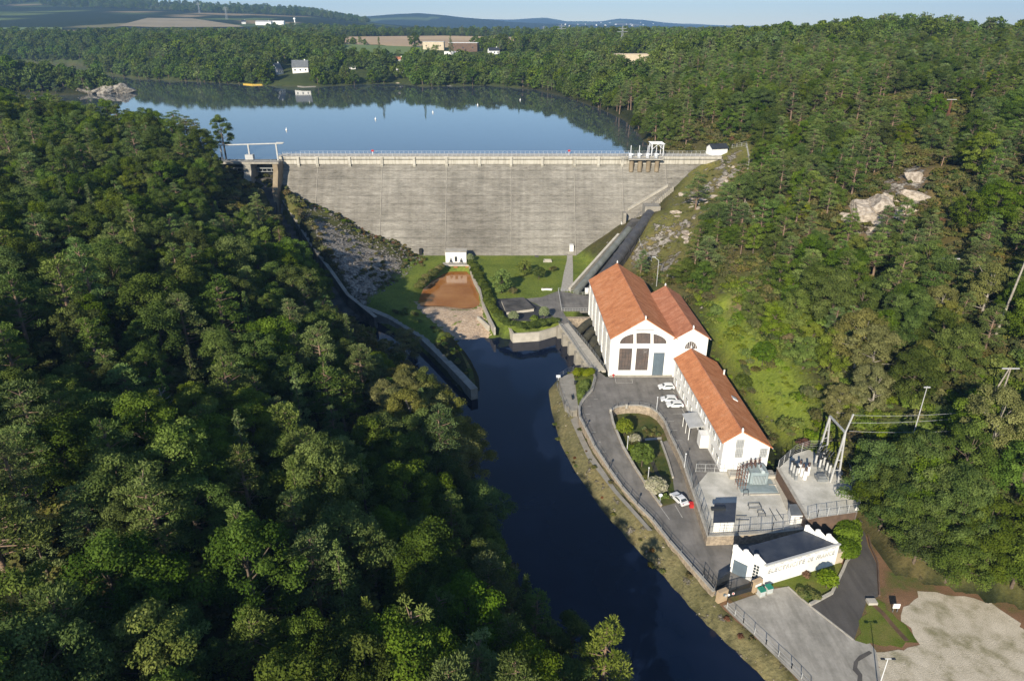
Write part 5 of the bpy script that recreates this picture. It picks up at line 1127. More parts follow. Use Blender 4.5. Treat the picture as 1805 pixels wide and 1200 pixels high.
def outside(polys, x, y, m=0):
    ok = np.ones(len(x), bool)
    for P in polys: ok &= sdf(P, x, y) > m
    return ok
CORE = [(-52, 212), (-92, 283), (-92, 300), (88, 300), (72, 275), (56, 250), (42, 226), (52, 208), (57, 192), (62, 160), (63, 119), (67, 104), (67, 92), (73, 88), (86, 83), (97, 69), (118, 20), (130, -60), (72, -60), (20, 30), (16, 66), (8, 76), (2, 84), (-7, 111), (-14, 141), (-26, 166), (-46, 200)]
CHP = [(p[0], p[1]) for p in CHW]+[(-60, 206), (-70, 220), (-84, 243), (-99, 268), (-110, 284)]
TREEP = []     # x y z kind scale
# --- left slope: dense wood
rng = np.random.default_rng(3)
x, y = jgrid(-330, 30, 30, 420, 6.5, rng); z = zt(x, y)
dl = np.interp(y, XLY, XLX)-x; ok = ((dl > 1.5) | (y > 290)) & (x < 20) & outside([CORE, CHP, LAKE], x, y, 2.2) & inframe(x, y, z+8)
ok &= ~((x > -100) & (y > 286)); ok &= ~inpoly([(-122, 278), (-92, 278), (-92, 300), (-122, 300)], x, y)
tx, ty, _ = proj(x, y, z+11); _, by_, _ = proj(x, y, z); tw, _, _ = proj(x+3.5, y, z+8)
ok &= ~((tw > 388) & (tx < 500) & (ty < 345) & (by_ > 262)); ok &= ~((ty > 300) & (ty < 560) & (tw > np.interp(ty, [300, 345, 430, 500, 560], [420, 480, 535, 595, 660]))); ok &= ~((ty >= 560) & (ty < 760) & (tw > np.interp(ty, [560, 600, 640, 660, 700, 760], [650, 685, 750, 790, 835, 875])))
x, y, z, dl = x[ok], y[ok], z[ok], dl[ok]; nz = vnoise(x, y, 30, 31); r = rng.random(len(x))
for i in range(len(x)):
    nearbank = dl[i] < 17 and 122 < y[i] < 188
    if nearbank: k = OLIVES[rng.integers(3)] if r[i] < .8 else OAKS[rng.integers(8)]
    elif r[i] > .93: k = BRI[rng.integers(3)]
    elif r[i] < .10: k = SPIRES[rng.integers(3)]
    elif r[i] < .18+.45*nz[i]: k = PINES[rng.integers(5)]
    else: k = OAKS[rng.integers(8)]
    TREEP.append((x[i], y[i], z[i]-.2, k, (.78+.50*rng.random())*(1.08 if nearbank else 1)*(1.0 if k[:3] != 'spi' else .9), 'L'))
# --- right slope
x, y = jgrid(18, 420, 60, 470, 6.6, rng); z = zt(x, y); dr = x-np.interp(y, XRY, XRX)
ok = (dr > 1.5) & outside([CORE, LAKE, PLAT], x, y, 1.6) & inframe(x, y, z+8); ok &= outside([CLEAR['meadow'], CLEAR['line_cut'], CLEAR['crag']], x, y, 2.5)
sh = sdf(CLEAR['dam_shoulder'], x, y); hs = sdf(CLEAR['heath_strip'], x, y); rr = rng.random(len(x)); ok &= (sh > 0) | (rr < .04); ok &= (hs > 0) | (rr < .10)
px, py, dep = proj(x, y, z+6); lowd = (vnoise(x, y, 22, 41) < .37) & ~((px > 1460) & (py > 760)); ok &= ~(lowd & (rr < .7)); ok &= ~((px > 1560) & (py > 1000) & (dr < 26)); ok &= ~inpoly([(83, 286), (100, 286), (100, 300), (83, 300)], x, y)
ok &= ~((px > 1180) & (px < 1380) & (py > 495) & (py < 800) & (dr < 18)) 
x, y, z, dr, px, py = x[ok], y[ok], z[ok], dr[ok], px[ok], py[ok]; nz = vnoise(x, y, 34, 33); r = rng.random(len(x))
for i in range(len(x)):
    upper = py[i] < 500; near_se = px[i] > 1480 and py[i] > 740
    s = .74+.46*rng.random()
    if px[i] < 1400-max(0, 600-py[i])*.9 and 520 < py[i] < 770 and r[i] < .93: continue
    if 1380 < px[i] < 1535 and 730 < py[i] < 905 and y[i] < 128: continue
    if (1370 < px[i] < 1470 and 540 < py[i] < 720 and r[i] < .7) or r[i] > .95: k = BRI[rng.integers(3)]
    elif near_se: k = OAKS[rng.integers(8)] if r[i] < .85 else OLIVES[rng.integers(3)]; s *= 1.15
    elif 1420 < px[i] < 1600 and 590 < py[i] < 780: k = OLIVES[rng.integers(3)]; s *= 1.1
    elif upper: k = PINES[rng.integers(5)] if r[i] < .30+.6*nz[i] else (OAKS[rng.integers(8)] if r[i] < .95 else OLIVES[rng.integers(3)])
    else: k = PINES[rng.integers(5)] if r[i] < .30 else (OLIVES[rng.integers(3)] if r[i] < .42 else OAKS[rng.integers(8)])
    TREEP.append((x[i], y[i], z[i]-.2, k, s, 'R'))
for q in range(8):                                       # edge of the grove beside the access road
    yy = 83+q*2.9; xx = float(np.interp(yy, XRY, XRX))+2.2+1.5*rng.random(); TREEP.append((xx, yy, T(xx, yy)-.4, OAKS[rng.integers(8)], .85+.25*rng.random(), 'R')); xx += 5.5; TREEP.append((xx, yy+1.5, T(xx, yy+1.5)-.3, OAKS[rng.integers(8)], 1.0+.3*rng.random(), 'R'))
for px_, py_ in ((676, 690), (695, 705), (715, 690), (738, 700), (700, 735), (728, 738), (755, 722), (775, 745), (750, 765), (785, 775), (805, 770), (770, 795), (820, 800), (800, 815), (735, 790)):
    xx, yy, zz = gt(px_, py_, 7.0); TREEP.append((xx, yy, zz-.3, OLIVES[rng.integers(3)], .95+.3*rng.random(), 'L'))
# individuals: those that show largest
dist = np.array([math.dist((t[0], t[1], t[2]+6), (0, 0, CAMZ)) for t in TREEP]); order = np.argsort(dist)
LBL = {('L', 'oak'): ('broadleaf_tree', 'dark green broadleaf tree in the dense shaded wood across the river from the hall', 'broadleaf tree', 'broadleaf trees of the shaded wood across the river'),
       ('L', 'pin'): ('pine_tree', 'pine with tufted crown in the dense shaded wood across the river from the hall', 'pine tree', 'pines of the shaded wood across the river'),
       ('L', 'spi'): ('conifer_tree', 'tall ragged spire of a conifer in the dense wood across the river', 'conifer', 'spire-shaped conifers of the wood across the river'),
       ('L', 'oli'): ('riverside_tree', 'sunlit olive-green tree leaning over the river bank opposite the car park', 'riverside tree', 'olive-green trees on the wooded river bank'),
       ('L', 'bri'): ('young_tree', 'fresh bright green broadleaf tree in the dense wood across the river', 'young tree', 'fresh green trees in the wood across the river'),
       ('R', 'bri'): ('young_tree', 'fresh bright green broadleaf tree on the hillside above the power station', 'young tree', 'fresh green trees on the sunlit hillside'),
       ('R', 'oak'): ('broadleaf_tree', 'sunlit broadleaf tree on the hillside above the power station', 'broadleaf tree', 'broadleaf trees on the sunlit hillside'),
       ('R', 'pin'): ('pine_tree', 'sunlit pine with bare trunk on the hillside above the power station', 'pine tree', 'pines on the sunlit hillside'),
       ('R', 'oli'): ('birch_tree', 'olive and yellowing loose-crowned tree on the hillside above the power station', 'birch tree', 'yellowing loose-crowned trees on the sunlit hillside')}
CNT = {'bri': 0, 'oak': 0, 'pin': 0, 'spi': 0, 'oli': 0}; LIMIT = {'bri': 120, 'oak': 285, 'pin': 280, 'spi': 90, 'oli': 120}; REST = {'L': [], 'R': []}
KEYS = OAKS+PINES+SPIRES+OLIVES+BRI
for j in order:
    x_, y_, z_, k, s, side = TREEP[j]; b3 = k[:3]
    vis = bool(inframe(np.float64(x_), np.float64(y_), np.float64(z_+6), 20, 30))
    if vis and CNT[b3] < LIMIT[b3]:
        CNT[b3] += 1; nm, lb, ct, gr = LBL[(side, b3)]; plant(nm, k, x_, y_, z_, s, lb, ct, gr)
    else: REST[side].append((x_, y_, z_, s, random.random()*6.28, KEYS.index(k)))
if REST['L']: scatter('forest', REST['L'], KEYS, 'farther part of the dense wood on the slope across the river')
if REST['R']: scatter('forest', REST['R'], KEYS, 'farther part of the mixed pine wood on the hillside above the power station')
# undergrowth
x, y = jgrid(18, 330, 60, 330, 1.9, rng); z = zt(x, y); dr = x-np.interp(y, XRY, XRX); rr = rng.random(len(x))
sh = sdf(CLEAR['dam_shoulder'], x, y); cr = sdf(CLEAR['crag'], x, y)
ok = (dr > 2.0) & outside([CORE, LAKE], x, y, 1.0) & inframe(x, y, z, 30, 30) & ((sh > 0) | (rr < .30)) & ((cr > 0) | (rr < .25)) & (vnoise(x, y, 9, 44) > .18); ok &= outside([PLAT], x, y, 1.0); ok &= (sdf(CLEAR['meadow'], x, y) > 0) | (rr < .3)
x, y, z, sh = x[ok], y[ok], z[ok], sh[ok]; mdw = (sdf(CLEAR['meadow'], x, y) < 2) | (sdf(CLEAR['line_cut'], x, y) < 2); r = rng.random(len(x)); nz = vnoise(x, y, 12, 47)
mdw |= (x < 84) & (y > 119) & (y < 200) & (x-np.interp(y, XRY, XRX) < 24); ki = np.where(mdw & (r < .92), 3, np.where((nz > .93) & ~mdw, 4, rng.integers(0, 3, len(x)))); sc = np.where(sh < 0, .25+.35*r, np.where(mdw, .5+1.3*r**2, .6+.9*r))
scatter('undergrowth', np.stack([x, y, z-.1, sc, r*37, ki], 1), SHRUBS+['shr3', 'shr4'], 'low scrub and bracken covering the sunlit hillside')
x, y = jgrid(53, 84, 119, 200, 1.25, rng); z = zt(x, y); dr = x-np.interp(y, XRY, XRX); ok = (x > 54.6) & (dr > -5.5) & (dr < 26) & ((sdf(CLEAR['meadow'], x, y) < 4) | (dr < 8)) & (rng.random(len(x)) < .42); x, y, z = x[ok], y[ok], z[ok]; r = rng.random(len(x)); pz = vnoise(x, y, 7, 61)
scatter('hillside_brambles', np.stack([x, y, z-.15, .2+.35*r**2+.55*(pz > .78), r*37, np.where(pz > .78, 0, np.where(r < .03, 1, 3))], 1), SHRUBS+['shr3'], 'bright green brambles and grass tufts on the slope behind the office wing')
x, y = jgrid(-190, 16, 36, 290, 3.0, rng); z = zt(x, y); dl = np.interp(y, XLY, XLX)-x; ok = (dl > .5) & outside([CHP, LAKE], x, y, .8) & (~inpoly(CORE, x, y)) & inframe(x, y, z+2, 30, 30) & (rng.random(len(x)) < .8); x, y, z = x[ok], y[ok], z[ok]; r = rng.random(len(x))
scatter('undergrowth', np.stack([x, y, z-.2, .8+1.0*r, r*37, rng.integers(0, 3, len(x))], 1), SHRUBS, 'dark undergrowth beneath the dense wood across the river')
# bank plants and dam-contact scrub on the rock slope
pts = []
for P, dn, kk in ((ROCKSLOPE, .05, (0, 1, 2)), ([(-97, 286), (-84, 272), (-66, 266), (-50, 262), (-40, 252), (-34, 252), (-36, 272), (-60, 285)], .35, (0, 1, 3, 4)), ([(-50, 246), (-40, 252), (-40, 236), (-50, 226), (-56, 226)], .25, (0, 2)), (PEN, .25, (0, 3)), (bank, .10, (0, 1, 4, 2))):
    a, b = jgrid(min(p[0] for p in P), max(p[0] for p in P), min(p[1] for p in P), max(p[1] for p in P), 1.6, rng); k_ = inpoly(P, a, b) & (rng.random(len(a)) < dn*1.6)
    for u, v in zip(a[k_], b[k_]): pts.append((u, v, max(T(u, v), -2.0 if P is PEN else -99)-.05, .28+.45*rng.random()*(1 if P is not bank else .5), rng.random()*6, kk[rng.integers(len(kk))]))
scatter('bank_scrub', pts, SHRUBS+['shr3', 'shr4'], 'tufts and low bushes on the river banks and below the dam')
# far woods round the lake and on the plateau
FARX = [CLEAR['dam_shoulder'], LAKE, FIELD, FIELD_G, FIELD_L, FIELD_P]
far_b = [gtp([(738, 100), (745, 82), (840, 80), (838, 100)]), gtp([(1090, 118), (1095, 96), (1150, 100), (1150, 120)]), gtp([(478, 145), (490, 112), (550, 112), (555, 140)])]
SIGHT = [(531, 132, 24), (490, 137, 15), (711, 138, 22), (700, 116, 16), (765, 92, 26), (818, 96, 34), (1120, 112, 26), (622, 123, 10), (870, 98, 9), (640, 124, 50), (466, 45, 20), (490, 44, 18), (430, 43, 7)]
for k_ in range(605, 965, 18): SIGHT.append((k_, 86 if 735 < k_ < 850 else 91, 10))
P_ = []
for (y0, y1, sp) in ((290, 760, 6.6), (760, 1150, 8.5), (1150, 1700, 13), (2650, 3400, 24)):
    xr = y1*.86+60; x, y = jgrid(-xr, xr, y0, y1, sp, rng); z = zt(x, y); ok = inframe(x, y, z+8, 30, 60) & outside(FARX, x, y, .3)
    dr = x-np.interp(y, XRY, XRX); ok &= ~((y < 470) & (x > 18) & (x < 420)) & ~((y < 420) & (x < 20) & (x > -330)); ok &= ~((x > -130) & (x < 100) & (y < 320))
    if y0 >= 1150: px_ = 902.5+1325*x/y; ok &= (seedtype(x, y) == 0) & ~((px_ < 470) & (y > 1330) & (y < 2000)) & ((y < 2000) | (px_ < 650))
    else: ok &= outside(far_b, x, y, 0)
    x, y, z = x[ok], y[ok], z[ok]; tx, ty, _ = proj(x, y, z+11); bx_, by_, _ = proj(x, y, z); kp = np.ones(len(x), bool)
    for hx, hy, hw in SIGHT: kp &= ~((abs(tx-hx) < hw) & (ty < hy-1) & (by_ > hy+.5) & (y < 1500))
    x, y, z = x[kp], y[kp], z[kp]
    # hide those behind the terrain
    vis = np.ones(len(x), bool)
    for t in np.linspace(.3, .97, 26): vis &= zt(x*t, y*t) < CAMZ+(z+16-CAMZ)*t
    x, y, z = x[vis], y[vis], z[vis]; r = rng.random(len(x)); pn = vnoise(x, y, 60, 51)
    ki = np.where(r < .15+.4*(pn > .55)*(x > 60), 4+rng.integers(0, 2, len(x)), rng.integers(0, 4, len(x)))
    low_ = (y > 740) & (x > -260) & (x < 70) & (y < 900); P_.append(np.stack([x, y, z-1.2-low_*1.0, (.62+.80*rng.random(len(x))**1.6)*(1.1 if y0 < 700 else (1.15 if y0 < 2000 else 1.45)), r*40, ki], 1))
FARP = np.concatenate(P_); print('far trees', len(FARP), 'near', len(TREEP))
scatter('distant_forest', FARP, LITE+LPINE, 'woods round the reservoir and on the plateau beyond')
# ================================================================ garden and lawn plants
def P1(name, key, px, py, z, s, label, cat, group=None, sz=None, up=None): x, y, _ = g(px, py, z); return plant(name, key, x, y, (T(x, y) if up is None else up), s, label, cat, group, sz=sz)
P1('round_tree', 'bright0', 884, 516, 0, 1.15, 'round leafy tree alone on the lawn beside the paved court', 'tree', up=0)
P1('round_tree', 'bright0', 924, 486, 0, .8, 'bright green tree on the lawn nearest the foot of the dam', 'tree', up=0)
P1('round_tree', 'dome2', 950, 492, 0, 1.1, 'dark rounded tree between the bright tree and the cobbled path', 'tree', up=0)
P1('garden_bush', 'shr0', 976, 478, 0, 1.2, 'small dark bush on the lawn next to the cobbled path', 'bush', up=0); P1('garden_bush', 'shr1', 905, 518, 0, 1.3, 'loose low bush at the edge of the paved court', 'bush', up=0)
P1('topiary_ball', 'dome0', 905, 567, 0, 1.2, 'pale clipped topiary ball by the quay wall, nearer the gravel bar', 'topiary', up=.2); P1('topiary_ball', 'dome0', 959, 563, 0, 1.25, 'pale clipped topiary ball by the quay wall, nearer the hall', 'topiary', up=.2)
P1('garden_bush', 'shr3', 942, 565, 0, 1.0, 'bright green bush between the two clipped topiary balls', 'bush', up=0); P1('topiary_ball', 'dome0', 829, 462, 0, 1.1, 'pale clipped topiary ball beside the white outlet house', 'topiary', up=0)
def hedge(pts, w_, h, sp, keys, label, z=0):
    o = thing('hedge', (pts[0][0], pts[0][1], z), label, 'hedge'); V = []; F = []; TN = []; n = 0; r_ = np.random.default_rng(len(pts)+int(abs(pts[0][0])*7)); C = []
    for a, b in zip(pts[:-1], pts[1:]):
        a = np.array(a[:2]); b = np.array(b[:2]); L = np.linalg.norm(b-a)
        for t in np.arange(0, 1, sp/L): p = a+(b-a)*t+r_.normal(size=2)*w_*.18; C.append((p[0], p[1], z+h*(.35+.3*r_.random())))
    C = np.array(C)-np.array([pts[0][0], pts[0][1], z]); R = np.full(len(C), w_*.55); V, F, tn = cards(C, R, h/w_, r_.integers(0, len(C), int(len(C)*260*w_*h/.16*.1)+400), .2, r_, r_.random(len(C)), .6)
    me = mesh_np('foliage', V, F, [M[keys]]); add_tone(me, tn); c = link(bpy.data.objects.new('foliage', me)); c.parent = o; return o
hedge(Z0([(832, 468), (842, 485), (850, 500), (856, 515), (862, 530), (868, 545), (880, 560)]), 2.6, 2.0, .8, 'leaf_oak', 'dark hedge running down from the outlet house beside the orange pool')
hedge(Z0([(878, 560), (895, 572), (920, 578), (950, 574), (977, 568)]), 2.4, 1.5, .8, 'leaf_oak', 'low dark hedge along the quay wall above the tailrace pool')
hedge(Z0([(777, 474), (765, 482), (750, 494), (738, 508)]), 2.6, 1.6, .8, 'leaf_scrub', 'scrubby hedge on the wooded side of the orange pool')
hedge(Z0([(1017, 663), (1030, 661), (1042, 662)]), 2.2, 1.8, .7, 'leaf_bright', 'yellow-green hedge at the tip of the riverside lawn by the hall'); hedge(Z0([(1034, 676), (1026, 690), (1022, 700)]), 2.0, 1.5, .7, 'leaf_oak', 'dark shrubs in the middle of the riverside lawn')
P1('garden_tree', 'dome1', 1100, 768, LOW, .85, 'bright yellow-green round tree at the head of the sunken garden', 'tree', up=LOW); P1('garden_tree', 'dome2', 1131, 822, LOW, 1.15, 'dark green round tree in the middle of the sunken garden', 'tree', up=LOW)
P1('flowering_bush', 'flower0', 1119, 780, LOW, .7, 'pale flowering bush behind the bright garden tree', 'bush', up=LOW); P1('flowering_bush', 'flower0', 1155, 868, LOW, 1.15, 'large cream flowering bush at the lower end of the garden', 'bush', up=LOW)
P1('garden_bush', 'shr3', 1113, 795, LOW, 1.0, 'yellowish bush beside the garden lamp post', 'bush', up=LOW); P1('garden_bush', 'shr0', 1121, 793, LOW, 1.1, 'dark bush between the bright and the dark garden trees', 'bush', up=LOW)
P1('garden_bush', 'shr1', 1140, 845, LOW, .9, 'low mixed bush next to the second garden lamp', 'bush', up=LOW); P1('garden_bush', 'shr3', 1168, 878, LOW, .8, 'bright bush at the pointed lower end of the garden', 'bush', up=LOW)
for i, (a, b) in enumerate(((1140, 762), (1152, 760), (1148, 768), (1160, 768), (1135, 757))): P1('rockery_bush', 'shr2', a, b, LOW, .5, 'small low bush in the planted bed inside the horseshoe wall', 'bush', 'small bushes in the bed inside the horseshoe wall', up=LOW)
P1('garden_tree', 'dome1', 1456, 1036, LOW, .70, 'bright green ball-shaped tree in front of the lodge lettering', 'tree', up=LOW)
P1('garden_bush', 'shr4', 1420, 1014, LOW, .75, 'low reddish-brown bush against the front wall of the lodge', 'bush', up=LOW)
hedge(Z0([(1414, 1046), (1424, 1054), (1438, 1054)], LOW), 1.6, .9, .6, 'leaf_scrub', 'low shrubs along the kerb in front of the lodge', LOW)
hedge(Z0([(1486, 928), (1492, 940), (1495, 955), (1492, 970), (1484, 985)], LOW), 3.4, 2.6, .6, 'leaf_oak', 'tall mixed hedge block between the lodge and the access road', LOW); hedge(Z0([(1445, 925), (1455, 918)], LOW), 2.0, 1.6, .7, 'leaf_bright', 'small yellow-green hedge behind the lodge', LOW)
P1('lone_tree', 'pin1', 1050, 1200, WZ, .9, 'bright sunlit pine rising at the near end of the river, lower edge of the view', 'tree', up=T(*g(1050, 1200, WZ)[:2])) if False else None
x_, y_, z_ = 12.2, 64.0, T(12.2, 64.0); plant('lone_pine', 'pinb', x_, y_, max(z_, -4.6), 1.22, 'bright sunlit pine standing by itself at the water in the lower part of the view', 'pine tree')
plant('lone_birch', 'oli1', -31.5, 180, T(-31.5, 180), 1.15, 'pale olive birch standing alone beside the training wall', 'birch tree')
x_, y_, z_ = gt(395, 255, 4); plant('shore_tree', 'oak2', -124, 302, 35, 1.25, 'dark rounded tree at the water behind the spillway hoist frame', 'tree')
for i, (px, py, k, s, lb) in enumerate(((1343, 645, 'dome2', 1.35, 'large dark rounded bush on the bright slope behind the office wing, the higher one'), (1308, 690, 'dome2', 1.05, 'large dark rounded bush close behind the office roof'), (1262, 560, 'dome1', .8, 'bright rounded bush just behind the hall annex'), (1415, 650, 'bri0', 1.0, 'bright yellow-green tree at the upper edge of the bramble slope'), (1360, 600, 'bri1', 1.0, 'fresh green tree in the middle of the slope behind the annex'), (1320, 575, 'bri2', .9, 'fresh green tree above the hall annex'), (1385, 760, 'shr0', 1.8, 'dark spreading bush between the office gable and the gantry'), (1420, 790, 'shr4', 1.6, 'rusty brown bush behind the upper yard fence'))):
    x, y, z = gt(px, py); plant('slope_bush' if k[0] in 'ds' else 'slope_tree', k, x, y, z-.2, s, lb, 'bush' if k[0] in 'ds' else 'tree')
# bench / boat-shaped planter
c = g(964, 511, 0); o = thing('garden_planter', (c[0], c[1], 0), 'white curved planter trough standing on the lawn by the cobbled path', 'planter'); mb = MB(); n = 8
for i in range(n): t = (i+.5)/n-.5; mb.box((c[0]+t*3.6, c[1]-t*t*2.2, .35), (3.6/n+.02, .8, .6), -t*1.2)
mb.build('trough', M['white_paint'], o); mb = MB(); mb.box((c[0], c[1], .67), (2.8, .45, .05)).build('soil', M['soil'], o)
# ================================================================ cars
def car(x, y, z, rz, label, van=False, roof='white_paint'):
    o = thing('parked_car', (0, 0, 0), label, 'car'); L, Wd = 4.1, 1.74
    prof = [(-2.05, .42), (-2.05, .86), (-1.95, 1.0), (-1.55, 1.40), (-1.25, 1.50), (.10, 1.50), (.55, 1.36), (1.05, .98), (1.85, .82), (2.05, .62), (2.05, .36), (1.75, .24), (-1.85, .24)]
    if not van: prof = [(-2.15, .45), (-2.15, .88), (-1.6, .95), (-1.05, 1.36), (-.6, 1.42), (.15, 1.40), (.85, .95), (1.95, .82), (2.15, .62), (2.15, .36), (1.9, .24), (-1.95, .24)]
    def sect(pr, w, inset_top=.16): return [(p[0], s*(w/2-(inset_top if p[1] > 1.2 else 0)), p[1]) for s in (-1, 1) for p in pr]
    n = len(prof); v = sect(prof, Wd); mb = MB().add(v, [tuple(range(n)), tuple(range(2*n-1, n-1, -1))]+[(i+n, (i+1) % n+n, (i+1) % n, i) for i in range(n)]); mb.build('body', M['white_metal'], o, bevel=.07)
    gl = MB(); w2 = Wd/2
    if van: wf = [(.52, 1.34), (.98, 1.03)]; wr = [(-1.90, 1.06), (-1.58, 1.36)]; sd = [(-1.6, 1.0), (-1.35, 1.38), (.2, 1.40), (.85, 1.02)]
    else: wf = [(.20, 1.35), (.80, .99)]; wr = [(-1.55, .99), (-1.08, 1.33)]; sd = [(-1.35, .98), (-.95, 1.30), (.1, 1.31), (.65, .99)]
    for (a, b), nmx in ((wf, 'windscreen'), (wr, 'rear_window')):
        hi, lo_ = (a, b) if a[1] > b[1] else (b, a); m = MB(); dx = .03 if a is wf[0] else -.03
        m.add([(hi[0]+dx, -.56, hi[1]+.02), (hi[0]+dx, .56, hi[1]+.02), (lo_[0]+dx, .74, lo_[1]+.02), (lo_[0]+dx, -.74, lo_[1]+.02)], [(0, 1, 2, 3)]); m.add([(hi[0], -.56, hi[1]-.02), (hi[0], .56, hi[1]-.02), (lo_[0], .74, lo_[1]-.02), (lo_[0], -.74, lo_[1]-.02)], [(3, 2, 1, 0)]); m.build(nmx, M['glass'], o, True)
    for s in (-1, 1):
        m = MB(); pts = [(x_, s*(w2+.012-(.14 if z_ > 1.2 else 0)), z_) for x_, z_ in sd]; m.add(pts, [(0, 1, 2, 3) if s > 0 else (3, 2, 1, 0)]); m.add([(a, b-s*.03, c_) for a, b, c_ in pts], [(3, 2, 1, 0)]); m.build('side_window', M['glass'], o, True)
        for xx in (-1.3, 1.32):
            m = MB().tube((xx, s*(w2-.16), .32), (xx, s*(w2+.02), .32), .32, n=16); wl = m.build('wheel', M['rubber'], o, True); MB().tube((xx, s*(w2+.0), .32), (xx, s*(w2+.035), .32), .19, n=12).build('rim', M['grey_metal'], wl, True)
        MB().box((.62, s*(w2+.1), 1.0), (.14, .2, .12)).build('mirror', M['white_metal'], o, True); MB().box((2.02, s*.62, .66), (.16, .34, .14)).build('headlight', M['light_grey'], o, True); MB().box((-2.08, s*.66, .82), (.1, .22, .26)).build('tail_light', M['red'], o, True)
    o.location = (x, y, z); o.rotation_euler = (0, 0, rz); return o
zc = .02
c = g(1174, 685, 0); car(c[0], c[1], zc, math.pi+.03, 'white hatchback parked nearest the hall door, facing the river', True)
c = g(1178.5, 707, 0); car(c[0], c[1], zc, math.pi-.05, 'white hatchback in the middle of three beside the office wing', True)
c = g(1189, 716.5, 0); car(c[0], c[1], zc, math.pi+.02, 'white hatchback closest to the awning of the office wing', True)
c = g(1197, 883, LOW); car(c[0], c[1], LOW+.03, -math.pi/2+.42+math.pi, 'white saloon car parked on its own in the sunken lane by the yard wall')
# parking bays
def stripe(p, q, zf=zroad, w_=.14):
    a = gz(*p, zf); b = gz(*q, zf); return [(a[0], a[1], a[2]+.02), (b[0], b[1], b[2]+.02)], w_
n_ = MB()
for p, q in [((1047, 703), (1054, 703)), ((1036, 716), (1042, 716)), ((1032, 730), (1040, 730)), ((1035, 744), (1042, 745)), ((1043, 761), (1050, 761)), ((1052, 778), (1059, 779)), ((1062, 796), (1068, 796)), ((1084, 833), (1090, 834))]:
    pts, w_ = stripe(p, q); n_.wall(pts, w_, 0, .006)
for p, q in [((1175, 684), (1176, 684)), ((1172, 742), (1188, 742)), ((1178, 758), (1194, 758)), ((1184, 776), (1203, 776)), ((1186, 729), (1202, 729)), ((1186, 689), (1193, 698)), ((1202, 720), (1208, 731)), ((1083, 660), (1086, 675)), ((1114, 668), (1115, 675)), ((1086, 675), (1115, 675))]: n_.wall([g(a, b, .016) for a, b in (p, q)], .13, 0, .006)
for p, q in [((1164, 893), (1180, 915)), ((1190, 890), (1203, 912))]: n_.wall([g(a, b, LOW+.012) for a, b in (p, q)], .15, 0, .008)
o = n_.build('parking_lines', M['road_paint']); o['kind'] = 'structure'
# street lamps
def lamp(px, py, z, h, label, m='white_metal', double=False, arm=None):
    x, y, _ = g(px, py, z); o = thing('street_lamp', (x, y, z), label, 'lamp'); MB().tube((x, y, z-.3), (x, y, z+h), .09, .06, n=8).build('post', M[m], o)
    if arm:
        mb = MB(); mb.tube((x-arm, y, z+h+.15), (x+arm, y, z+h+.15), .05); mb.build('arm', M[m], o)
        for s in (-1, 1): MB().box((x+s*arm, y, z+h+.15), (.55, .3, .16)).build('lamp_head', M['dark_metal'], o)
    else: MB().lathe((x, y, z+h), [(.06, 0), (.15, .1), (.18, .22), (.1, .3), (.02, .33)], 10).build('lamp_head', M['white_metal'], o)
    return o
lamp(1157, 724, 0, 3.6, 'slim pale lamp post on the horseshoe wall beside the parked cars'); lamp(1105, 797, LOW, 4.0, 'pale lamp post by the bright garden tree'); lamp(1141, 855, LOW, 4.2, 'pale lamp post nearest the cream flowering bush')
lamp(1206, 826, 0, 3.6, 'pale lamp post at the corner of the yard fence'); lamp(1548, 1214, LOW, 6.0, 'tall twin-headed lamp post at the edge of the dirt parking lot', arm=.75)
x_, y_, z_ = gt(1157, 505); o = thing('street_lamp', (x_, y_, z_), 'bracket lamp on a tall post on the slope behind the hall', 'lamp'); MB().tube((x_, y_, z_-1), (x_, y_, z_+9), .12).build('post', M['light_grey'], o); MB().tube((x_, y_, z_+9), (x_-1.6, y_, z_+10.2), .1).build('arm', M['light_grey'], o); MB().box((x_-1.7, y_, z_+10.2), (1.2, .5, .25)).build('lamp_head', M['light_grey'], o)
# small red and white things
def small(name, px, py, z, mb_f, m, label, cat): x, y, _ = g(px, py, z); mb = MB(); mb_f(mb, x, y, z); return tag(mb.build(name, M[m]), label, cat)
small('fire_hydrant', 1081, 664, 0, lambda m, x, y, z: m.lathe((x, y, z), [(.25, 0), (.25, .5), (.32, .55), (.2, .8), (.05, .9)], 10).tube((x-.4, y, .6), (x+.4, y, .6), .1), 'red', 'small red hydrant at the river-side front corner of the turbine hall', 'hydrant')
small('grit_bin', 1219, 893, LOW, lambda m, x, y, z: m.box((x, y, z+.4), (.9, .8, .8)).box((x, y, z+.85), (1.0, .9, .12), tilt=.15), 'red', 'red grit bin against the stone yard wall by the lone saloon car', 'bin')
small('info_lectern', 984, 670, 0, lambda m, x, y, z: m.box((x, y, z+.55), (.12, .12, 1.1)).box((x, y, z+1.15), (1.1, .8, .08), tilt=.4), 'white_metal', 'pale blue-white information lectern at the bend of the riverside railing', 'sign')
small('waste_bin', 1014, 677, 0, lambda m, x, y, z: m.tube((x, y, z), (x, y, z+.9), .3, .34, 12).tube((x, y, z+.9), (x, y, z+.95), .36, n=12), 'dark_metal', 'dark litter bin on the riverside terrace beside the hedge', 'bin')
small('park_bench', 1009, 702, 0, lambda m, x, y, z: m.box((x, y, z+.45), (.5, 1.6, .08)).box((x-.25, y, z+.75), (.06, 1.6, .4)).box((x, y-.6, z+.2), (.4, .08, .42)).box((x, y+.6, z+.2), (.4, .08, .42)), 'dark_metal', 'dark bench on the riverside terrace facing the water', 'bench')
small('picture_frame_box', 965, 461, 0, lambda m, x, y, z: m.wall([(x-1.6, y-1, z), (x+1.6, y-1, z), (x+1.4, y+1, z), (x-1.4, y+1, z)], .25, 0, .7, True), 'cap_stone', 'low square concrete well surround at the foot of the dam', 'well')
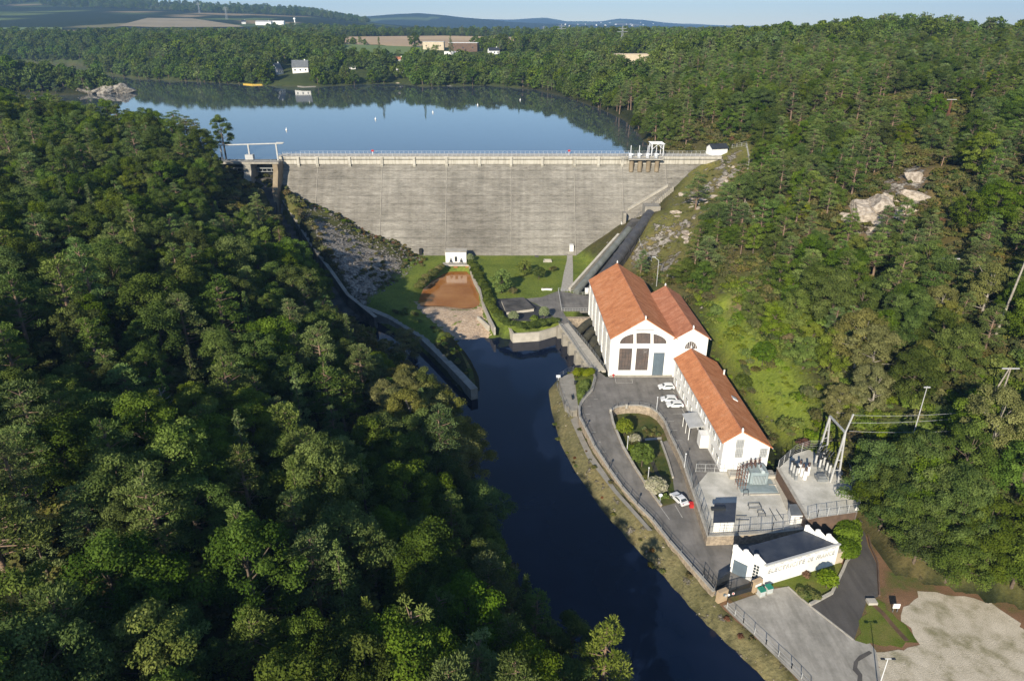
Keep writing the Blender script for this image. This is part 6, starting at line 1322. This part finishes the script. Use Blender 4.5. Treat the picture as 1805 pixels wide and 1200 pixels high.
small('speed_sign', 1163, 886, LOW, lambda m, x, y, z: m.tube((x, y, z), (x, y, z+1.9), .05).tube((x, y-.05, z+1.9), (x, y+.03, z+1.9), .4, n=16), 'white_metal', 'round pale road sign at the point of the garden wall', 'sign')
for i, (px, py) in enumerate(((1104, 719), (1076, 727))): small('wall_pillar', px, py, 0, lambda m, x, y, z: m.box((x, y, z+.45), (.5, .5, .95)).box((x, y, z+.97), (.62, .62, .12)), 'cap_stone', ['stone pillar at the crown of the horseshoe wall', 'stone pillar where the horseshoe wall meets the curving road'][i], 'pillar')
for i, (px, py, lb) in enumerate(((1032, 755, 'upper'), (1074, 827, 'middle'), (1123, 890, 'lower'))):
    x, y, z = gz(px, py); o = thing('bollard_light', (x, y, z), lb+' dark lantern standing on the curved riverside parapet', 'lantern'); MB().tube((x, y, z), (x, y, z+1.5), .06).build('post', M['dark_metal'], o); MB().lathe((x, y, z+1.5), [(.08, 0), (.22, .15), (.2, .4), (.03, .55)], 8).build('lantern_head', M['dark_metal'], o)
# ================================================================ masts on the wooded hillside and wires
def lattice(px, py, h, label, w0=1.1, m='rust', arm=2.4, d0=40):
    x, y, z = gt(px, py, 0, d0); o = thing('lattice_mast', (x, y, z), label, 'pylon'); mb = MB(); n = 9
    for k in range(n):
        a, b = 1-k/n*.8, 1-(k+1)/n*.8; z0, z1 = z+h*k/n, z+h*(k+1)/n; ca = [(x+i*w0/2*a, y+j*w0/2*a, z0) for i, j in ((-1, -1), (1, -1), (1, 1), (-1, 1))]; cb_ = [(x+i*w0/2*b, y+j*w0/2*b, z1) for i, j in ((-1, -1), (1, -1), (1, 1), (-1, 1))]
        for i in range(4): mb.tube(ca[i], cb_[i], .08, n=4); mb.tube(ca[i], cb_[(i+1) % 4], .05, n=4); mb.tube(cb_[i], cb_[(i+1) % 4], .04, n=4)
    mb.build('lattice', M[m], o); MB().box((x, y, z+h+.1), (arm, .22, .22)).build('cross_arm', M['light_grey'], o); return (x, y, z+h)
lattice(1662, 238, 12.5, 'rusty lattice mast on the heath strip high on the hillside', arm=3.6); lattice(1652, 545, 12, 'rusty lattice mast in the trees at the middle of the hillside', arm=4.0)
def pole(px, py, h, label, m='pale_bark', r=.2, lean=(0, 0), cross=0, name='utility_pole', dbl=False):
    x, y, z = gt(px, py); o = thing(name, (x, y, z), label, 'pole'); MB().tube((x, y, z-.5), (x+lean[0], y+lean[1], z+h), r, r*.6, n=8).build('shaft', M[m], o)
    if dbl: MB().tube((x-2.2, y, z-.5), (x+lean[0]-.2, y+lean[1], z+h), r, r*.6, n=8).build('shaft', M[m], o)
    if cross: MB().box((x+lean[0], y+lean[1], z+h-.2), (cross, .2, .2)).build('cross_arm', M['light_grey'], o)
    return (x+lean[0], y+lean[1], z+h)
pole(1752, 598, 17, 'tall bare leaning pole wrapped in ivy beside the dark trees', lean=(1.2, 0), r=.28)
tp1 = pole(1758, 718, 7.5, 'double wooden pole with a cross-arm in the power line clearing', cross=3.2, dbl=True); tp2 = pole(1600, 800, 14, 'slender grey pole rising through the power line clearing', 'light_grey', .12, cross=1.2)
pole(1318, 300, 4, 'short pale post at the head of the shoulder path', 'light_grey', .12)
wr = thing('power_line', tuple(legs[1]), 'three pale overhead wires running from the gantry across the clearing', 'wires')
def cat_wire(a, b, sag, n=14):
    return [tuple(Vector(a).lerp(Vector(b), i/n)-Vector((0, 0, sag*4*(i/n)*(1-i/n)))) for i in range(n+1)]
for k, (dx, dz, ey) in enumerate(((0, 4, 700), (0, 2.3, 706), (.3, .4, 735))):
    a = Vector(legs[1])+Vector((.5+dx, .2, dz-.2)); e = gy(1900, ey, a.y-8)
    MB().path(cat_wire(a, e, 1.4, 22), .032, 4).build('wire', M['wire'], wr)
fence([gt(a, b) for a, b in [(1290, 262), (1315, 258), (1320, 285), (1318, 300)]], 1.6, 'pale fence at the top of the rocky shoulder above the crest cabin', 2, 'light_grey', mesh_=.6)
fence([gt(a, b) for a, b in [(1312, 362), (1322, 378), (1333, 400), (1345, 414)]], 1.8, 'short pale snow fence among the pines on the hillside', 1.5, 'concrete_pale', mesh_=.8)
fence([gt(a, b) for a, b in [(1122, 415), (1132, 440), (1148, 462)]], 1.2, 'thin handrail on the rock above the penstock', 2.5, 'light_grey')
# rock crags, each a faceted boulder mass
def crag(x, y, z, rx, ry, rz_, seed, label, name='rock_outcrop', m='rock', grp=None):
    bm = bmesh.new(); bmesh.ops.create_icosphere(bm, subdivisions=5, radius=1); P_ = np.array([v.co for v in bm.verts])
    r_ = np.random.default_rng(seed); D = r_.normal(size=(15, 3)); D /= np.linalg.norm(D, axis=1)[:, None]; h = r_.uniform(.5, 1.0, 15)
    dp = P_@D.T; s = np.min(np.where(dp > .05, h/np.maximum(dp, .05), 9), 1); s = np.minimum(s, 1.15); f_ = np.round((P_@np.array([.5, .3, .8]))*4+seed)/4; P_ = P_*s[:, None]*(1+.10*np.sin(f_*23+seed))[:, None]+r_.normal(size=P_.shape)*.010
    for v, p in zip(bm.verts, P_): v.co = (p[0]*rx, p[1]*ry, p[2]*rz_)
    me = bpy.data.meshes.new(name); bm.to_mesh(me); bm.free(); me.materials.append(M[m]); o = link(bpy.data.objects.new(name, me)); o.location = (x, y, z); o.rotation_euler = (0, 0, seed); return tag(o, label, 'rock', grp)
for i, (px, py, s) in enumerate(((1500, 390, 4.2), (1522, 376, 5.0), (1545, 366, 4.5), (1565, 352, 3.5), (1543, 405, 2.6), (1612, 318, 3.6), (1618, 348, 4.2), (1600, 370, 3.0), (1585, 388, 2.2))):
    x, y, z = gt(px, py); crag(x, y, z-s*.12, s*1.15, s*.9, s*.8, i+3, 'pale rock face of the crag among the pines on the hillside', m='rock_pale', grp='pale rock faces of the hillside crag')
r_ = np.random.default_rng(9)
for i in range(34):
    t = r_.random(); px = 1170+120*t+r_.normal()*16; py = 440-(px-1170)*.9+r_.normal()*18-20*(i % 3); x, y, z = gt(px, py); s = .8+1.4*r_.random(); crag(x, y, z-s*.25, s*1.5, s*.8, s*.5, i+40, 'pale rock rib breaking through the heath of the dam shoulder', m='rock_pale', grp='rock ribs on the dam shoulder')
for i, (px, py, s) in enumerate(((1140, 240, 6), (1155, 238, 6.5), (1190, 246, 6), (1210, 250, 5), (1225, 252, 4), (1176, 252, 3.5))):
    x, y, _ = g(px, py, LZ); crag(x+2, y+3, LZ-.3, s*1.2, s*.8, s*.55, i+90, 'grey-pink lakeside rock between the reservoir and the pines near the crest', m='rock_pale', grp='lakeside rocks near the crest')
for i in range(9):
    px = 150+i*9; x, y, _ = g(px, 166-i*.2, LZ); crag(x, y+4, LZ+2, 10, 7, 4.5+1.6*math.sin(i*2.1), i+120, 'grey slab of the quarried cliff on the far side of the near wooded ridge', m='rock', grp='grey slabs of the lakeside cliff')
# small stones as stuff
bm = bmesh.new(); bmesh.ops.create_icosphere(bm, subdivisions=1, radius=1)
for v in bm.verts: v.co = v.co*(.7+.5*random.random()); v.co.z *= .6
sm_ = bpy.data.meshes.new('stone'); bm.to_mesh(sm_); bm.free(); sm_.materials.append(M['rock_pale']); PROTO['stone'] = (sm_, sm_, sm_, 1)
pts = []
for P, n, s0, s1 in ((GRAVEL, 1300, .08, .26), (bank, 500, .06, .2)):
    x0, x1, y0, y1 = min(p[0] for p in P), max(p[0] for p in P), min(p[1] for p in P), max(p[1] for p in P); a = r_.uniform(x0, x1, n*3); b = r_.uniform(y0, y1, n*3); k_ = inpoly(P, a, b)
    for u, v in list(zip(a[k_], b[k_]))[:n]: pts.append((u, v, T(u, v)+.05, s0+(s1-s0)*r_.random()**2.5, r_.random()*6, 0))
PROTO['stone2'] = (0, 0, sm_.copy(), 1); PROTO['stone2'][2].materials[0] = M['rock_shaded']  # same stone with the shade of the wood painted into its material
x0, x1, y0, y1 = -98, -34, 208, 286; a = r_.uniform(x0, x1, 4500); b = r_.uniform(y0, y1, 4500); k_ = inpoly(ROCKSLOPE, a, b)
for u, v in list(zip(a[k_], b[k_]))[:1400]: pts.append((u, v, T(u, v)+.02, .2+.5*r_.random()**2.5, r_.random()*6, 1))
scatter('scattered_stones', pts, ['stone', 'stone2'], 'loose pale stones on the rock slope, gravel bar and river bank')
for px, py, hh, lb in ((292, 745, 11, 'bare grey dead pine in a gap of the wood across the river'), (560, 905, 8, 'small pale dead tree low in the wood across the river')):
    x, y, z = gt(px, py, 5); o = thing('dead_tree', (x, y, z), lb, 'dead tree'); MB().tube((x, y, z-.5), (x+.3, y, z+hh), .2, .05).build('trunk', M['pale_bark'], o); mb = MB()
    for i in range(22):
        a = i*2.4; t = .35+.6*i/22; L = (1-t)*4+.6; p = Vector((x+.3*t, y, z+hh*t)); q = p+Vector((math.cos(a)*L, math.sin(a)*L, L*.35)); mb.tube(p, q, .05, .02, 4)
        mb.tube(p.lerp(q, .6), p.lerp(q, .6)+Vector((math.sin(a)*.7, math.cos(a)*.7, .5)), .03, .01, 4)
    mb.build('branches', M['pale_bark'], o)
# ================================================================ across the reservoir
def house(px, py, L, Wd, H, rz, roofm, label, name='house', wallm='white_paint', roofh=None, z=None, Yd=None, win=3, chim=True):
    x, y, zz = gt(px, py) if Yd is None else gy(px, py, Yd); z = zz if z is None else z; o = thing(name, (0, 0, 0), label, 'house' if name == 'house' else 'building'); roofh = Wd*.45 if roofh is None else roofh
    MB().box((0, 0, H/2-1), (L, Wd, H+2)).build('wall', M[wallm], o, True)
    if roofh > 0:
        rf = gable(MB(), 0, 0, H, L, Wd, roofh, 0).build('roof', M[roofm], o, True)
        if chim: MB().box((L*.3, 0, H+roofh), (.9, .7, 1.8)).build('chimney', M[wallm], rf, True)
        for s in (-1, 1): MB().add([(s*L/2, -Wd/2, H-.02), (s*L/2, Wd/2, H-.02), (s*L/2, 0, H+roofh)], [(0, 1, 2)]).build('gable', M[wallm], o, True)
    else: MB().box((0, 0, H+.15), (L+.4, Wd+.4, .3)).build('roof', M[roofm], o, True)
    for i in range(win): MB().box((-L/2+(i+.5)*L/win, -Wd/2-.02, H*.5), (1.4, .1, 1.5)).build('window', M['glass'], o, True)
    o.location = (x, y, z); o.rotation_euler = (0, 0, rz); return o
house(531, 128, 15, 9, 5, .15, 'grey_slate', 'grey-roofed white villa above the jetty on the far shore of the reservoir', roofh=6)
house(490, 131, 8, 7, 4, 1.2, 'grey_slate', 'small white house with a steep pale roof left of the villa on the far shore', roofh=6)
house(622, 118, 6, 5, 4, .5, 'slate', 'tiny white cottage in the trees above the reservoir shrubs', roofh=3)
house(711, 130, 12, 8, 6, -.1, 'tan_plaster', 'pale lakeside house with a flat tan roof among the tall trees', roofh=0); house(700, 112, 16, 8, 4, 0, 'roof_tile_old', 'low house with a brown roof behind the lakeside house', roofh=2.2)
house(765, 88, 26, 14, 9, .0, 'light_grey', 'wide pale flat-roofed hall at the edge of the ploughed field', 'sports_hall', 'tan_plaster', 0); house(818, 92, 34, 18, 10, -.06, 'white_paint', 'large grey-roofed building with white fascia beside the ploughed field', 'leisure_centre', 'brick_brown', 0)
house(800, 98, 22, 8, 4, .1, 'white_paint', 'low white annex in front of the large grey-roofed building', 'annex', 'white_paint', 0); house(870, 96, 12, 8, 4, .3, 'slate', 'small dark-roofed house at the right end of the ploughed field', roofh=3)
house(1120, 110, 34, 10, 6, .02, 'tan_plaster', 'plain tan building in a clearing of the wood above the lake', 'store_building', 'tan_plaster', 0, win=0)
house(1388, 95, 18, 6, 7, .0, 'tan_plaster', 'ochre building half hidden in the trees on the ridge', 'store_building', 'tan_plaster', 0, win=0)
house(466, 45, 40, 14, 7, 0, 'light_grey', 'long white shed on the ridge beyond the wooded far shore', 'shed', 'white_paint', 3, win=0); house(490, 44, 34, 14, 6, 0, 'white_paint', 'second long white shed on the ridge beyond the far shore', 'shed', 'white_paint', 3, win=0); house(430, 43, 10, 8, 5, .4, 'slate', 'small white farmhouse beside the tan field on the ridge', roofh=4)
for i in range(16): house(1000+i*11+r_.normal()*4, 44+r_.normal()*2.0, 12+4*r_.random(), 9, 6, r_.random()*3, 'slate', 'white house of the small town on the skyline', roofh=4, win=0, chim=False, Yd=None)['group'] = 'white houses of the town on the skyline'
for i in range(10): house(595+i*9, 121+r_.normal()*1.5, 5, 3, 2.6, r_.random(), 'white_paint', 'small white caravan parked in the row above the far shore', 'caravan', 'white_paint', 0, win=1)['group'] = 'caravans in the row above the far shore'
def quad_pontoon(name, pts, w_, h, m, label, cat): return tag(MB().wall([g(a, b, LZ) for a, b in pts], w_, -.3, h).build(name, M[m]), label, cat)
quad_pontoon('boat_jetty', [(522, 152), (535, 154), (556, 153)], 3, .5, 'concrete', 'grey floating jetty below the villa', 'jetty'); quad_pontoon('boat_jetty', [(788, 152), (803, 151), (822, 148)], 2.2, .5, 'concrete', 'long thin floating jetty by the sandy beach', 'jetty')
quad_pontoon('swim_platform', [(433, 149), (447, 150.5), (462, 150)], 5, .8, 'yellow', 'row of yellow pedalos moored at the wooded far shore', 'pedalos')
quad_pontoon('beach', [(700, 146), (740, 147), (790, 145), (830, 144), (840, 148)], 10, .5, 'tan_plaster', 'narrow sandy beach on the far shore', 'beach')['kind'] = 'structure'
for i, (px, py, lb) in enumerate(((505, 230, 'white buoy nearest the spillway'), (662, 211, 'white buoy in the middle of the reservoir, left of centre'), (763, 199, 'white buoy in the middle of the reservoir'), (842, 186, 'white buoy below the jetty'), (917, 177, 'white buoy closest to the wooded shore of the reservoir'))):
    x, y, _ = g(px, py, LZ); o = thing('mooring_buoy', (x, y, LZ), lb, 'buoy'); MB().lathe((x, y, LZ-.2), [(.3, 0), (.5, .4), (.4, .8), (.12, 1.0), (.1, 1.6), (.03, 1.7)], 10).build('float', M['white_paint'], o)
def pylon(px, py, h, label, Yd=None, tower=False):
    x, y, z = gt(px, py) if Yd is None else gy(px, py, Yd); o = thing('water_tower' if tower else 'lattice_pylon', (x, y, z), label, 'tower' if tower else 'pylon')
    if tower: MB().tube((x, y, z-5), (x, y, z+h), 1.7, 1.4, 12).build('shaft', M['white_paint'], o); MB().lathe((x, y, z+h), [(1.4, 0), (3, 2.5), (3, 4.5), (.5, 5.5)], 16).build('tank', M['white_paint'], o); return
    mb = MB(); w0 = h*.16; n = 7
    for k in range(n):
        a, b = 1-k/n*.85, 1-(k+1)/n*.85; z0, z1 = z+h*k/n, z+h*(k+1)/n
        for i, j in ((-1, -1), (1, -1), (1, 1), (-1, 1)): mb.tube((x+i*w0/2*a, y+j*w0/2*a, z0), (x+i*w0/2*b, y+j*w0/2*b, z1), h*.007, n=4); mb.tube((x+i*w0/2*a, y+j*w0/2*a, z0), (x-i*w0/2*b, y+j*w0/2*b, z1), h*.005, n=4)
    mb.build('lattice', M['grey_metal'], o); mb = MB()
    for t, l in ((.78, .22), (.9, .17)): mb.box((x, y, z+h*t), (h*l*2, h*.02, h*.02))
    mb.build('cross_arm', M['grey_metal'], o)
pylon(521, 50, 17, 'thin pale water tower on the wooded ridge beyond the far shore', tower=True)
for px, py, h, lb in ((989, 80, 26, 'grey lattice pylon at the end of the ploughed field'), (1095, 92, 24, 'grey lattice pylon among the trees behind the tan building'), (958, 66, 20, 'grey lattice pylon in the far hedge beyond the field'), (1115, 60, 22, 'grey lattice pylon below the skyline town'), (400, 35, 34, 'distant lattice pylon above the tan field'), (352, 24, 34, 'distant lattice pylon on the blue wooded hill')): pylon(px, py, h, lb)
# fields draped on the plateau
for nm, P, m in (('ploughed_field', FIELD, 'old_field'), ('green_field', FIELD_G, 'green_field'), ('stubble_field', FIELD_L, 'pale_field'), ('meadow_field', FIELD_P, 'green_field')):
    sheet(nm, P, (lambda x, y, u=(.8 if nm == 'ploughed_field' else 1.3): T(x, y)+u), m, 22)
# conifers that stand out on the far shore
for i, (px, py, s, sz, lb) in enumerate(((671, 120, 1.5, 1.2, 'dark pointed spruce standing above the far shore beside the caravans'), (747, 138, 1.1, 1.6, 'pale green poplar column on the far shore'), (795, 100, 1.3, 1.2, 'dark pointed fir in front of the grey-roofed building'), (915, 92, 1.3, 1.1, 'dark pointed fir beside the end of the ploughed field'))):
    x, y, z = gt(px, py); plant('spruce_tree', 'spi1', x, y, z, s*1.2, lb, 'conifer', sz=sz)
# ================================================================ air
hz = MB().box((-500, 6200, 90), (21500, 13600, 650)).build('haze', M['glass']); hz['kind'] = 'stuff'; hz['label'] = 'thin blue morning haze over the valley'
hm = bpy.data.materials.new('haze'); hm.use_nodes = True; t_ = hm.node_tree; t_.nodes.clear(); ou = t_.nodes.new('ShaderNodeOutputMaterial'); pv = t_.nodes.new('ShaderNodeVolumePrincipled')
pv.inputs['Color'].default_value = (.36, .62, 1, 1); pv.inputs['Density'].default_value = .00011; pv.inputs['Anisotropy'].default_value = .1; t_.links.new(pv.outputs[0], ou.inputs['Volume']); hz.data.materials.clear(); hz.data.materials.append(hm)
